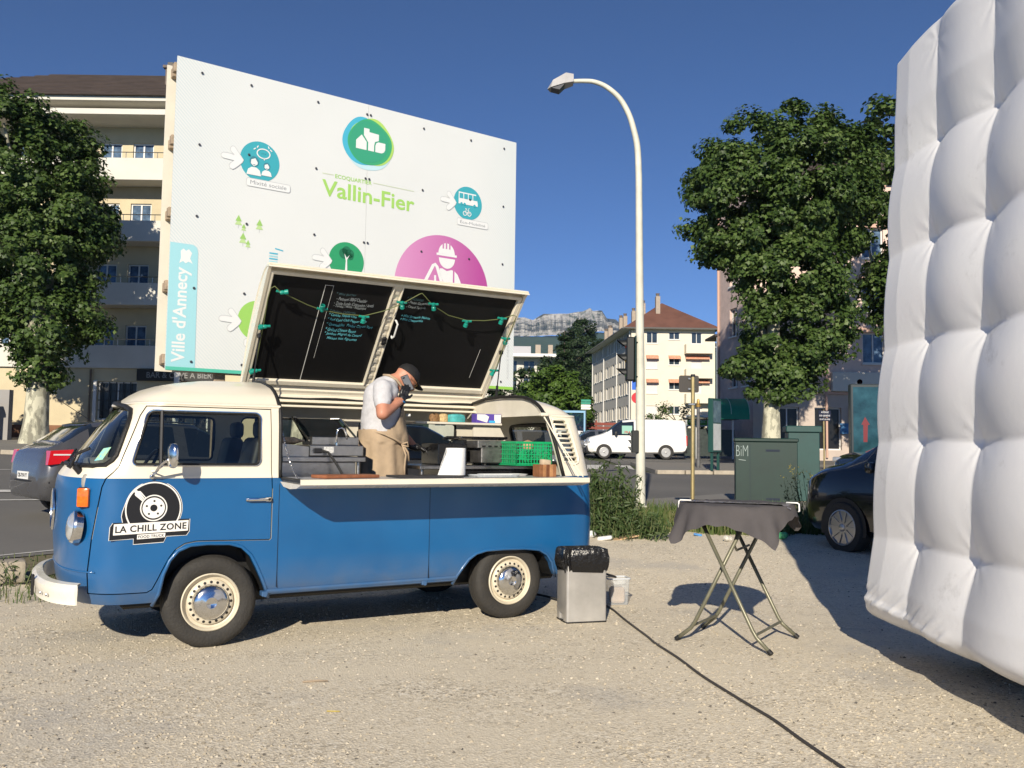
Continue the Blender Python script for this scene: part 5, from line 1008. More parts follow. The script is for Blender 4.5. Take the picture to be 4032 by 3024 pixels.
for s_ in (-1, 1): gl_.tube([hm((.102 - .006 * abs(math.cos(t)), s_ * .034 + .024 * math.cos(t), .006 + .017 * math.sin(t))) for t in [2 * math.pi * k / 18 for k in range(18)]], .0022, 5, True).tube([hm((.098, s_ * .058, .012)), hm((.05, s_ * .079, .012)), hm((.0, s_ * .083, .008))], .002, 5)
obj('glasses', gl_.tube([hm((.106, -.010, .010)), hm((.109, 0, .012)), hm((.106, .010, .010))], .002, 5), mat('gold_frame', (.45, .30, .12), .3, 1), PER)
for s_ in (-1, 1): obj('eye', ell(MB(), hm((.088, s_ * .032, .008)), (.010, .012, .008)), mat('eye_dark', (.05, .035, .03), .2), PER)
# gloved hands
def hand(name, wrist, ax, palm_n, up_, curl, spread=.2, thumb=1, ln=1.):
    """ax: direction wrist->fingers, palm_n: palm facing direction, thumb on the up_ side"""
    ax = Vector(ax).normalized(); pn = Vector(palm_n); pn = (pn - ax * ax.dot(pn)).normalized(); sd = ax.cross(pn).normalized()
    if sd.dot(Vector(up_)) < 0: sd = -sd
    w = Vector(wrist); mb = MB(); capsule(mb, w - ax * .03, w + ax * .02, .034, .034)
    pc_ = w + ax * .055
    for k in (-1, 0, 1): capsule(mb, w + ax * .02 + sd * .016 * k, w + ax * .085 + sd * .024 * k, .019, .017)
    me_ = [(.030, .072), (.011, .080), (-.009, .074), (-.028, .060)]
    for i, (o_, l_) in enumerate(me_):
        base = w + ax * (.088 - abs(i - 1) * .004) + sd * o_; d0 = (ax + sd * spread * (o_ / .03) * .4).normalized(); c = curl[i] if isinstance(curl, (list, tuple)) else curl; p = base; d = d0; seg = [l_ * .45, l_ * .32, l_ * .26]
        for j, sl in enumerate(seg):
            d = (d * math.cos(c) + pn * math.sin(c)); e = p + d.normalized() * sl * ln; capsule(mb, p, e, .0105 - .001 * j, .0098 - .001 * j, 10, 3); p = e
    tb = w + ax * .035 + sd * .030; d = (ax * .6 + sd * .8 * thumb + pn * .25).normalized(); e = tb + d * .038; capsule(mb, tb, e, .014, .012, 10, 3); d2 = (ax * .85 + sd * .35 + pn * .45).normalized(); capsule(mb, e, e + d2 * .034, .0115, .0095, 10, 3)
    return obj(name, remesh(mb, .006, 1), glove_m, PER, 180), w, ax, pn, sd
# right hand holds the phone to the ear: fingers point up, palm towards the head
hand('glove', WRr, (.33, .10, .80), (.25, .95, .1), (1, 0, .1), [.35, .30, .28, .35], .25)
hand('glove', WRl, (.86, -.20, -.25), (.1, -.2, -1), (.2, -.9, .4), [.55, .5, .5, .55], .5)
obj('cuff', MB().tube([Vector(WRr) + Vector((.0, .0, .0)) + (Matrix.Rotation(R(25), 3, 'Y') @ Vector((.036 * math.cos(t), .036 * math.sin(t), -.01))) for t in [2 * math.pi * k / 20 for k in range(20)]], .007, 6, True), mat('blue_band', (.02, .16, .38), .5), PER)
# phone held against the ear
ph = thing('phone', 'dark smartphone held against the cook\'s ear', 'phone', vw(1.630, .462, 1.945), R(29.77)); Mp = Matrix.Rotation(R(-12), 3, 'X') @ Matrix.Rotation(R(-22), 3, 'Y')
obj('case', MB().box((0, 0, 0), (.072, .010, .142), Mp, .006, 2), mat('phone_case', (.06, .05, .045), .35), ph); obj('back', MB().box(Mp @ Vector((0, -.0055, 0)), (.060, .002, .128), Mp, .0008), mat('phone_back', (.25, .26, .27), .3, .5), ph); obj('camera', MB().box(Mp @ Vector((-.016, -.007, .050)), (.022, .002, .012), Mp, .0005), blackp, ph)
# spatula in the left hand
sp_ = thing('spatula', 'steel spatula in the cook\'s left hand over the grill', 'spatula', vw(1.95, .72, 1.33), R(29.77 + 10))
obj('handle', MB().tube([(-.06, 0, .06), (.02, -.01, .02)], .008, 8), blackp, sp_); obj('blade', MB().box((.08, -.02, .0), (.11, .06, .003), Matrix.Rotation(R(14), 3, 'Y'), .001), steel, sp_)
# ================================================================== standing table with cloth
TC = Vector((1.703, 6.737, 0)); te = Vector((.545, .838, 0)); tp = Vector((.838, -.545, 0))
TB = thing('bar_table', 'folding bar table with crossed olive tube legs and a dark cloth', 'table', TC)
olive = mat('olive_tube', (.17, .165, .115), .4, .3, var=.2, vscale=10)
ZTOP = 1.02
obj('table_top', MB().lathe([(0, ZTOP - .03), (.40, ZTOP - .03), (.41, ZTOP - .02), (.41, ZTOP - .002), (0, ZTOP)], 40), blackp, TB)
for sg, hw, fw_ in ((1, .31, .335), (-1, .255, .27)):
    for s_ in (-1, 1):
        P_ = [-tp * .20 * sg + te * s_ * hw + Vector((0, 0, ZTOP - .03)), tp * .225 * sg + te * s_ * hw + Vector((0, 0, .15)), tp * .255 * sg + te * s_ * (hw + .003) + Vector((0, 0, .105)), tp * .365 * sg + te * s_ * fw_ + Vector((0, 0, .012))]
        lg = obj('leg', MB().tube(P_, .0145, 10), olive, TB, 180); d_ = (P_[3] - P_[2]).normalized()
        obj('foot_cap', MB().cyl(P_[3] - d_ * .03, P_[3] + d_ * .004, .018, n=12), rubber, lg)
    obj('crossbar', MB().cyl(tp * .245 * sg - te * hw + Vector((0, 0, .12)), tp * .245 * sg + te * hw + Vector((0, 0, .12)), .010, n=10), olive, TB)
obj('locking_bar', MB().tube([tp * .10 - te * .25 + Vector((0, 0, .83)), tp * .06 - te * .22 + Vector((0, 0, .74)), tp * .04 - te * .1 + Vector((0, 0, .68)), tp * .03 + te * .22 + Vector((0, 0, .69))], .009, 8), olive, TB, 180)
# draped square cloth
def cloth():
    a = .49; phi = R(15) - R(45); NR_, NT = 26, 180; V = []; F = []; c0 = Vector((-.03, -.055))
    def rbf(t2):
        d = Vector((math.cos(t2), math.sin(t2))); c = Vector((c0.x * math.cos(phi) + c0.y * math.sin(phi), -c0.x * math.sin(phi) + c0.y * math.cos(phi))); return min(((a if d.x > 0 else -a) + c.x) / d.x if abs(d.x) > 1e-6 else 9, ((a if d.y > 0 else -a) + c.y) / d.y if abs(d.y) > 1e-6 else 9)
    for i in range(NR_ + 1):
        for k in range(NT):
            th = 2 * math.pi * k / NT; t2 = th - phi; rb = rbf(t2) + .006 * math.sin(th * 23); r = rb * i / NR_
            if r <= .415: x, y, z = r * math.cos(th), r * math.sin(th), ZTOP + .004 + .003 * math.sin(9 * th) * (r / .4) ** 3
            else:
                o = r - .415; fold = math.sin(th * 8 + .6) * .5 + math.sin(th * 5 + 2) * .5 + .35 * math.sin(th * 19); corner = min(1.2, max(0, rb - .43) / (a * .5))
                out = .012 + o * (.28 + .22 * fold * corner); rr = .415 + out; th3 = th + .10 * o * math.sin(3 * th); dz = math.sqrt(max(0, o * o - (out - .012) ** 2)); x, y, z = rr * math.cos(th3), rr * math.sin(th3), ZTOP + .004 - dz - .008 * min(1, o / .03)
            V.append((x, y, z))
    for i in range(NR_):
        for k in range(NT): l = (k + 1) % NT; F.append((i * NT + k, i * NT + l, (i + 1) * NT + l, (i + 1) * NT + k))
    mb = MB(); mb.add(V, F); return mb
cl_m = mat('charcoal_cloth', (.075, .069, .072), .9, var=.15, vscale=6, bump=.15, bscale=150)
TCL = thing('tablecloth', 'dark brownish grey cloth draped over the bar table, corners hanging', 'tablecloth', TC); obj('cloth', cloth(), cl_m, TCL, 180)
# crinkled film strip and white clips on the cloth
mb = MB(); n_ = 40; V = []; d1 = Vector((.93, -.36, 0)).normalized(); d2 = Vector((.36, .93, 0)).normalized(); rng = np.random.RandomState(5)
for i in range(n_ + 1):
    for j in range(7): t = -.41 + .82 * i / n_; u = (j / 6 - .5) * .16; p = d1 * t + d2 * (u - .10 + .01 * math.sin(i * .8)); dz = -max(0, p.length - .40) * .8; V.append((p.x, p.y, ZTOP + .010 + .004 * rng.rand() + dz))
mb.add(V, [(i * 7 + j, (i + 1) * 7 + j, (i + 1) * 7 + j + 1, i * 7 + j + 1) for i in range(n_) for j in range(6)])
tag(obj('plastic_film', mb, mat('crinkled_film', (.20, .19, .19), .3, var=.6, vscale=25, col2=(.09, .08, .085)), None, 0, TC), 'crinkled silvery plastic film strip laid across the tablecloth', 'plastic film')
for (x, y), a, lb in (((.385, -.19), -25, 'white plastic clip on the right edge of the tablecloth'), ((-.40, -.02), 160, 'white plastic clip on the left edge of the tablecloth')):
    tag(obj('tablecloth_clip', MB().tube([(-.06, 0, .008), (.02, 0, .008), (.032, 0, .0), (.034, 0, -.05), (.025, 0, -.055)], .006, 8), whitep, None, 180, TC + Vector((x, y, ZTOP + .012)), (0, 0, R(a))), lb, 'clip', 'tablecloth clips')
# ================================================================== waste bin, tub, cable
BN = thing('waste_bin', 'brushed steel bin lined with a black bag behind the truck', 'bin', (.60, 7.44, 0), R(16))
bw, bd_, bh = .175, .125, .50
mb = MB().prism(rrect(-bw, bw, -bd_, bd_, .02), .02, bh, None)
mb2 = MB().prism(rrect(-bw, bw, -bd_, bd_, .02), .0, bh)
A = tmpobj(fixn(mb2.mesh('b'))); B = tmpobj(MB().bx(-.25, -.16, -.05, .05, -.1, .07)); me = boolean(A, B, 'DIFFERENCE'); rem(A); rem(B)
obj('body', me, mat('brushed_bin_steel', (.50, .485, .46), .42, .55, var=.2, vscale=3), BN, 30); obj('base_trim', MB().prism(rrect(-bw - .003, bw + .003, -bd_ - .003, bd_ + .003, .02), .001, .012), rubber, BN)
mb = MB(); n_ = 72; V = []; rows = [(.41, 1.03), (.425, 1.06), (.45, 1.10), (.48, 1.13), (.52, 1.12), (.56, 1.08), (.585, 1.04), (.59, .97), (.57, .90), (.50, .86), (.40, .84)]; rng = np.random.RandomState(2); rb = rrect(-bw, bw, -bd_, bd_, .05, 17)
for i, (z, s_) in enumerate(rows):
    for k, (x, y) in enumerate(rb): w2 = 1 + .05 * math.sin(k * 1.3 + i * .4) * (s_ > 1) + .03 * (rng.rand() - .5); V.append((x * s_ * w2, y * s_ * w2, z + .012 * math.sin(k * .9) * (i < 2) + .008 * rng.rand()))
n_ = len(rb); mb.add(V, [(i * n_ + k, i * n_ + (k + 1) % n_, (i + 1) * n_ + (k + 1) % n_, (i + 1) * n_ + k) for i in range(len(rows) - 1) for k in range(n_)])
obj('bin_bag', fixn(mb.mesh('bin_bag')), mat('black_bin_bag', (.010, .010, .011), .2, bump=.6, bscale=30), BN, 60)
TU = thing('plastic_tub', 'clear plastic storage tub standing behind the steel bin', 'tub', (.985, 8.2, 0), R(12)); TU.scale = (.78, .8, .95); tubm = mat('clear_plastic', (.58, .62, .66), .25, alpha=.32)
obj('tub', MB().add([(x * s_, y * s_, z) for z, s_ in ((.005, .85), (.25, 1)) for x, y in rrect(-.13, .13, -.10, .10, .03)], [(i, (i + 1) % 24, 24 + (i + 1) % 24, 24 + i) for i in range(24)] + [tuple(reversed(range(24)))]), tubm, TU); obj('rim', MB().tube([(x * 1.03, y * 1.03, .25) for x, y in rrect(-.13, .13, -.10, .10, .03)], .008, 6, True), mat('tub_rim', (.55, .58, .62), .3), TU); obj('contents', MB().box((0, .0, .09), (.17, .12, .15), None, .02), mat('kraft_stack', (.50, .38, .28), .8, var=.3), TU)
obj('lid', MB().box((-.07, .02, .272), (.12, .10, .018), Matrix.Rotation(R(14), 3, 'Y'), .006), blackp, TU)
cpts = [(.70, 8.6), (.82, 8.25), (.904, 7.925), (.961, 7.418), (1.045, 6.811), (1.072, 6.556), (1.151, 6.143), (1.216, 5.668), (1.298, 5.263), (1.350, 5.024), (1.405, 4.781), (1.45, 4.45), (1.507, 4.108), (1.62, 3.5), (1.8, 2.6)]
cp2 = []
for i in range(len(cpts) - 1):
    for k in range(6): t = k / 6; p0 = cpts[max(0, i - 1)]; p1 = cpts[i]; p2 = cpts[i + 1]; p3 = cpts[min(len(cpts) - 1, i + 2)]; f_ = lambda a, b, c, d: .5 * (2 * b + (c - a) * t + (2 * a - 5 * b + 4 * c - d) * t * t + (3 * b - a - 3 * c + d) * t ** 3); cp2.append((f_(p0[0], p1[0], p2[0], p3[0]), f_(p0[1], p1[1], p2[1], p3[1]), .009))
tag(obj('power_cable', MB().tube(cp2, .0085, 8), mat('cable_grey', (.05, .045, .042), .6), None, 180), 'dark power cable snaking over the gravel past the bin', 'cable')
# loose ends beside the truck's rear wheel
tag(obj('hose', MB().tube([(-.02, 8.35, .10), (.15, 8.5, .05), (.35, 8.45, .02), (.50, 8.2, .02), (.62, 8.3, .015), (.70, 8.6, .012)], .011, 8), rubber, None, 180), 'black hose coiled on the gravel under the truck tail', 'hose')
# litter
for nm, x, y, s_, col, lb in (('cardboard_scrap', 1.55, 12.2, (.42, .16, .02), (.55, .38, .22), 'torn brown cardboard scrap on the weedy verge'), ('paper_scrap', 1.28, 12.05, (.20, .12, .05), (.75, .75, .74), 'crumpled white paper by the cardboard on the verge'), ('can_scrap', 1.12, 12.3, (.13, .10, .09), (.7, .72, .75), 'small white carton lying left of the crumpled paper'), ('blue_wrapper', 2.65, 12.6, (.12, .06, .03), (.08, .25, .55), 'blue wrapper in the grass under the table line'), ('green_bottle', 3.75, 12.4, (.22, .09, .09), (.10, .45, .20), 'green plastic bottle lying in the grass strip'), ('white_stone', 2.95, 12.1, (.12, .09, .07), (.6, .58, .52), 'pale loose stone at the edge of the grass'), ('red_tape', 3.55, 7.9, (.16, .03, .004), (.6, .05, .05), 'short red and white tape scrap in the inflatable\'s shadow')):
    tag(obj(nm, MB().box((0, 0, s_[2] / 2), s_, Matrix.Rotation(.15, 3, 'Y'), min(s_) * .3, 1), mat(nm + '_m', col, .7, var=.3, vscale=20, bump=.5), None, 35, (x, y, gz(x, y) + .004), (0, 0, x * 2.3)), lb, 'litter')
tag(obj('twig', MB().tube([(-.08, 0, .006), (0, .006, .008), (.07, 0, .006)], [.006, .007, .004], 6), wood, None, 180, (-1.15, 5.42, 0), (0, 0, .2)), 'short brown twig on the gravel beside the front wheel', 'twig')
tag(obj('yellow_straw', MB().tube([(-.035, 0, .006), (.035, .006, .006)], .003, 6), mat('straw_yellow', (.55, .42, .08), .6), None, 180, (-.93, 4.83, 0), (0, 0, -.1)), 'tiny yellow straw lying on the open gravel', 'straw')
# ================================================================== white inflatable wall on the right
IW = thing('inflatable_wall', 'tall white quilted inflatable wall at the right edge', 'inflatable', (2.9, 4.2, 0))
Y1, Y0_, ZB, ZTp, TH = 6.42, 1.6, .20, 4.42, .86
def infl():
    ny, nz_ = 340, 220; V = []; 
    cols = lambda y: (5.72 - y) / .70; rowf = lambda z: (z - .84) / .66
    def rnd(d, r): d = max(0, min(r, d)); return r - math.sqrt(max(0, r * r - (r - d) ** 2))
    for side in (0, 1):
        for j in range(nz_ + 1):
            z = ZB + (ZTp - ZB) * j / nz_
            for i in range(ny + 1):
                y = Y1 - (Y1 - Y0_) * (i / ny) ** 1.35; dedge = min(Y1 - y, y - Y0_); zt = ZTp - z; zb = z - ZB
                ro = max(rnd(dedge, .16) * TH / 2 / .16, rnd(zt, .18) * TH / 2 / .18, rnd(zb, .18) * TH / 2 / .18)
                a, b = cols(y), rowf(z); s_ = abs(math.sin(math.pi * a)); t = abs(math.sin(math.pi * b)); 
                if y > 5.72: s_ = min(1, abs(y - 5.72) / .35) ** .8 if y - 5.72 < .35 else 1
                if z < .84: t = min(1, (.84 - z) / .33) if z > .51 else 1
                if z > 3.48: t = min(1, (z - 3.48) / .33)
                if y > 5.72: t = t + (1 - t) * .55 * min(1, (y - 5.72) / .6)
                h = .122 * (.42 * s_ + .58 * t ** .85) ** .7 - .072; da = (a - round(a)) * .70; db = (b - round(b)) * .66; rt_2 = math.hypot(da, db); h += .0045 * math.sin(9 * math.atan2(db, da)) * math.exp(-rt_2 / .10) * min(1, rt_2 / .03) * (y < 5.9)
                zs_ = .44 - .075 * (6.4 - y); mk = max(0, min(1, (y - 5.10) / .15)) * max(0, 1 - abs(z - zs_) / .13); mk2 = max(0, min(1, (y - 5.10) / .1)); h += mk * (.0045 * math.sin(y * 58 + z * 95) + .004 * math.sin(y * 33 + z * 50 + 1) + .003 * math.sin(y * 97 + z * 120)) + mk2 * .012 * (1 if zs_ - .05 < z < zs_ else 0) * min(1, (zs_ - z) / .02 if z > zs_ - .02 else 1)
                x = 2.52 + .072 * z - h + ro; xb = 2.52 + .072 * z + TH + h - ro
                V.append((min(x, 2.52 + .072 * z + TH / 2) if side == 0 else max(xb, 2.52 + .072 * z + TH / 2), y + .012 * math.sin(z * 4.5), z + .03 * math.sin(y * 4.5 + 1) * (j / nz_)))
    n1 = ny + 1; N = n1 * (nz_ + 1); F = []
    for j in range(nz_):
        for i in range(ny): F.append((j * n1 + i, (j + 1) * n1 + i, (j + 1) * n1 + i + 1, j * n1 + i + 1)); F.append((N + j * n1 + i, N + j * n1 + i + 1, N + (j + 1) * n1 + i + 1, N + (j + 1) * n1 + i))
    mb = MB(); mb.add(V, F); return mb
def pvc():
    M = mat('white_pvc', (.80, .80, .81), .38, var=.05, vscale=2.5, bump=.05, bscale=25); n = M.node_tree; p = n.nodes['Principled BSDF']
    tc = n.nodes.new('ShaderNodeTexCoord'); nz = n.nodes.new('ShaderNodeTexNoise'); nz.inputs['Scale'].default_value = 1.7; nz.inputs['Detail'].default_value = 10; nz.inputs['Roughness'].default_value = .75; n.links.new(tc.outputs['Object'], nz.inputs[0])
    rp = n.nodes.new('ShaderNodeValToRGB'); rp.color_ramp.elements[0].position = .60; rp.color_ramp.elements[1].position = .80; rp.color_ramp.elements[0].color = (.80, .80, .81, 1); rp.color_ramp.elements[1].color = (.45, .44, .43, 1); n.links.new(nz.outputs['Fac'], rp.inputs[0]); n.links.new(rp.outputs[0], p.inputs['Base Color'])
    p.inputs['Subsurface Weight'].default_value = .0; return M
pv = pvc()
q = infl(); q.v = [(x - 2.9, y - 4.2, z) for x, y, z in q.v]; obj('chamber', q, pv, IW, 180)
for k in range(3): y = 5.7 - 1.6 * k; obj('ballast_block', MB().box((3.28 - 2.9, y - 4.2, .13), (.16, .6, .255), None, .03, 2), mat('ballast_black', (.03, .03, .032), .8), IW)
# ================================================================== street furniture
pole_m = mat('lamp_post_paint', (.60, .59, .50), .55, var=.18, vscale=2.5, bump=.1, bscale=30)
LP = thing('street_lamp', 'tall pale street lamp with arm curving left over the truck', 'street lamp', (2.34, 16, .36))
P_ = [(0, 0, 0), (-.02, 0, 2.5), (-.053, 0, 5.64), (-.062, 0, 6.15), (-.085, 0, 6.585), (-.142, 0, 6.875), (-.243, 0, 7.205), (-.415, 0, 7.51), (-.657, 0, 7.723), (-.885, 0, 7.82), (-1.098, 0, 7.835), (-1.33, 0, 7.825)]
RR_ = [.088, .080, .062, .060, .058, .055, .052, .049, .046, .043, .040, .038]; PP, R2 = [], []
for i in range(len(P_) - 1):
    p0, p1, p2, p3 = (Vector(P_[max(0, i - 1)]), Vector(P_[i]), Vector(P_[i + 1]), Vector(P_[min(len(P_) - 1, i + 2)]))
    for k in range(4 if i > 1 else 1): t = k / 4; PP.append(.5 * (2 * p1 + (p2 - p0) * t + (2 * p0 - 5 * p1 + 4 * p2 - p3) * t * t + (3 * p1 - p0 - 3 * p2 + p3) * t ** 3)); R2.append(RR_[i] + (RR_[i + 1] - RR_[i]) * t)
PP.append(Vector(P_[-1])); R2.append(RR_[-1])
obj('pole', MB().tube(PP, R2, 12), pole_m, LP, 60)
obj('base_plate', MB().box((0, 0, .012), (.26, .26, .024), None, .004), pole_m, LP)
hd_ = obj('lamp_head', MB().add([(-1.28, -.11, 7.78), (-1.28, .11, 7.78), (-1.28, .09, 7.93), (-1.28, -.09, 7.93), (-1.45, -.16, 7.73), (-1.45, .16, 7.73), (-1.42, .10, 7.95), (-1.42, -.10, 7.95), (-1.70, -.13, 7.66), (-1.70, .13, 7.66), (-1.66, .07, 7.82), (-1.66, -.07, 7.82), (-1.76, 0, 7.67)], [(0, 1, 2, 3), (0, 3, 7, 4), (1, 5, 6, 2), (3, 2, 6, 7), (4, 7, 11, 8), (5, 9, 10, 6), (7, 6, 10, 11), (8, 11, 12), (11, 10, 12), (10, 9, 12), (0, 4, 5, 1), (4, 8, 9, 5), (8, 12, 9)]), mat('lamp_head_grey', (.42, .41, .41), .5, var=.15), LP, 20)
obj('diffuser', MB().add([(-1.44, -.145, 7.727), (-1.44, .145, 7.727), (-1.54, .12, 7.62), (-1.54, -.12, 7.62), (-1.69, .11, 7.655), (-1.69, -.11, 7.655)], [(0, 3, 2, 1), (3, 5, 4, 2), (0, 5, 3), (1, 2, 4)]), mat('lamp_glass_dark', (.05, .05, .06), .3), hd_, 0)
# traffic light on the lamp post
TL = thing('traffic_light', 'black three-lamp traffic light bracketed to the lamp post', 'traffic light', (2.11, 15.93, 2.62)); tlb = mat('signal_black', (.012, .014, .014), .45)
obj('housing', MB().bx(-.06, .09, -.11, .11, .0, .79, .02), tlb, TL); obj('backplate', MB().bx(.09, .115, -.16, .16, -.02, .81, .01), mat('signal_dark_green', (.015, .04, .035), .5), TL)
for k, c in enumerate(((.05, .20, .05), (.3, .18, .02), (.35, .02, .02))):
    z = .14 + .26 * k; q = obj('visor', MB().add([(-.06 - (.14 if abs(a) < 91 else .0) * max(0, math.cos(R(a))) ** .4 * 0 - l_, .085 * math.sin(R(a)), z + .085 * math.cos(R(a))) for l_, a in [(0, a) for a in range(-110, 111, 20)] + [(.17 * max(.15, math.cos(R(a * .75))), a) for a in range(-110, 111, 20)]], [(k2, k2 + 1, 13 + k2 - 1, 12 + k2 - 1) if False else (k2, k2 + 1, 12 + k2 + 1, 12 + k2) for k2 in range(11)]), tlb, TL, 60)
    obj('lens', MB().lathe([(0, .022), (.05, .015), (.075, 0)], 20, Matrix.Translation((-.062, 0, z)) @ Matrix.Rotation(R(-90), 4, 'Y')), mat('signal_lens%d' % k, c, .2), q)
for z in (.08, .70): obj('bracket', MB().cyl((.11, 0, z), (.20, .05, z), .018, n=8), tlb, TL)
RL = thing('repeater_light', 'small dark repeater signal low on the lamp post', 'traffic light', (2.19, 15.95, 1.33))
obj('housing', MB().bx(-.03, .10, -.06, .06, 0, .40, .012), tlb, RL)
for k in range(3): obj('visor', MB().add([(-.03, -.05, .10 + .125 * k), (-.03, .05, .10 + .125 * k), (-.09, .045, .105 + .125 * k), (-.09, -.045, .105 + .125 * k), (-.03, -.05, .03 + .125 * k), (-.03, .05, .03 + .125 * k)], [(0, 1, 2, 3), (0, 3, 4), (1, 5, 2)]), mat('visor_grey', (.05, .055, .055), .5), RL, 0)
# road signs seen behind the post
SG = thing('parking_sign', 'blue square sign above a red disc behind the lamp post', 'road sign', (3.42, 24.0, gz(3.42, 24)))
obj('post', MB().cyl((0, 0.04, 0), (0, .04, 2.95), .03, n=10), steel, SG); obj('blue_plate', MB().bx(-.16, .16, -.01, .01, 2.55, 2.85, .004), mat('sign_blue', (.02, .12, .55), .4), SG, 0); obj('white_border', MB().bx(-.175, .175, .0, .012, 2.535, 2.865, .004), whitep, SG, 0)
obj('red_disc', MB().lathe([(0, .01), (.15, .01), (.15, -.01)], 28, Matrix.Translation((-.02, 0, 2.33)) @ Matrix.Rotation(R(90), 4, 'X')), mat('sign_red', (.55, .02, .03), .4), SG, 0)
# brass coloured post with the dark backs of two signs
YP = thing('sign_post', 'yellowish metal post carrying dark sign backs, left of the green cabinet', 'sign post', (2.80, 13.7, gz(2.8, 13.7))); brass = mat('post_champagne', (.48, .38, .18), .38, .6, var=.15)
obj('post', MB().cyl((0, 0, 0), (.008, 0, 2.30), .031, n=14), brass, YP); obj('cap', MB().cyl((.008, 0, 2.30), (.008, 0, 2.34), .034, n=14), blackp, YP)
z0 = -gz(2.8, 13.7)
obj('sign_back', MB().prism(rrect(-.20, .11, 2.29 + z0, 2.555 + z0, .03), .05, .056, ZX), mat('sign_back_dark', (.045, .04, .036), .6, var=.2), YP, 0); obj('clamp', MB().bx(-.06, .05, .028, .05, 2.33 + z0, 2.36 + z0, .004), steel, YP); obj('clamp', MB().bx(-.06, .05, .028, .05, 2.49 + z0, 2.52 + z0, .004), steel, YP); obj('clamp', MB().bx(-.07, .035, -.036, .03, 2.09 + z0, 2.12 + z0, .004), steel, YP)
# green cabinets
cabg = mat('cabinet_green', (.006, .027, .022), .5, var=.2, vscale=2, bump=.05); cabt = mat('cabinet_teal', (.016, .062, .058), .55, var=.2, vscale=2)
CB1 = thing('utility_cabinet', 'large dark green street cabinet tagged BIM with white graffiti', 'cabinet', (4.80, 16.55, .36), R(-12))
obj('body', MB().bx(-.60, .52, -.02, .58, 0, 1.20, .01), cabg, CB1); obj('lid', MB().bx(-.62, .54, -.05, .60, 1.20, 1.27, .015), cabg, CB1); obj('plinth', MB().bx(-.58, .50, .0, .56, -.3, .0), m_kerb, CB1, 0); obj('door_seam', MB().bx(-.338, -.332, -.0235, -.019, .04, 1.17), seam, CB1, 0)
for k in range(2): obj('vent', MB().bx(-.05, .2, -.024, -.019, .12 + .9 * k, .16 + .9 * k), seam, CB1, 0)
t = text_mb('BiM', 1, bold=-.02); fit(t, -.585, -.37, .93, 1.13); t = put(t, Matrix.Translation((0, -.0245, 0)) @ Matrix(((1, 0, 0, 0), (0, 0, -1, 0), (0, 1, 0, 0), (0, 0, 0, 1)))); t.add([(-.54, -.0245, .86), (-.41, -.0245, .845), (-.41, -.0245, .855), (-.54, -.0245, .872)], [(0, 1, 2, 3)]); obj('graffiti', t, mat('graffiti_white', (.30, .36, .35), .8), CB1, 0)
CB2 = thing('utility_cabinet', 'taller teal green street cabinet standing behind the dark one', 'cabinet', (5.90, 18.0, .40), R(-10))
obj('body', MB().bx(-.30, .30, -.28, .28, 0, 1.37, .01), cabt, CB2); obj('lid', MB().bx(-.345, .345, -.32, .32, 1.37, 1.50, .015), cabt, CB2); obj('plinth', MB().bx(-.28, .28, -.26, .26, -.3, 0), m_kerb, CB2, 0)
# far pavement furniture
z_ = lambda x, y: gz(x, y) + .13
BO = thing('bollard_column', 'slim dark column with a golden dome cap on the far pavement', 'bollard', (6.96, 33, z_(6.96, 33)))
obj('shaft', MB().cyl((0, 0, 0), (0, 0, 2.25), .075, .06, 14), mat('column_dark', (.05, .05, .052), .6, var=.5, vscale=6, col2=(.14, .14, .14)), BO); obj('dome', MB().lathe([(.085, 2.25), (.09, 2.32), (.055, 2.36), (.055, 2.45), (.04, 2.53), (0, 2.56)], 16), mat('gold_cap', (.45, .28, .08), .4, .6), BO)
IP = thing('information_panel', 'dark green upright information panel with pale poster on the far pavement', 'information panel', (7.10, 30.9, z_(7.1, 31.2)), R(52)); ig = mat('panel_green', (.012, .06, .05), .5)
obj('case', MB().bx(-.36, .36, -.08, .10, .62, 2.50, .02), ig, IP)
for x in (-.25, .25): obj('leg', MB().bx(x - .04, x + .04, -.04, .04, 0, .62, .005), ig, IP)
obj('poster', MB().bx(-.30, .30, -.0835, -.081, .70, 1.62), mat('poster_pale', (.55, .57, .55), .5, var=.2, vscale=3), IP, 0); obj('glass_panel', MB().bx(-.30, .30, -.0835, -.081, 1.66, 2.42), mat('panel_window', (.10, .14, .13), .1, var=.6, vscale=4), IP, 0)
SS = thing('street_name_sign', 'dark blue street name plate on a thin post by the shop', 'street sign', (11.30, 32, z_(11.3, 32) - .1)); zz_ = -(z_(11.3, 32) - .1)
obj('post', MB().cyl((0, .03, 0), (0, .03, 2.86 + zz_), .03, n=10), brass, SS); navy = mat('enamel_navy', (.008, .012, .035), .4)
obj('name_plate', MB().bx(-.20, .24, -.01, .01, 2.60 + zz_, 2.84 + zz_, .004), navy, SS, 0); obj('number_plate', MB().bx(-.19, .23, -.01, .01, 2.46 + zz_, 2.585 + zz_, .004), navy, SS, 0)
for txt, x0, x1, a, b in (('AVENUE', -.11, .16, 2.745, 2.81), ('DE GENÈVE', -.17, .21, 2.625, 2.695), ('DU N°2 AU N°88', -.16, .20, 2.495, 2.55)):
    t = text_mb(txt, 1, bold=.02); fit(t, x0, x1, a + zz_, b + zz_); obj('lettering', put(t, XZ(-.0125)), mat('enamel_white', (.6, .6, .6), .4), SS, 0)
KI = thing('poster_kiosk', 'tall blue glazed poster case on the far pavement at right', 'kiosk', (11.6, 28.2, gz(11.6, 28.2)), R(-8))
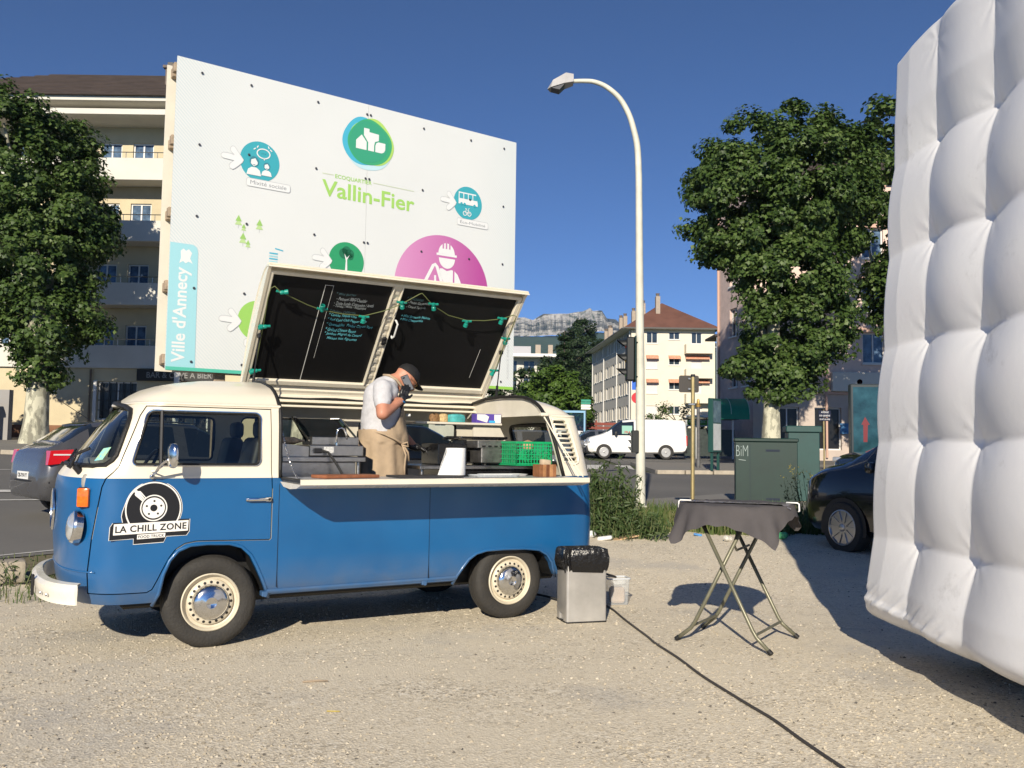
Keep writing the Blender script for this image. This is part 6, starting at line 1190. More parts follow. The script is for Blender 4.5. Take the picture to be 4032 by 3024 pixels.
obj('frame', MB().bx(-.80, .80, -.16, .16, .75, 3.05, .03), mat('kiosk_frame', (.03, .04, .045), .4), KI); obj('glass', MB().bx(-.72, .72, -.165, -.1605, .85, 2.95), mat('kiosk_poster', (.018, .065, .085), .2, var=.5, vscale=2.2, col2=(.010, .03, .04)), KI, 0); obj('foot', MB().bx(-.35, .35, -.1, .1, 0, .75, .02), MATS['kiosk_frame'], KI)
obj('poster_figure', MB().add([(-.42, -.167, 1.2), (-.30, -.167, 1.2), (-.28, -.167, 1.75), (-.22, -.167, 1.75), (-.36, -.167, 2.0), (-.48, -.167, 1.75), (-.42, -.167, 1.75)], [(0, 1, 2, 3, 4, 5, 6)]), mat('poster_red', (.16, .015, .02), .4), KI, 0)
RS = thing('restaurant_sign', 'bright green restaurant sign on a white frame behind the white van', 'sign', (10.0, 48.0, gz(10, 48)))
obj('board', MB().bx(-.46, .60, -.03, .03, 1.80, 2.24, .01), mat('sign_lime', (.10, .34, .03), .5), RS, 0); obj('frame', MB().bx(-.56, .68, .031, .06, 1.72, 2.33, .01).bx(-.56, -.50, .0, .06, 0, 1.72).bx(.62, .68, .0, .06, 0, 1.72), whitep, RS, 0)
t = text_mb('Restaurant', 1); fit(t, -.40, .52, 1.90, 2.14); t.v = [(x + (y - 2) * .25, y, z) for x, y, z in t.v]; obj('lettering', put(t, XZ(-.035)), whitep, RS, 0)
DS = thing('direction_sign', 'stacked green and white direction arrows on a post beyond the truck', 'road sign', (4.85, 58, gz(4.85, 58)))
obj('post', MB().cyl((0, .05, 0), (0, .05, 3.5), .05, n=8), steel, DS); dgm = mat('direction_green', (.015, .25, .17), .5)
for k, m_ in enumerate((whitep, whitep, dgm, dgm)): zc = 2.90 + .17 * k; obj('arrow', MB().prism([(-.30, zc), (.28, zc), (.36, zc + .07), (.28, zc + .14), (-.30, zc + .14)], -.015, .015, ZX), m_, DS, 0)
BS = thing('blue_shelter', 'light blue metal shelter frame at the junction behind the truck', 'shelter', (4.2, 54, gz(4.2, 54)))
lbm = mat('shelter_blue', (.22, .42, .62), .4); obj('frame', MB().bx(-1.6, .3, -.05, .05, 2.55, 2.68).bx(.2, .3, -.05, .05, 0, 2.55).bx(-1.6, -1.5, -.05, .05, 0, 2.55), lbm, BS, 0); obj('pane', MB().bx(-1.5, .2, -.01, .01, .4, 2.5), glass('shelter_glass', (.45, .55, .62)), BS, 0)
FE = thing('red_fence', 'rust red slatted fence behind the parked vans', 'fence', (5.0, 62, gz(5, 62))); frm = mat('fence_red', (.22, .05, .035), .7, var=.2)
for k in range(6): obj('slat', MB().bx(-2.5, 4.5, -.02, .02, .55 + .28 * k, .75 + .28 * k), frm, FE, 0)
for k in range(5): obj('post', MB().bx(-2.5 + 1.7 * k, -2.4 + 1.7 * k, .025, .1, 0, 2.3), frm, FE, 0)
# ================================================================== vehicles
cglass = mat('car_glass', (.012, .015, .017), .05, spec=.8, coat=1.); trimb = mat('car_trim_black', (.015, .015, .016), .5); alloy = mat('alloy_wheel', (.45, .45, .46), .3, .9); tail_r = mat('tail_lamp_red', (.45, .006, .01), .15, coat=1, emis=(1, .02, .03, .15)); headl = mat('headlamp_clear', (.7, .72, .74), .08, .6, coat=1)  # tail lamp emission stands in for sun glow on the red lens
def car(name, label, st, paint, loc, rz, wheels, wr=.315, group=None, glass_side=(), glass_top=(), rimm=None, spokes=8, extra=None, coverlow=False):
    """st: stations along x (front at +x): (x, z_bottom, z_belt, z_top, half_width, half_width_top).  glass_* are station index ranges."""
    T = thing(name, label, 'van' if 'van' in name else 'car', loc, rz, group)
    def ring(s):
        x, zb, zl, zt, w_, wt = s; zm = (zb + zl) / 2; zl2 = max(zl, zb + .05)
        h = [(0, zb), (w_ * .86, zb), (w_ * .97, zb + .09), (w_, zm), (w_ * .985, zl2 - .04), (w_ * .955, zl2), (wt + (w_ * .955 - wt) * .12, zl2 + (zt - zl2) * .86), (wt * .9, zl2 + (zt - zl2) * .975), (wt * .5, zt), (0, zt + .006)]
        return [(x, -y, z) for y, z in h] + [(x, y, z) for y, z in reversed(h[1:-1])]
    # refine stations by smooth interpolation
    rings = [ring(s) for s in st]; n = len(rings[0]); bodyf = MB(); groups = {}
    for r_ in rings: bodyf.v += r_
    for i in range(len(st) - 1):
        for k in range(n):
            l = (k + 1) % n; f = (i * n + k, (i + 1) * n + k, (i + 1) * n + l, i * n + l); kk = k if k < 9 else None; key = None
            side = (k == 5) or (k == n - 6); top = 5 <= k <= 12
            if side and any(a <= i < b for a, b in glass_side): key = ('side_window', 'L' if k == 5 else 'R', [a for a, b in glass_side if a <= i < b][0])
            elif any(a <= i < b for a, b in glass_top) and 6 <= k <= n - 7: key = ('windscreen', '', [a for a, b in glass_top if a <= i < b][0])
            if key: groups.setdefault(key, []).append(f)
            else: bodyf.f.append(f); bodyf.m.append(0)
    bodyf.f += [tuple(reversed(range(n))), tuple((len(st) - 1) * n + k for k in range(n))]; bodyf.m += [0, 0]
    bme = bodyf.mesh('body'); bm = bmesh.new(); bm.from_mesh(bme); bmesh.ops.recalc_face_normals(bm, faces=bm.faces[:]); bm.to_mesh(bme); bm.free()
    b = obj('body', bme, paint, T, 42)
    for (nm, sd, a), fs in groups.items():
        used = sorted({i for f in fs for i in f}); ix = {u: j for j, u in enumerate(used)}; obj(nm, fixn(MB().add([bodyf.v[u] for u in used], [tuple(ix[i] for i in f) for f in fs]).mesh(nm)), cglass, T, 42)
        # pillar trim round side glass
    for xw in wheels:
        w_ = float(np.interp(xw, [s[0] for s in st], [s[4] for s in st]))
        for s_ in (-1, 1):
            Mw = Matrix.Translation((xw, s_ * (w_ + .012), wr)) @ Matrix.Rotation(R(90) * (-s_), 4, 'X')
            arch = [((wr + .055) * math.cos(R(a)), (wr + .055) * math.sin(R(a))) for a in range(-15, 196, 10)]
            q = MB(); q.add([(xw + x, s_ * (w_ + .006), wr + z) for x, z in arch], [tuple(range(len(arch)))]); obj('wheel_arch', q, trimb, T, 0)
            wh = obj('wheel', MB().lathe([(.6 * wr, -.20), (wr * .98, -.19), (wr, -.17), (wr, .0), (wr * .96, .018), (wr * .72, .020), (wr * .68, .005), (wr * .6, -.02)], 30, Mw), tyre_m, T, 40)
            rb = MB().lathe([(wr * .70, .0), (wr * .70, .018), (wr * .66, .020), (wr * .63, .0), (wr * .60, -.03), (0, -.03)], 30, Mw)
            for k in range(spokes): a = 2 * math.pi * k / spokes; rb.add([Mw @ (Matrix.Rotation(a, 4, 'Z') @ Vector(p)) for p in ((.03, -.022, .012), (wr * .64, -.016, .014), (wr * .64, .016, .014), (.03, .022, .012), (.03, -.022, -.02), (wr * .64, -.016, -.02), (wr * .64, .016, -.02), (.03, .022, -.02))], [(0, 1, 2, 3), (0, 4, 5, 1), (3, 2, 6, 7)])
            rb.lathe([(.05, .016), (.045, .02), (0, .02)], 16, Mw); obj('rim', rb, rimm or alloy, wh, 40)
    return T
def subdiv(st, m=3):
    """catmull-rom refinement so that roof and bonnet lines are curved"""
    A = np.array(st, float); out = []
    for i in range(len(A) - 1):
        p0, p1, p2, p3 = A[max(0, i - 1)], A[i], A[i + 1], A[min(len(A) - 1, i + 2)]
        for k in range(m): t = k / m; v = .5 * (2 * p1 + (p2 - p0) * t + (2 * p0 - 5 * p1 + 4 * p2 - p3) * t * t + (3 * p1 - p0 - 3 * p2 + p3) * t ** 3); v[0] = p1[0] + (p2[0] - p1[0]) * t; out.append(tuple(v))
    out.append(tuple(A[-1])); return out
hatchst = [(-2.12, .42, .58, .64, .66, .58), (-2.09, .32, .70, .80, .76, .66), (-2.03, .28, .84, .96, .83, .70), (-1.93, .26, .92, 1.04, .865, .69), (-1.80, .25, .94, 1.12, .872, .67), (-1.45, .25, .94, 1.36, .875, .60), (-1.25, .24, .93, 1.41, .875, .58), (-.55, .22, .92, 1.435, .875, .58), (.0, .22, .90, 1.42, .875, .58), (.30, .22, .89, 1.37, .875, .59), (1.0, .22, .88, .98, .87, .68), (1.5, .24, .84, .92, .86, .66), (1.9, .28, .72, .82, .80, .62), (2.07, .32, .60, .68, .70, .55), (2.12, .40, .52, .56, .58, .48)]
mS = 3; idx = lambda i: i * mS
dgrey = mat('gunmetal_paint', (.10, .10, .106), .3, .4, var=.05, coat=.8); blackcar = mat('black_car_paint', (.010, .012, .016), .12, .2, coat=1.); silver = mat('silver_car_paint', (.36, .37, .38), .25, .8, coat=.7); whitecar = mat('white_van_paint', (.80, .79, .77), .3, coat=.6, var=.03); bluecar = mat('blue_black_paint', (.006, .008, .014), .2, .1, coat=1.)
hs_ = subdiv(hatchst, mS); GS = [(idx(5), idx(6)), (idx(6) + 1, idx(8) - 1), (idx(8), idx(9) + 2)]; GT = [(idx(4), idx(5) + 1), (idx(9) + 1, idx(10))]
a_ = R(44)
BMW = car('hatchback_car', 'dark grey hatchback with lit red tail lamp beyond the truck\'s nose', hs_, dgrey, (-5.62, 14.5, gz(-5.6, 14.4)), a_, (-1.33, 1.30), .315, None, GS, GT)
for s_ in (-1, 1):
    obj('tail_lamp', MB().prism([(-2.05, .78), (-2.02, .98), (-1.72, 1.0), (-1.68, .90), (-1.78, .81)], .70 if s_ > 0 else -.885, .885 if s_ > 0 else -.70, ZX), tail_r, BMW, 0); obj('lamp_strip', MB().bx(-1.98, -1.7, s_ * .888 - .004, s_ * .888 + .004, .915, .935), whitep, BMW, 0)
obj('number_plate', MB().bx(-2.125, -2.105, -.26, .26, .56, .67), whitep, BMW, 0); t = text_mb('CB-719-YT', 1, bold=.02); fit(t, -.22, .22, .585, .645); t = put(t, Matrix(((0, 0, -1, -2.128), (-1, 0, 0, 0), (0, 1, 0, 0), (0, 0, 0, 1)))); obj('plate_lettering', t, blackp, BMW, 0)
obj('bumper_strip', MB().tube([(-2.00, -.84, .53), (-2.10, -.6, .54), (-2.13, 0, .54), (-2.10, .6, .54), (-2.00, .84, .53)], .014, 6), trimb, BMW); obj('aerial', MB().cyl((-1.15, 0, 1.40), (-1.75, 0, 1.78), .005, n=5), blackp, BMW); obj('roof_spoiler', MB().box((-1.40, 0, 1.375), (.14, 1.02, .02), Matrix.Rotation(R(-12), 3, 'Y'), .008), dgrey, BMW); obj('roundel', MB().lathe([(0, .008), (.035, .008), (.038, 0)], 18, Matrix.Translation((-2.02, 0, .86)) @ Matrix.Rotation(R(-80), 4, 'Y')), chrome, BMW)
obj('roof_rail', MB().tube([(-1.2, -.60, 1.42), (-.5, -.60, 1.455), (.1, -.60, 1.42)], .012, 6), chrome, BMW)
# white panel van
vst = [(2.46, .42, .62, .70, .72, .60), (2.42, .32, .80, .90, .82, .66), (2.30, .28, .98, 1.04, .90, .70), (1.95, .26, 1.08, 1.14, .945, .74), (1.45, .25, 1.12, 1.32, .95, .76), (.78, .25, 1.14, 1.83, .952, .74), (.55, .25, 1.14, 1.90, .952, .74), (.15, .25, 1.14, 1.945, .952, .75), (-.2, .25, 1.14, 1.955, .952, .76), (-1.4, .27, 1.14, 1.955, .952, .76), (-2.2, .30, 1.14, 1.94, .95, .76), (-2.36, .34, 1.12, 1.88, .945, .74), (-2.42, .42, 1.05, 1.70, .93, .72)]
vs3 = subdiv(vst[::-1], 3); ns = len(vs3)
xsv = [s[0] for s in vs3]; ia = min(range(ns), key=lambda i: abs(xsv[i] - .10)); ib = min(range(ns), key=lambda i: abs(xsv[i] - 1.12)); ic = min(range(ns), key=lambda i: abs(xsv[i] - .72)); id_ = min(range(ns), key=lambda i: abs(xsv[i] - 1.5))
VN = car('panel_van', 'white panel van parked on the side street, facing left', vs3, whitecar, (6.15, 44.2, gz(6.1, 44)), R(180), (1.62, -1.40), .33, None, [(ia, ib)], [(ic, id_)], mat('steel_wheel', (.42, .42, .42), .4, .6), 5)
obj('lower_bumper', MB().box((2.35, 0, .45), (.30, 1.66, .42), None, .08, 2), trimb, VN); obj('rear_bumper', MB().box((-2.36, 0, .45), (.16, 1.84, .28), None, .04, 2), trimb, VN)
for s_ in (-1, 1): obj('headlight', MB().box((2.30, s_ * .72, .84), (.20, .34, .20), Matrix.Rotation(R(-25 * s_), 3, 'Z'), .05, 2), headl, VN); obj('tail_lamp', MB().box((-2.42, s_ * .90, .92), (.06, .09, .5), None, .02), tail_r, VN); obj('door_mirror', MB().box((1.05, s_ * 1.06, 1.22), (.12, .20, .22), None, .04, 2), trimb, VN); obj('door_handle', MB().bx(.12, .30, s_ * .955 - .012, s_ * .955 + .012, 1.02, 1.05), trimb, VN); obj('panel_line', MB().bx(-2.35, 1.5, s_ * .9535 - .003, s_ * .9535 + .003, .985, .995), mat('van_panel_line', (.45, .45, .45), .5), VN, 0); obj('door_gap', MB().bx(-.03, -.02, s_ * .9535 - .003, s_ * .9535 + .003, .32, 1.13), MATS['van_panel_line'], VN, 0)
obj('window_card', MB().bx(.25, .75, .905, .925, 1.22, 1.62), mat('card_mint', (.25, .48, .40), .6), VN, 0); t = text_mb('FRA', 1, bold=.02); fit(t, -.62, -.32, 1.24, 1.36); obj('card_lettering', put(t, Matrix.Rotation(math.pi, 4, 'Z') @ XZ(-.93)), mat('card_red', (.4, .06, .05), .6), VN, 0)
# dark people carrier beside the inflatable
mst = [(2.15, .40, .58, .62, .62, .55), (2.10, .30, .74, .80, .74, .62), (1.97, .26, .92, 1.0, .84, .68), (1.7, .24, 1.02, 1.10, .89, .70), (1.25, .22, 1.08, 1.22, .91, .71), (.45, .22, 1.10, 1.68, .91, .63), (-.1, .22, 1.10, 1.76, .91, .63), (-1.2, .24, 1.10, 1.76, .905, .62), (-1.8, .26, 1.02, 1.55, .90, .62), (-2.1, .32, .95, 1.15, .86, .66), (-2.15, .42, .7, .8, .78, .6)]
ms3 = subdiv(mst[::-1], 3); xm = [s[0] for s in ms3]; nr = lambda v: min(range(len(xm)), key=lambda i: abs(xm[i] - v))
MPV = car('people_carrier', 'dark blue-black people carrier nosing out behind the white inflatable', ms3, bluecar, (5.62, 10.62, gz(5.3, 10.8)), R(115), (1.28, -1.35), .325, None, [(nr(-1.7), nr(-.75)), (nr(-.65), nr(.75))], [(nr(.42), nr(1.02)), (nr(-2.05), nr(-1.75))], None, 10)
for s_ in (-1, 1): obj('headlight', MB().box((1.92, s_ * .66, .80), (.30, .30, .14), Matrix.Rotation(R(-35 * s_), 3, 'Z'), .04, 2), mat('headlamp_dark', (.12, .13, .14), .08, .5, coat=1), MPV); obj('door_mirror', MB().box((.72, s_ * 1.0, 1.10), (.10, .18, .14), None, .04, 2), bluecar, MPV)
CR2 = car('parked_saloon', 'black car with glinting headlamps parked by the street name sign', hs_, blackcar, (11.6, 25.6, gz(11.6, 25.6)), R(180 + 8), (-1.33, 1.30), .315, None, GS, GT)
for s_ in (-1, 1): obj('headlight', MB().box((1.93, s_ * .62, .70), (.26, .34, .15), Matrix.Rotation(R(-30 * s_), 3, 'Z'), .04, 2), headl, CR2)
obj('number_plate', MB().bx(2.10, 2.13, -.26, .26, .45, .56), whitep, CR2, 0)
# traffic and parked cars glimpsed through the truck and beside the van
CR3 = car('passing_car', 'dark car on the avenue seen through the serving hatch', hs_, blackcar, (-2.25, 19.3, gz(-2.3, 19.3)), R(28), (-1.33, 1.30), .315, None, GS, GT)
obj('roof_rail', MB().tube([(-1.2, -.61, 1.42), (-.5, -.61, 1.46), (.1, -.61, 1.42)], .014, 6), chrome, CR3); obj('door_strip', MB().bx(-1.4, 1.0, -.90, -.885, .92, .945), chrome, CR3, 0)
CR4 = car('silver_car', 'silver car waiting behind the truck\'s rear window', hs_, silver, (.1, 33.0, gz(.1, 33)), R(190), (-1.33, 1.30), .315, None, GS, GT)
CR5 = car('grey_car', 'silver grey car parked just beyond the white van\'s nose', hs_, silver, (4.3, 47.2, gz(4.3, 47.2)), R(188), (-1.33, 1.30), .315, None, GS, GT)
CR6 = car('white_estate_car', 'white car with dark windows left of the white van', hs_, whitecar, (2.6, 50.0, gz(2.6, 50)), R(180), (-1.33, 1.30), .315, None, GS, GT)
# ================================================================== buildings
def wall_mat(name, col, var=.12, rough=.85, bs=30): return mat(name, col, rough, var=var, vscale=.8, bump=.12, bscale=bs, detail=7)
pane_m = mat('window_pane', (.03, .045, .06), .06, spec=.8); pane_b = mat('window_pane_curtain', (.10, .16, .24), .12, var=.5, vscale=3, col2=(.04, .06, .10)); shut_w = mat('roller_shutter_white', (.66, .64, .60), .6, var=.05); frame_w = mat('window_frame_white', (.68, .67, .64), .5)
def facade(T, M, W, z0, z1, ops, wm, depth=.18, sill=True, wall_name='wall'):
    """wall in local xz (x 0..W), openings (x0,x1,za,zb,kind); kind: pane/shut/curtain/dark/none. M: 4x4 local->thing"""
    xs = sorted({0, W} | {o[0] for o in ops} | {o[1] for o in ops}); zs = sorted({z0, z1} | {o[2] for o in ops} | {o[3] for o in ops}); mb = MB(); nx = len(xs)
    V = [(x, 0, z) for z in zs for x in xs]; F = []
    def inside(x, z): return any(o[0] < x < o[1] and o[2] < z < o[3] for o in ops)
    for j in range(len(zs) - 1):
        for i in range(nx - 1):
            if not inside((xs[i] + xs[i + 1]) / 2, (zs[j] + zs[j + 1]) / 2): F.append((j * nx + i, j * nx + i + 1, (j + 1) * nx + i + 1, (j + 1) * nx + i))
    mb.add(V, F, 0, M)
    for a, b, c, d, k in ops: mb.add([(a, 0, c), (b, 0, c), (b, 0, d), (a, 0, d), (a, depth, c), (b, depth, c), (b, depth, d), (a, depth, d)], [(0, 4, 5, 1), (1, 5, 6, 2), (2, 6, 7, 3), (3, 7, 4, 0)], 0, M)
    obj(wall_name, mb, wm, T, 0)
    for a, b, c, d, k in ops:
        if k == 'none': continue
        m_ = {'pane': pane_m, 'shut': shut_w, 'curtain': pane_b, 'dark': mat('dark_interior', (.012, .012, .012), .3)}[k]
        q = obj('window', MB().add([(a, depth - .02, c), (b, depth - .02, c), (b, depth - .02, d), (a, depth - .02, d)], [(0, 1, 2, 3)], 0, M), m_, T, 0)
        if k != 'shut':
            f_ = MB(); t = min(.07, (b - a) * .08)
            for x0, x1, y0, y1 in ((a, a + t, c, d), (b - t, b, c, d), (a + t, b - t, c, c + t), (a + t, b - t, d - t, d), ((a + b) / 2 - t / 2, (a + b) / 2 + t / 2, c + t, d - t)): f_.add([(x0, depth - .06, y0), (x1, depth - .06, y0), (x1, depth - .06, y1), (x0, depth - .06, y1), (x0, depth - .021, y0), (x1, depth - .021, y0), (x1, depth - .021, y1), (x0, depth - .021, y1)], [(0, 1, 2, 3), (0, 4, 5, 1), (1, 5, 6, 2), (2, 6, 7, 3), (3, 7, 4, 0)], 0, M)
            obj('frame', f_, frame_w, q, 0)
        if sill: 
            e = .05; obj('sill', MB().add([(a - e, -.09, c - .08), (b + e, -.09, c - .08), (b + e, -.09, c - .005), (a - e, -.09, c - .005), (a - e, .05, c - .08), (b + e, .05, c - .08), (b + e, .05, c - .005), (a - e, .05, c - .005)], [(0, 1, 2, 3), (3, 2, 6, 7), (0, 4, 5, 1), (0, 3, 7, 4), (1, 5, 6, 2)], 0, M), frame_w, q, 0)
def face_M(p0, p1):
    """local x runs from p0 to p1, local +y goes into the building"""
    d = Vector((p1[0] - p0[0], p1[1] - p0[1], 0)); L_ = d.length; d.normalize(); n = Vector((-d.y, d.x, 0)); return Matrix(((d.x, n.x, 0, p0[0]), (d.y, n.y, 0, p0[1]), (0, 0, 1, 0), (0, 0, 0, 1))), L_
I4 = Matrix.Identity(4)
# ---- left apartment block with balconies and a bar on the ground floor
AB = thing('apartment_block', 'cream apartment block with long white balconies and a beer bar, left of the hoarding', 'building'); yel = wall_mat('yellow_render', (.56, .48, .32)); par = wall_mat('balcony_white', (.62, .60, .54), .08); grw = wall_mat('grey_render', (.30, .29, .28), .1)
M0, L0 = face_M((-30, 41.1), (-11.6, 41.1)); ops = []
for lv in (4.72, 7.60, 10.50, 13.40):
    for x0 in (-29, -26.5, -24.0, -21.6, -19.6, -18.1, -16.12, -13.2):
        w_ = .98 if x0 not in (-16.12,) else 1.4; ops.append((x0 + 30, x0 + 30 + w_, lv + .05, lv + 2.06, 'curtain'))
facade(AB, M0, L0, 4.2, 16.9, ops, yel, .14, False)
for k, (zb, zt) in enumerate(((4.66, 5.70), (7.55, 8.57), (10.49, 11.45), (13.34, 14.36))):
    pr = obj('balcony', MB().bx(-30, -11.6, 39.86, 39.98, zb, zt, .01).bx(-30, -11.6, 39.98, 41.09, zb + .02, zb + .17), par, AB, 0)
    q = MB().tube([(-30, 39.92, zt + .28), (-11.6, 39.92, zt + .28)], .02, 6)
    for i in range(13): q.cyl((-29.5 + 1.45 * i, 39.92, zt), (-29.5 + 1.45 * i, 39.92, zt + .28), .014, n=5)
    obj('handrail', q, steel, pr)
obj('balcony_divider', MB().bx(-14.6, -14.45, 40.0, 41.09, 4.83, 16.7), par, AB, 0)
obj('eaves', MB().bx(-30.6, -11.0, 39.3, 41.1, 16.2, 16.45).bx(-30.6, -11.0, 39.15, 41.2, 16.78, 16.98), par, AB, 0)
for k in range(3): obj('attic_vent', MB().bx(-20.5 + 3.0 * k, -19.2 + 3.0 * k, 41.04, 41.09, 16.5, 16.72), trimb, AB, 0)
rt_ = mat('brown_roof_tile', (.065, .048, .04), .8, var=.3, vscale=1.5, bump=.4, bscale=9)
def hip(name, T, x0, x1, y0, y1, z, rz_, inset, m_):
    ym = (y0 + y1) / 2; return obj(name, MB().add([(x0, y0, z), (x1, y0, z), (x1, y1, z), (x0, y1, z), (x0 + inset, ym, rz_), (x1 - inset, ym, rz_)], [(0, 1, 5, 4), (1, 2, 5), (2, 3, 4, 5), (3, 0, 4), (3, 2, 1, 0)]), m_, T, 0)
rf = hip('roof', AB, -30.8, -10.8, 39.0, 53.4, 16.98, 20.9, 6.5, rt_)
# overlapping tile courses on the visible roof slope
for k in range(14):
    t0 = k / 14.; y = 39.0 + 7.2 * t0; z = 16.98 + 3.92 * t0; ins = 6.5 * t0; obj('tile_course', MB().box(((-30.8 - 10.8) / 2, y + .1, z + .085), (20.0 - 2 * ins, .30, .05), Matrix.Rotation(math.atan2(3.92, 7.2), 3, 'X')), rt_, rf, 0)
obj('chimney', MB().bx(-17.3, -16.2, 42.5, 43.2, 18.2, 19.75).bx(-17.4, -16.1, 42.4, 43.3, 19.75, 19.88), mat('chimney_brick', (.16, .13, .11), .9, var=.3, vscale=6), rf, 0)
for k in range(3): obj('chimney_pot', MB().bx(-17.25 + .37 * k, -16.98 + .37 * k, 42.6, 43.1, 19.88, 20.1), trimb, rf, 0)
obj('side_wall', MB().bx(-11.72, -11.6, 41.25, 52, 1, 16.9), yel, AB, 0); obj('side_wall', MB().bx(-30, -29.9, 41.25, 52, 1, 16.9), yel, AB, 0); obj('side_wall', MB().bx(-29.9, -11.72, 51.8, 52, 1, 16.9), yel, AB, 0)
Mg, Lg = face_M((-30, 40), (-11.6, 40)); gops = [(30 - 18.77, 30 - 16.98, 2.32, 4.06, 'dark'), (30 - 14.4, 30 - 13.2, 1.5, 4.0, 'dark')]
facade(AB, Mg, Lg, .6, 4.655, gops, yel, .2, False, 'ground_floor_wall')
gw = MB()
for x in np.arange(-18.6, -17.0, .32): gw.bx(x, x + .03, 40.08, 40.11, 2.35, 4.04)
for z in (2.75, 3.2, 3.62): gw.bx(-18.75, -17.0, 40.075, 40.112, z, z + .03)
obj('window_bars', gw, trimb, AB, 0); obj('window_jamb', MB().bx(-18.93, -18.78, 39.93, 40.0, 2.2, 4.1), frame_w, AB, 0); obj('plinth', MB().bx(-30, -19.6, 39.93, 39.998, .7, 2.05), mat('plinth_brown', (.22, .11, .06), .9, var=.2), AB, 0); obj('corner_pillar', MB().bx(-15.2, -14.95, 39.7, 39.998, 1.0, 4.6), frame_w, AB, 0); obj('drain_pipe', MB().cyl((-19.05, 39.9, 1), (-19.05, 39.9, 4.6), .05, n=8), mat('pipe_brown', (.16, .12, .08), .7), AB)
sgn = obj('bar_sign', MB().bx(-16.9, -13.1, 39.72, 39.84, 4.10, 4.62, .01), mat('sign_black', (.018, .018, .017), .6), AB, 0); t = text_mb('BAR & CAVE A BIERE', 1, bold=.015); fit(t, -16.45, -13.35, 4.23, 4.50); obj('lettering', put(t, XZ(39.715)), mat('sign_grey_letters', (.22, .22, .21), .6), sgn, 0)
sg2 = obj('brewery_sign', MB().bx(-16.6, -14.75, 39.85, 39.93, 2.05, 3.0, .01), MATS['sign_black'], AB, 0)
for txt, a, b, c, d in (('PETITE FABRIQUE', -16.4, -14.95, 2.6, 2.78), ('CAVE & BAR', -16.2, -15.15, 2.28, 2.46)): t = text_mb(txt, 1, bold=.015); fit(t, a, b, c, d); obj('lettering', put(t, XZ(39.845)), MATS['sign_grey_letters'], sg2, 0)
# bicycle leaning on the bar wall
BK = thing('bicycle', 'bicycle leaning on the yellow bar wall, seen through the cab window', 'bicycle', (-14.0, 39.4, gz(-14, 39.4) + .13)); bk = mat('bike_black', (.02, .02, .022), .4)
for x in (-.5, .5): obj('wheel', MB().tube([(x + .33 * math.cos(t), 0, .34 + .33 * math.sin(t)) for t in [2 * math.pi * k / 24 for k in range(24)]], .02, 6, True), rubber, BK)
obj('frame', MB().tube([(-.5, 0, .34), (-.1, 0, .30), (.40, 0, .75), (-.18, 0, .80), (-.1, 0, .30)], .018, 6).tube([(-.5, 0, .34), (-.18, 0, .80)], .012, 6).tube([(.5, 0, .34), (.40, 0, .75), (.38, 0, .95)], .018, 6), bk, BK); obj('handlebar', MB().tube([(.38, -.25, 1.0), (.38, 0, .95), (.38, .25, 1.0)], .014, 6), bk, BK); obj('saddle', MB().box((-.2, 0, .9), (.26, .13, .05), None, .02), bk, BK)
# shaded garden wall and pillar at the far left
GW = thing('garden_wall', 'shaded grey wall with a stone gate pillar at the far left', 'wall'); obj('wall', MB().bx(-40, -20.4, 35.9, 36.2, .5, 3.4), grw, GW, 0); obj('pillar', MB().bx(-21.3, -20.75, 34.9, 35.45, 1.0, 2.75, .02).bx(-21.38, -20.67, 34.82, 35.53, 2.75, 2.9, .02), mat('pillar_stone', (.35, .31, .25), .9, var=.2), GW, 0)
# ---- pink corner building on the right
PB = thing('corner_building', 'pink rendered corner building with shops behind the right plane tree', 'building'); pink = wall_mat('pink_render', (.70, .53, .45), .1, .9, 60); pink_shaded = mat('pink_roughcast_shaded', (.56, .44, .40), .95, var=.15, vscale=3, bump=.6, bscale=25); tan_f = mat('window_surround_pink', (.55, .36, .28), .8)  # roughcast side walls: pink darkened in the colour for grazing sun
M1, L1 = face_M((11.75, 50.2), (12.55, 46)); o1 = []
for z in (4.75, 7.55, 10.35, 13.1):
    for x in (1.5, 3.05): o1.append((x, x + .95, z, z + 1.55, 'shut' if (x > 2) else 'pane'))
facade(PB, M1, L1, .6, 15.6, o1, pink_shaded, .2); obj('corner_pipe', MB().cyl((11.72, 50.1, 1), (11.72, 50.1, 15.5), .07, n=8), tan_f, PB)
M2, L2_ = face_M((12.55, 46), (30, 46)); o2 = []
for z in (4.95 + 1.0, 8.75 - .1, 11.5, 14.0 - .3):
    for x in (.75, 3.2, 5.75, 8.4, 11.0, 13.5): o2.append((x, x + 1.15, z, min(15.2, z + 1.6), 'shut' if x < 1 else ('curtain' if x > 5 else 'pane')))
facade(PB, M2, L2_, 4.3, 15.6, o2, pink, .2)
for k, z in enumerate((5.95, 8.65, 11.5, 13.7)): obj('lintel', MB().bx(18.15, 19.6, 45.86, 45.998, z + 1.62, z + 1.85), tan_f, PB, 0)
o3 = [(1.2, 2.4, 1.1, 3.6, 'dark'), (3.2, 4.6, 1.4, 3.6, 'dark'), (5.1, 6.5, 1.0, 3.55, 'dark'), (7.5, 8.8, 1.0, 3.6, 'dark')]; facade(PB, M2, L2_, .6, 4.296, o3, wall_mat('shop_render', (.50, .42, .36)), .25, False, 'shop_wall')
obj('shop_fascia', MB().bx(16.6, 22, 45.7, 45.97, 4.45, 5.45, .02), mat('fascia_cream', (.60, .58, .52), .6), PB, 0); obj('fascia_dot', MB().lathe([(0, .0), (.14, .0)], 16, Matrix.Translation((18.0, 45.69, 4.95)) @ Matrix.Rotation(R(90), 4, 'X')), MATS['sign_red'], PB, 0)
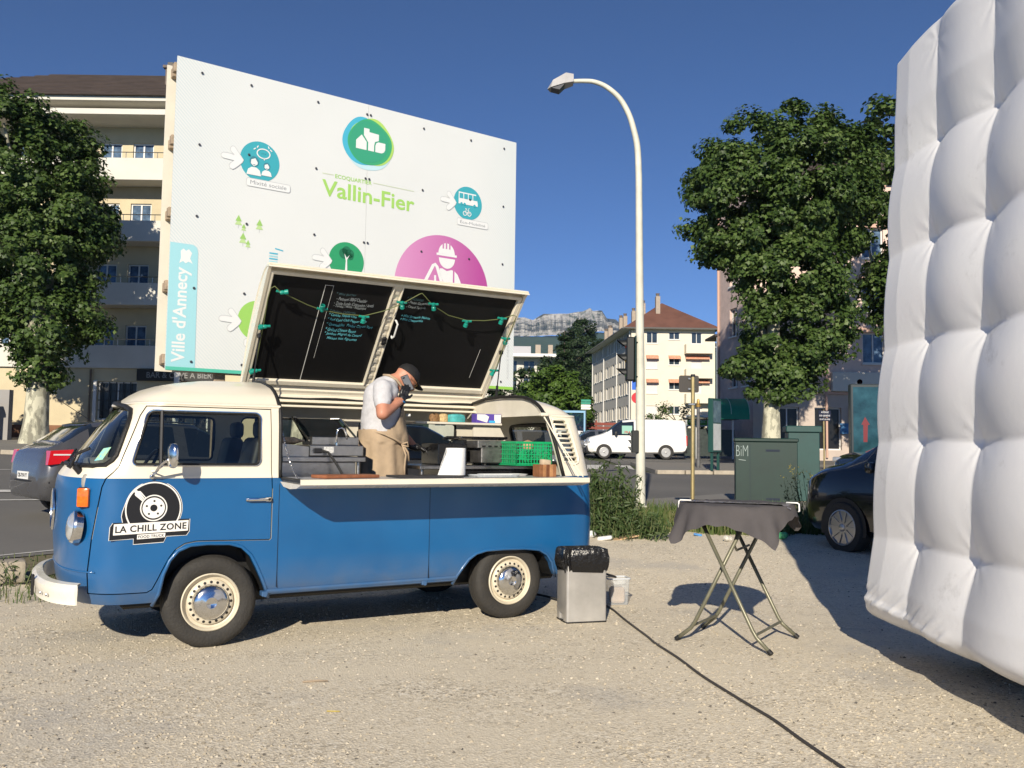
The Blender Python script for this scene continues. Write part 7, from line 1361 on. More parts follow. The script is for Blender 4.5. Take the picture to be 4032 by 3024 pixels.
obj('pipe', MB().cyl((16.35, 45.9, 1), (16.35, 45.9, 15.5), .06, n=8), tan_f, PB); obj('string_course', MB().bx(12.4, 30, 45.88, 45.998, 4.30, 4.42), tan_f, PB, 0)
for x, z, c in ((18.9, 2.25, (.06, .20, .40)), (19.6, 2.2, (.45, .42, .10)), (19.55, 1.6, (.55, .55, .5))): obj('window_poster', MB().bx(x - 1.9, x - 1.45, 45.8, 45.82, z, z + .55), mat('poster%.2f' % x, c, .6, var=.4, vscale=4), PB, 0)
obj('shop_doorframe', MB().bx(17.55, 17.72, 45.78, 45.99, 1.0, 3.7).bx(19.05, 19.2, 45.78, 45.99, 1.0, 3.7).bx(17.72, 19.05, 45.78, 45.99, 3.5, 3.7), frame_w, PB, 0)
rp_ = obj('roof', MB().add([(11.55, 50.5, 15.6), (12.25, 45.4, 15.6), (30.5, 45.4, 15.6), (30.5, 60, 15.6), (14.4, 60, 15.6), (18.5, 52.5, 19.2), (25, 52.5, 19.2)], [(0, 1, 5), (1, 2, 6, 5), (2, 3, 6), (3, 4, 5, 6), (4, 0, 5), (4, 3, 2, 1, 0)]), rt_, PB, 0); obj('chimney', MB().bx(17.2, 18.0, 49, 49.8, 17.4, 20.3).bx(17.1, 18.1, 48.9, 49.9, 20.3, 20.42), MATS['chimney_brick'], rp_, 0)
obj('rear_wall', MB().add([(11.76, 50.2, .6), (14.5, 60, .6), (14.5, 60, 15.6), (11.76, 50.2, 15.6)], [(0, 1, 2, 3)]), pink_shaded, PB, 0); obj('rear_wall', MB().bx(29.9, 30, 46.2, 60, .6, 15.6), pink_shaded, PB, 0)
obj('rear_lean_to', MB().bx(14.5, 29.8, 59.8, 60, .6, 15.6), pink_shaded, PB, 0)
GA = thing('shop_awning', 'green barrel awning over the restaurant terrace on the right', 'awning', (10.7, 43.5, 0)); gaw = mat('awning_green', (.008, .22, .13), .6, var=.15)
mb = MB(); n_ = 12; V = []
for k in range(n_ + 1): a = R(90 * k / n_); V += [(-.75, 1.1 - 1.1 * math.sin(a), 3.1 + .82 * math.cos(a)), (1.0, 1.1 - 1.1 * math.sin(a), 3.1 + .82 * math.cos(a))]
mb.add(V, [(2 * k, 2 * k + 2, 2 * k + 3, 2 * k + 1) for k in range(n_)]); mb.add([(-.75, 1.1, 3.1)] + V[0::2], [tuple(range(n_ + 2))]); mb.add([(1.0, 1.1, 3.1)] + V[1::2], [tuple(reversed(range(n_ + 2)))]); obj('canopy', mb, gaw, GA, 40)
for x in (-.75, .1, 1.0): obj('seam', MB().tube([(x, 1.1 - 1.11 * math.sin(R(90 * k / n_)), 3.1 + .83 * math.cos(R(90 * k / n_))) for k in range(n_ + 1)], .02, 5), mat('awning_piping', (.35, .55, .45), .6), GA)
obj('valance', MB().bx(-.75, 1.0, -.02, .0, 2.85, 3.1), gaw, GA, 0); obj('bracket', MB().cyl((.9, 1.1, 3.0), (.9, 2.5, 3.0), .03, n=6).cyl((-.7, 1.1, 3.0), (-.7, 2.5, 3.0), .03, n=6), steel, GA, 0)
TE = thing('terrace', 'dim glazed restaurant terrace under the green awning', 'terrace', (10.5, 46.5, 0)); obj('screen', MB().bx(-2.6, 1.2, -.05, .05, 1.0, 2.4), mat('terrace_dark', (.03, .04, .035), .4, var=.4), TE, 0); obj('roof', MB().bx(-1.4, 1.2, -1.0, .6, 2.9, 3.0, .02), mat('terrace_canopy', (.10, .10, .08), .8), TE, 0)
for x in (-2.5, -.8, 1.1): obj('post', MB().bx(x - .04, x + .04, -.1, -.05, .8, 2.9), whitep, TE, 0)
# ---- cream block with hipped roof and chimneys
CBK = thing('cream_apartment_building', 'cream four-storey block with red-brown hipped roof and chimneys beyond the white van', 'building'); crm = wall_mat('cream_render', (.70, .65, .53), .06); crm_shaded = wall_mat('cream_render_shaded', (.50, .47, .41), .08); red_t = mat('red_roof_tile', (.15, .068, .048), .85, var=.25, vscale=.7, bump=.4, bscale=5); strp = mat('striped_awning', (.48, .10, .05), .7, var=.5, vscale=9, col2=(.6, .45, .30))  # receding left face: cream greyed in its colour where sun only grazes
Mc, Lc = face_M((13.5, 100), (23.0, 100)); oc = []
rows_ = [(13.2, 14.5), (10.3, 11.6), (7.5, 8.9), (4.7, 6.1), (1.9, 3.3)]
for i, (a, b) in enumerate(rows_):
    oc += [(1.7, 2.98, a, b, 'pane' if i == 0 else 'shut'), (4.25, 5.5, a + .45, b, 'pane'), (6.8, 8.0, a - .5 if i else a, b, 'pane' if i in (0,) else 'shut')]
facade(CBK, Mc, Lc, .5, 14.85, oc, crm, .12)
for i, (a, b) in enumerate(rows_[1:3]):
    for x0, x1 in ((15.15, 16.55), (17.7, 19.05), (19.6, 22.3)): obj('awning', MB().add([(x0, 99.98, b + .25), (x1, 99.98, b + .25), (x1, 99.45, b - .05), (x0, 99.45, b - .05), (x0, 99.45, b - .2), (x1, 99.45, b - .2)], [(0, 3, 2, 1), (3, 4, 5, 2)]), strp, CBK, 0)
for z in (12.0, 9.2, 6.4, 3.6): obj('balcony', MB().bx(19.5, 22.5, 98.8, 98.95, z, z + 1.05).bx(19.5, 22.5, 98.95, 99.98, z, z + .15).bx(19.5, 19.62, 98.95, 99.98, z + .15, z + 1.05).bx(22.38, 22.5, 98.95, 99.98, z + .15, z + 1.05), crm, CBK, 0)
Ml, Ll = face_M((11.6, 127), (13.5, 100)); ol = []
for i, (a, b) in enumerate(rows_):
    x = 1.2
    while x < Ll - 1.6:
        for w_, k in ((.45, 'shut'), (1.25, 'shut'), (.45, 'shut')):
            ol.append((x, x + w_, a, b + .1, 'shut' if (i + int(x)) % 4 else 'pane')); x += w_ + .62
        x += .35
facade(CBK, Ml, Ll, .5, 14.85, ol, crm_shaded, .15)
for f_ in (.02, .36, .70, .985): p = Vector((11.6, 127, 0)).lerp(Vector((13.5, 100, 0)), f_); obj('downpipe', MB().cyl((p.x - .12, p.y, .5), (p.x - .12, p.y, 14.7), .07, n=6), frame_w, CBK)
obj('right_wall', MB().add([(23.0, 100, .5), (21.3, 127, .5), (21.3, 127, 14.85), (23.0, 100, 14.85), (11.6, 127, .5), (11.6, 127, 14.85)], [(0, 1, 2, 3), (1, 4, 5, 2)]), crm, CBK, 0)
rc = obj('roof', MB().add([(12.5, 99.2, 14.85), (23.7, 99.2, 14.85), (21.9, 127.8, 14.85), (10.7, 127.8, 14.85), (17.7, 104.5, 18.55), (16.6, 122.5, 18.55)], [(0, 1, 4), (1, 2, 5, 4), (2, 3, 5), (3, 0, 4, 5), (3, 2, 1, 0)]), red_t, CBK, 0); obj('gutter', MB().tube([(12.45, 99.15, 14.83), (23.75, 99.15, 14.83)], .09, 6).tube([(12.45, 99.15, 14.83), (10.65, 127.8, 14.83)], .09, 6), mat('zinc_gutter', (.20, .20, .19), .5, .5), rc); obj('soffit', MB().add([(12.5, 99.2, 14.80), (23.7, 99.2, 14.80), (23.0, 100.1, 14.80), (13.55, 100.1, 14.80), (10.7, 127.8, 14.80), (11.6, 127, 14.80)], [(0, 3, 2, 1), (0, 4, 5, 3)]), frame_w, rc, 0)
chm = mat('chimney_render', (.38, .32, .26), .9, var=.2)
for x, y, zt, w_ in ((16.9, 102.6, 19.0, .5), (15.7, 106.0, 18.7, .5), (15.2, 106.5, 18.65, .5), (14.75, 107.5, 18.0, .45), (14.3, 112, 18.0, .5), (13.9, 113, 17.9, .5), (13.2, 119, 17.4, .6), (12.9, 121, 17.2, .6)):
    q = obj('chimney', MB().bx(x - w_ / 2, x + w_ / 2, y - .4, y + .4, 15.0, zt, .02), chm, rc, 0); obj('chimney_pot', MB().cyl((x, y, zt), (x, y, zt + .28), w_ * .42, n=10).cyl((x, y, zt + .28), (x, y, zt + .36), w_ * .5, n=10), MATS['chimney_brick'], q)
# blue-grey house edge between the two
BH = thing('narrow_house', 'narrow blue-grey house edge between the cream and pink buildings', 'building'); Mb, Lb = face_M((19.0, 82), (21.5, 82)); facade(BH, Mb, Lb, .5, 11.8, [(.3, .9, z, z + 1.3, 'pane') for z in (2, 4.8, 7.6, 10.0)], wall_mat('bluegrey_render', (.22, .25, .30))); obj('roof', MB().bx(18.8, 21.7, 81.8, 86, 11.8, 12.0), rt_, BH, 0)
# ---- distant flat-roofed block
FB = thing('flat_roofed_block', 'distant white flat-roofed block below the cliffs', 'building'); Mf, Lf = face_M((-14, 150), (10.5, 152)); of = []
for z in (4.5, 7.6, 10.7, 13.6):
    for k in range(8): of.append((1.0 + 3.0 * k, 2.9 + 3.0 * k, z, z + 2.3, 'pane'))
facade(FB, Mf, Lf, .5, 16.4, of, wall_mat('offwhite_panel', (.62, .60, .54)), .2, False); obj('roof_slab', MB().bx(-15, 11.2, 148.6, 166, 16.4, 16.9), whitep, FB, 0); obj('roof_plant', MB().bx(-4, 3.2, 153, 158, 16.9, 18.6), mat('plant_grey', (.40, .40, .42), .7), FB, 0); obj('flue', MB().bx(4.0, 4.9, 153, 154, 16.9, 18.9), chm, FB, 0); obj('flue', MB().bx(6.2, 7.0, 153, 154, 16.9, 18.9), chm, FB, 0)
# ================================================================== vegetation
def leaf_mat(name, cols, tr=.25):
    M = bpy.data.materials.new(name); M.use_nodes = True; n = M.node_tree; p = n.nodes['Principled BSDF']; p.inputs['Roughness'].default_value = .5; p.inputs['Specular IOR Level'].default_value = .35
    ge = n.nodes.new('ShaderNodeNewGeometry'); rp = n.nodes.new('ShaderNodeValToRGB'); el = rp.color_ramp.elements
    while len(el) < len(cols): el.new(.5)
    for i, c in enumerate(cols): el[i].position = i / (len(cols) - 1); el[i].color = (*c, 1)
    tcn = n.nodes.new('ShaderNodeTexCoord'); nzn = n.nodes.new('ShaderNodeTexNoise'); nzn.inputs['Scale'].default_value = .9; nzn.inputs['Detail'].default_value = 3; n.links.new(tcn.outputs['Object'], nzn.inputs[0]); ad = n.nodes.new('ShaderNodeMath'); ad.operation = 'MULTIPLY_ADD'; ad.inputs[1].default_value = 1.1; ad.inputs[2].default_value = -.55; n.links.new(nzn.outputs['Fac'], ad.inputs[0]); a2 = n.nodes.new('ShaderNodeMath'); a2.use_clamp = True; n.links.new(ad.outputs[0], a2.inputs[0]); n.links.new(ge.outputs['Random Per Island'], a2.inputs[1])
    n.links.new(a2.outputs[0], rp.inputs[0]); n.links.new(rp.outputs[0], p.inputs['Base Color'])
    t = n.nodes.new('ShaderNodeBsdfTranslucent'); n.links.new(rp.outputs[0], t.inputs[0]); mx = n.nodes.new('ShaderNodeMixShader'); mx.inputs[0].default_value = tr; n.links.new(p.outputs[0], mx.inputs[1]); n.links.new(t.outputs[0], mx.inputs[2]); n.links.new(mx.outputs[0], n.nodes['Material Output'].inputs[0]); return M
plane_leaf = leaf_mat('plane_leaves', [(.030, .058, .012), (.045, .085, .018), (.060, .105, .022), (.080, .135, .030), (.13, .185, .055)]); dark_leaf = leaf_mat('dark_conifer_leaves', [(.018, .036, .014), (.030, .056, .020), (.045, .075, .028)]); pale_leaf = leaf_mat('pale_green_leaves', [(.04, .085, .012), (.07, .13, .02), (.10, .17, .03)]); grass_leaf = leaf_mat('grass_blades', [(.05, .09, .02), (.08, .14, .03), (.14, .17, .06), (.20, .18, .08)]); weed_leaf = leaf_mat('weed_leaves', [(.035, .065, .02), (.06, .10, .03), (.10, .14, .06)])
LEAF = {'plane': (np.array([(0, -.5, 0), (.52, -.05, -.04), (.20, .14, .03), (0, .58, -.08), (-.20, .14, .03), (-.52, -.05, -.04), (0, 0, .07)]), np.array([(6, i, (i + 1) % 6) for i in range(6)])),
        'oval': (np.array([(0, -.5, 0), (.25, 0, .06), (0, .5, -.05), (-.25, 0, .06)]), np.array([(0, 1, 2), (0, 2, 3)])),
        'needle': (np.array([(0, -.5, 0), (.10, 0, .03), (0, .5, -.06), (-.10, 0, .03)]), np.array([(0, 1, 2), (0, 2, 3)]))}
def leaves(name, P, N, S, kind, rng):
    """P points (n,3), N preferred normals (n,3), S sizes (n,)"""
    base, F = LEAF[kind]; n = len(P); nv = len(base); N = N / (np.linalg.norm(N, axis=1, keepdims=True) + 1e-9); r = rng.randn(n, 3); T = np.cross(N, r); T /= np.linalg.norm(T, axis=1, keepdims=True) + 1e-9; Bn = np.cross(N, T)
    V = P[:, None, :] + S[:, None, None] * (base[None, :, 0, None] * T[:, None] + base[None, :, 1, None] * Bn[:, None] + base[None, :, 2, None] * N[:, None])
    Fa = (F[None] + nv * np.arange(n)[:, None, None]).reshape(-1, F.shape[1]); me = bpy.data.meshes.new(name); me.vertices.add(n * nv); me.vertices.foreach_set('co', V.reshape(-1)); nf = len(Fa); me.loops.add(nf * 3); me.loops.foreach_set('vertex_index', Fa.reshape(-1).astype(np.int32)); me.polygons.add(nf); me.polygons.foreach_set('loop_start', np.arange(0, nf * 3, 3, dtype=np.int32)); me.update(calc_edges=True); me.validate(); return me
def crown_clumps(ells, n, rng, shell=.55):
    """clump centres inside a union of ellipsoids, mostly near the surface"""
    out = []; vol = np.array([e[3] * e[4] * e[5] for e in ells]); pr = vol ** .67; pr = pr / pr.sum()
    while len(out) < n:
        e = ells[rng.choice(len(ells), p=pr)]; d = rng.randn(3); d /= np.linalg.norm(d); r = shell + (1 - shell) * rng.rand() ** .5; p = np.array(e[:3]) + d * r * np.array(e[3:6])
        if rng.rand() < .6 and any(sum(((p[k] - f[k]) / f[3 + k]) ** 2 for k in range(3)) < .45 for f in ells if f is not e): continue
        out.append((p, d))
    return out
def tree(name, label, base, ells, trunk, nclump, per, clump_r, size, kind, lm, bark, seed, group=None, limbs=5, shell=.42, flat=1.):
    rng = np.random.RandomState(seed); T = thing(name, label, 'tree', base, 0, group); cl_ = crown_clumps(ells, nclump, rng, shell); P = []; N = []
    for p, d in cl_:
        m_ = int(per * (.6 + .8 * rng.rand())); cr = clump_r * (.6 + .7 * rng.rand()); q = rng.randn(m_, 3); q /= np.linalg.norm(q, axis=1, keepdims=True); rad = rng.rand(m_, 1) ** .45 * cr; pts = p + q * rad * np.array([1, 1, .72 * flat]); P.append(pts); N.append(q * .55 + np.array([0, 0, .55]) + d * .5 + rng.randn(m_, 3) * .45)
    P = np.concatenate(P); N = np.concatenate(N); S = size * (.65 + .6 * rng.rand(len(P))); obj('crown', leaves('crown', P, N, S, kind, rng), lm, T, 0)
    mb = MB(); mb.tube([t[:3] for t in trunk], [t[3] for t in trunk], 14); top = Vector(trunk[-1][:3])
    for k in range(limbs):
        p = Vector(cl_[rng.randint(len(cl_))][0]); s0 = Vector(trunk[max(1, len(trunk) - 1 - k % 2)][:3]); mid = s0.lerp(p, .5) + Vector((0, 0, .3)); r0 = trunk[-1][3]; mb.tube([s0, mid, s0.lerp(p, .9)], [r0 * .75, r0 * .45, r0 * .15], 7)
    obj('trunk', mb, bark, T, 60); return T
def bark_mat(name, a, b, c):
    M = bpy.data.materials.new(name); M.use_nodes = True; n = M.node_tree; p = n.nodes['Principled BSDF']; p.inputs['Roughness'].default_value = .85; tc = n.nodes.new('ShaderNodeTexCoord'); mp = n.nodes.new('ShaderNodeMapping'); mp.inputs['Scale'].default_value = (5, 5, 2.2); n.links.new(tc.outputs['Object'], mp.inputs[0]); nz = n.nodes.new('ShaderNodeTexNoise'); nz.inputs['Scale'].default_value = 1.; nz.inputs['Detail'].default_value = 5; n.links.new(mp.outputs[0], nz.inputs[0]); rp = n.nodes.new('ShaderNodeValToRGB'); rp.color_ramp.interpolation = 'CONSTANT'; e = rp.color_ramp.elements; e.new(.5); e[0].position = 0; e[1].position = .47; e[2].position = .56; e[0].color = (*a, 1); e[1].color = (*b, 1); e[2].color = (*c, 1); n.links.new(nz.outputs['Fac'], rp.inputs[0]); n.links.new(rp.outputs[0], p.inputs['Base Color']); bn = n.nodes.new('ShaderNodeBump'); bn.inputs['Strength'].default_value = .4; bn.inputs['Distance'].default_value = .03; n.links.new(nz.outputs['Fac'], bn.inputs['Height']); n.links.new(bn.outputs[0], p.inputs['Normal']); return M
plane_bark = bark_mat('plane_bark', (.52, .50, .38), (.34, .33, .25), (.22, .21, .16)); dark_bark = bark_mat('dark_bark', (.08, .06, .045), (.06, .05, .04), (.10, .08, .06))
# left plane tree
k_ = 1.117; EL = [(-1.1, 0, 9.3, 2.7, 2.7, 3.0), (-.6, 0, 6.3, 2.4, 2.3, 2.3), (.3, -.2, 4.3, 1.9, 1.7, 1.3), (-1.8, 0, 10.2, 2.2, 2.0, 2.2), (-1.6, .2, 5.2, 1.9, 1.8, 1.6), (.0, 0, 2.7, .8, .7, .7), (.6, 0, 7.8, 1.6, 1.8, 2.2)]
tree('plane_tree', 'dense plane tree with mottled pale trunk in front of the apartment block', (-18.0, 33.5, 1.1), [tuple(v * k_ for v in e) for e in EL], [tuple(v * k_ for v in e) for e in [(0, 0, -.3, .62), (0, 0, .15, .50), (.02, 0, .8, .40), (.04, 0, 1.8, .36), (.0, 0, 3.2, .32), (-.1, 0, 5, .25)]], 420, 170, .62, .175, 'plane', plane_leaf, plane_bark, 11, 'plane trees along the avenue')
tree('plane_tree', 'tall plane tree behind the green cabinets on the right', (10.0, 34.2, .75), [(.6, 0, 10.2, 2.3, 1.6, 2.3), (.6, 0, 7.8, 1.6, 1.2, 1.2), (.4, 0, 10.9, 3.7, 2.9, 3.2), (-.9, 0, 10.2, 2.4, 2.3, 2.9), (2.2, 0, 11.2, 2.4, 2.3, 2.9), (.6, 0, 7.6, 2.5, 2.1, 1.6), (.6, -.3, 5.0, 1.75, 1.5, 1.9), (1.6, 0, 5.6, 1.8, 1.5, 1.8), (.5, 0, 3.3, 1.7, 1.2, .9), (-1.1, -.2, 3.8, 1.2, .9, .6), (3.0, 0, 6.6, 1.2, .9, .5)], [(0, 0, -.3, .50), (0, 0, .2, .44), (.02, 0, 1.0, .37), (.05, 0, 2.2, .31), (.1, 0, 4, .27), (.2, 0, 7, .2)], 500, 175, .58, .17, 'plane', plane_leaf, plane_bark, 12, 'plane trees along the avenue')
tree('plane_tree', 'plane tree at the far right, mostly hidden by the inflatable', (16.4, 37.0, 1.0), [(0, 0, 11.5, 2.3, 2.4, 4.2), (.4, 0, 7.0, 2.2, 2.0, 2.2)], [(0, 0, -.3, .45), (0, 0, 1, .36), (.05, 0, 3, .3), (.1, 0, 6, .2)], 130, 90, .66, .26, 'plane', plane_leaf, plane_bark, 13, 'plane trees along the avenue')
tree('plane_tree', 'plane tree whose pale trunk shows through the serving hatch', (-6.45, 27.2, .72), [(0, 0, 5.4, 2.1, 2.0, 1.9), (.2, 0, 3.3, 1.9, 1.6, .9)], [(0, 0, -.3, .45), (0, 0, .2, .36), (.02, 0, 1.4, .30), (.0, 0, 3.2, .26), (0, 0, 5, .2)], 110, 90, .55, .23, 'plane', plane_leaf, plane_bark, 14, 'plane trees along the avenue')
# trees behind the truck's tail
tree('maple_tree', 'bright green rounded tree just above the truck\'s rear roof', (2.9, 62, .95), [(0, 0, 4.4, 2.1, 1.9, 1.7), (-1.0, 0, 3.4, 1.6, 1.5, 1.5), (1.3, 0, 3.2, 1.6, 1.5, 1.6)], [(0, 0, -.2, .2), (0, 0, 1.5, .16), (0, 0, 4, .1)], 120, 90, .55, .26, 'plane', pale_leaf, dark_bark, 21)
def conifer(name, label, base, h, r, seed, tiers=13, lm=dark_leaf):
    rng = np.random.RandomState(seed); T = thing(name, label, 'tree', base); P = []; N = []
    for k in range(tiers):
        z = h * (.12 + .86 * k / tiers); rr = r * (1 - .93 * k / tiers) * (.8 + .4 * rng.rand())
        for b in range(9):
            a = 6.283 * (b / 9 + .5 * rng.rand() / 9 + .37 * k); m_ = int(46 * (rr / r) + 12); t = rng.rand(m_) ** .7; q = np.stack([np.cos(a) * rr * t, np.sin(a) * rr * t, z - .35 * rr * t * t + .0 * t], -1) + rng.randn(m_, 3) * np.array([.16, .16, .10]) * (.6 + rr / r); P.append(q); N.append(np.array([np.cos(a) * .3, np.sin(a) * .3, 1]) + rng.randn(m_, 3) * .5)
    P = np.concatenate(P); N = np.concatenate(N); obj('crown', leaves('crown', P, N, .42 * (.6 + .8 * rng.rand(len(P))), 'oval', rng), lm, T, 0); obj('trunk', MB().tube([(0, 0, -.2), (0, 0, h * .97)], [h * .022, .03], 8), dark_bark, T, 60)
conifer('spruce_tree', 'dark layered conifer left of the tall birch-like tree', (4.6, 78, .95), 11.0, 2.7, 31)
k_ = 1.67; EL = [(0, 0, 9.6, 2.3, 2.3, 2.8), (-.6, 0, 6.5, 2.6, 2.6, 3.2), (.6, 0, 5.0, 2.2, 2.3, 3.5), (-.2, 0, 11.0, 1.1, 1.2, 1.6), (.9, 0, 10.0, 1.2, 1.3, 1.4)]
tree('tall_tree', 'tall dark feathery tree left of the cream block', (11.1, 142, .95), [tuple(v * k_ for v in e) for e in EL], [(0, 0, -.2, .5), (0, 0, 5, .4), (0, 0, 15, .2)], 300, 110, .95, .42, 'oval', dark_leaf, dark_bark, 32)
tree('dark_bush_tree', 'dark rounded tree at the right end of the hoarding', (.3, 70, .95), [(0, 0, 4.2, 2.4, 2.2, 2.8), (2.2, 0, 5.0, 2.0, 2.0, 2.4), (-2.5, 0, 3.5, 2.4, 2.2, 2.6)], [(0, 0, -.2, .2), (0, 0, 3, .15)], 150, 90, .6, .30, 'oval', dark_leaf, dark_bark, 33)
tree('dark_hedge_tree', 'low dark trees filling the gap behind the direction sign', (4.8, 72, .95), [(-.6, 0, 2.4, 2.2, 1.8, 2.4), (.6, 0, 2.0, 1.3, 1.3, 1.9)], [(0, 0, -.2, .2), (0, 0, 2, .15)], 140, 90, .6, .30, 'oval', dark_leaf, dark_bark, 34)
tree('terrace_shrub', 'loose leafy shrub above the restaurant sign', (9.4, 50.5, .9), [(0, 0, 2.3, 1.3, .9, .8), (-.9, 0, 2.1, .9, .8, .5), (.9, 0, 2.0, .9, .8, .6)], [(0, 0, 0, .06), (0, 0, 2, .04)], 26, 60, .4, .16, 'oval', plane_leaf, dark_bark, 35)
tree('garden_bush', 'small green bush on the stone pillar at the far left edge', (-22.6, 36.6, 1.2), [(0, 0, 1.9, 1.1, .9, .9)], [(0, 0, 0, .08), (0, 0, 1.6, .05)], 18, 70, .4, .2, 'plane', plane_leaf, dark_bark, 36)
# weeds and grass (uncountable)
def blades(name, label, n, region, h0, h1, lm, w_=.012, lean=.5, seed=41, kind='stuff'):
    rng = np.random.RandomState(seed); V = np.zeros((n, 5, 3)); 
    for i in range(n):
        x, y = region(rng); h = h0 + (h1 - h0) * rng.rand() ** 1.6; a = 6.283 * rng.rand(); b = 6.283 * rng.rand(); l = lean * h * rng.rand(); dx, dy = math.cos(a) * w_ / 2, math.sin(a) * w_ / 2; ex_, ey = math.cos(b) * l, math.sin(b) * l; z = gz(x, y) - .01
        V[i] = [(x - dx, y - dy, z), (x + dx, y + dy, z), (x + dx * .8 + ex_ * .35, y + dy * .8 + ey * .35, z + h * .6), (x - dx * .8 + ex_ * .35, y - dy * .8 + ey * .35, z + h * .6), (x + ex_, y + ey, z + h * .95)]
    F = []; 
    for i in range(n): k = 5 * i; F += [(k, k + 1, k + 2, k + 3), (k + 3, k + 2, k + 4)]
    me = bpy.data.meshes.new(name); me.from_pydata(V.reshape(-1, 3).tolist(), [], F); me.update(); return tag(obj(name, me, lm, None, 0), label, 'grass', kind=kind)
def rv(rng):
    x = -1 + 9.0 * rng.rand(); y = Gx(x) - .15 + 2.2 * rng.rand() ** 1.2; return (x, y)
blades('verge_grass', 'rough green grass strip along the gravel edge', 17000, rv, .08, .38, grass_leaf, .016, .6, 41)
def rv2(rng):
    x = -8.5 + 6.5 * rng.rand(); y = Gx(x) + .1 + (Nx(x) - Gx(x)) * rng.rand(); return (x, y)
blades('verge_grass_left', 'sparse dry grass at the kerb left of the truck', 700, rv2, .03, .14, grass_leaf, .012, .6, 42)
def rv3(rng): a = rng.rand() * 6.28; r_ = rng.rand() ** .5; return (-4.6 + .9 * r_ * math.cos(a), 8.1 + .35 * r_ * math.sin(a))
blades('dry_weeds', 'dry grass tufts beside the truck\'s front bumper', 260, rv3, .03, .18, grass_leaf, .010, .6, 43)
def weed(name, label, x, y, n, h, spread, seed, lm=weed_leaf, leafs=22, ls=.10, tip=None):
    rng = np.random.RandomState(seed); T = thing(name, label, 'plant', (x, y, gz(x, y))); mb = MB(); P = []; N = []; Q = []
    for i in range(n):
        a = 6.28 * rng.rand(); r_ = spread * rng.rand() ** .6; hh = h * (.55 + .5 * rng.rand()) * (1 - .35 * r_ / spread); b = Vector((r_ * .7 * math.cos(a), r_ * .5 * math.sin(a), 0)); e = b + Vector((.22 * hh * (rng.rand() - .5) + .12 * math.cos(a), .2 * hh * (rng.rand() - .5), hh)); mb.tube([b, b.lerp(e, .5) + Vector((.02, 0, .02)), e], [.006, .005, .002], 4)
        for k in range(leafs): t = .12 + .88 * rng.rand(); p = b.lerp(e, t) + Vector(rng.randn(3) * .035); P.append(tuple(p)); c = 6.28 * rng.rand(); N.append((math.cos(c), math.sin(c), .6))
        if tip: Q += [tuple(e + Vector(rng.randn(3) * .03)) for _ in range(8)]
    P = np.array(P); obj('stems', mb, mat('weed_stem', (.10, .12, .04), .7), T, 60); obj('leaves', leaves('leaves', P, np.array(N), ls * (.6 + .7 * rng.rand(len(P))), 'needle', rng), lm, T, 0)
    if tip: obj('flowers', leaves('flowers', np.array(Q), rng.randn(len(Q), 3) + (0, 0, 1), .03 * (.7 + .6 * rng.rand(len(Q))), 'oval', rng), tip, T, 0)
weed('tall_weeds', 'tall bushy weeds growing beside the truck\'s tail', 1.32, 12.5, 90, 1.15, .55, 51, weed_leaf, 30, .13)
weed('low_weeds', 'low trailing weeds at the foot of the tall clump', 1.75, 12.25, 40, .40, .6, 52, weed_leaf, 18, .10)
weed('yellow_weeds', 'thin yellow-flowered weeds in front of the green cabinet', 4.55, 13.6, 26, 1.05, .45, 53, weed_leaf, 14, .07, leaf_mat('yellow_flowers', [(.45, .34, .05), (.35, .30, .10)]))
weed('edge_weeds', 'small weeds growing at the stone block by the front bumper', -4.75, 8.55, 14, .36, .5, 54, weed_leaf, 14, .08)
SB = thing('stone_block', 'weathered stone kerb block at the left edge of the gravel', 'stone block', (-5.35, 8.75, 0), R(32)); obj('stone', MB().box((0, 0, .10), (1.1, .30, .24), None, .03, 2), m_kerb, SB); obj('stone', MB().box((-1.15, .02, .10), (1.05, .30, .22), None, .03, 2), m_kerb, SB)
# ================================================================== cliffs, forest slope and haze
def ridge(x): return float(np.interp(x, [-900, -500, -200, -60, 2, 35, 60, 92, 160, 209, 230, 239, 264, 279, 304, 330, 420, 700, 1200], [250, 300, 350, 372, 385, 388, 379, 396, 398, 405, 416, 405, 405, 381, 376, 355, 330, 300, 220]))
def foot(x): return float(np.interp(x, [-900, 0, 135, 260, 330, 600, 1200], [240, 323, 325, 338, 330, 285, 200]))
def vnoise(rng, n, m):
    a = np.zeros((n, m))
    for o, am in ((4, 1.), (9, .6), (20, .35), (45, .2)):
        c = rng.rand(o + 2, o + 2); xi = np.linspace(0, o, n); yi = np.linspace(0, o, m); i = xi.astype(int); j = yi.astype(int); fx_ = (xi - i)[:, None]; fy = (yi - j)[None]; a += am * (c[i][:, j] * (1 - fx_) * (1 - fy) + c[i + 1][:, j] * fx_ * (1 - fy) + c[i][:, j + 1] * (1 - fx_) * fy + c[i + 1][:, j + 1] * fx_ * fy)
    return a
rng = np.random.RandomState(9); X = np.concatenate([np.linspace(-900, -30, 40), np.linspace(-28, 420, 300), np.linspace(430, 1200, 40)]); nC = 40; nz = vnoise(rng, len(X), nC); jag = vnoise(rng, len(X), 3)[:, 0]; crack = rng.rand(len(X))
V = []; nX = len(X)
for j in range(nC):
    t = j / (nC - 1)
    for i, x in enumerate(X):
        zt = ridge(x) + 3.5 * (jag[i] - 1.1); zf = foot(x) + 4 * (nz[i, 0] - 1); z = zf + (zt - zf) * t; y = 2600 + 26 * t - 30 * (nz[i, j] - 1.0) - 10 * (crack[i] - .5) * math.sin(3.1 * t) - 9 * math.sin(t * 9 + nz[i, 5] * 3); V.append((x, y, z))
mb = MB(); mb.add(V, [(j * nX + i, j * nX + i + 1, (j + 1) * nX + i + 1, (j + 1) * nX + i) for j in range(nC - 1) for i in range(nX - 1)])
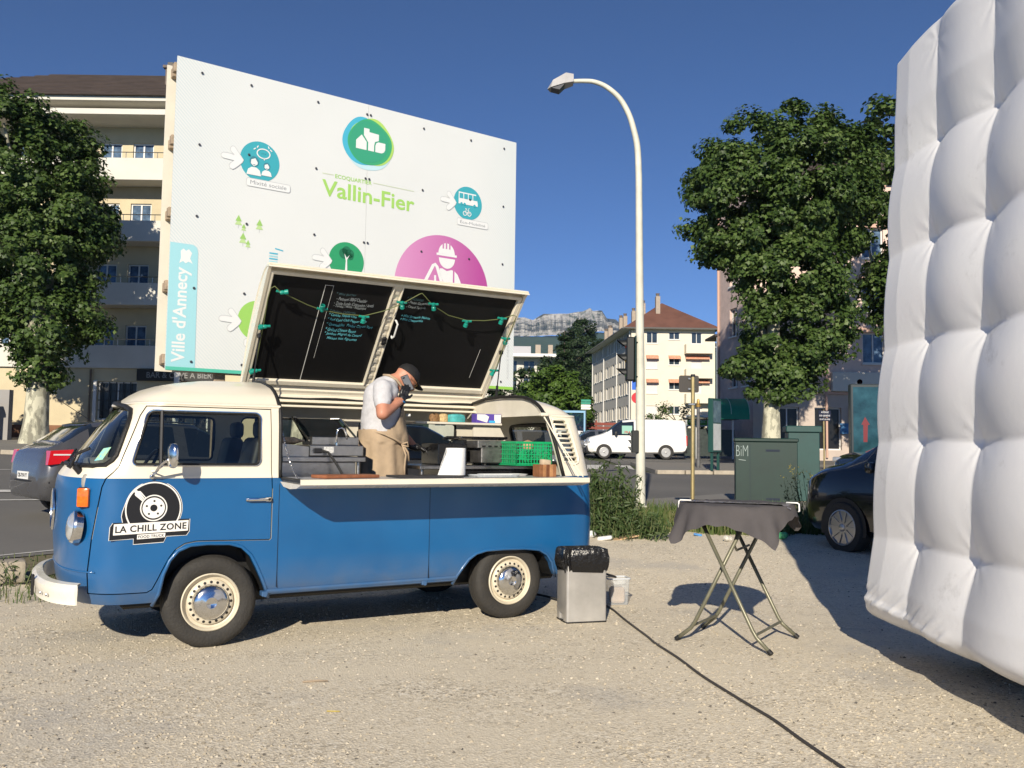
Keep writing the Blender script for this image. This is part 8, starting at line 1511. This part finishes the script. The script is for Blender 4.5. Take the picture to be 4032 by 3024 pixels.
# wooded plateau behind the rim
b = len(mb.v); mb.v += [(x, 2800, ridge(x) - 4) for x in X]
for i in range(nX - 1): mb.f.append(((nC - 1) * nX + i, (nC - 1) * nX + i + 1, b + i + 1, b + i)); mb.m.append(0)
def rockmat():
    M = bpy.data.materials.new('limestone_cliff'); M.use_nodes = True; n = M.node_tree; p = n.nodes['Principled BSDF']; p.inputs['Roughness'].default_value = .95; tc = n.nodes.new('ShaderNodeTexCoord'); mp = n.nodes.new('ShaderNodeMapping'); mp.inputs['Scale'].default_value = (.09, .03, .045); n.links.new(tc.outputs['Object'], mp.inputs[0]); a = n.nodes.new('ShaderNodeTexNoise'); a.inputs['Scale'].default_value = 1; a.inputs['Detail'].default_value = 9; a.inputs['Roughness'].default_value = .7; n.links.new(mp.outputs[0], a.inputs[0])
    rp = n.nodes.new('ShaderNodeValToRGB'); e = rp.color_ramp.elements; e.new(.5); e[0].position = .38; e[1].position = .46; e[2].position = .62; e[0].color = (.05, .07, .04, 1); e[1].color = (.31, .295, .275, 1); e[2].color = (.46, .44, .41, 1); n.links.new(a.outputs['Fac'], rp.inputs[0]); n.links.new(rp.outputs[0], p.inputs['Base Color']); return M
struct('cliff_mountain', mb, rockmat(), None, 0)
# forest slope below the cliffs, falling towards the town
ys_ = np.linspace(2640, 900, 60); Xs = np.linspace(-900, 1200, 150); nz2 = vnoise(rng, len(ys_), len(Xs)); V = []
for j, y in enumerate(ys_):
    t = j / (len(ys_) - 1)
    for i, x in enumerate(Xs): f_ = foot(x) + 4; V.append((x, y, f_ * (1 - t) ** 1.15 + 6 * (nz2[j, i] - 1) * (1 - t) + 3 * rng.rand() * (1 - t) - 3 * t))
mb = MB(); n_ = len(Xs); mb.add(V, [(j * n_ + i, (j + 1) * n_ + i, (j + 1) * n_ + i + 1, j * n_ + i + 1) for j in range(len(ys_) - 1) for i in range(n_ - 1)])
struct('forest_slope', mb, noise_mat('forest_cover', [(.012, .028, .012), (.03, .06, .02), (.05, .08, .03)], .05, .95, .6, .12), None, 0)
# haze: one closed box of thin air round the whole scene
hz = MB().bx(-2900, 2900, -50, 2950, -1.5, 425); M = bpy.data.materials.new('air'); M.use_nodes = True; n = M.node_tree; n.nodes.remove(n.nodes['Principled BSDF']); pv_ = n.nodes.new('ShaderNodeVolumePrincipled'); pv_.inputs['Color'].default_value = (.50, .72, 1, 1); pv_.inputs['Density'].default_value = .0001; pv_.inputs['Anisotropy'].default_value = .0; n.links.new(pv_.outputs[0], n.nodes['Material Output'].inputs['Volume'])
ho = obj('haze', hz, M, None, 0); ho['kind'] = 'stuff'; ho['label'] = 'thin blue summer haze over the whole town'; ho['category'] = 'haze'
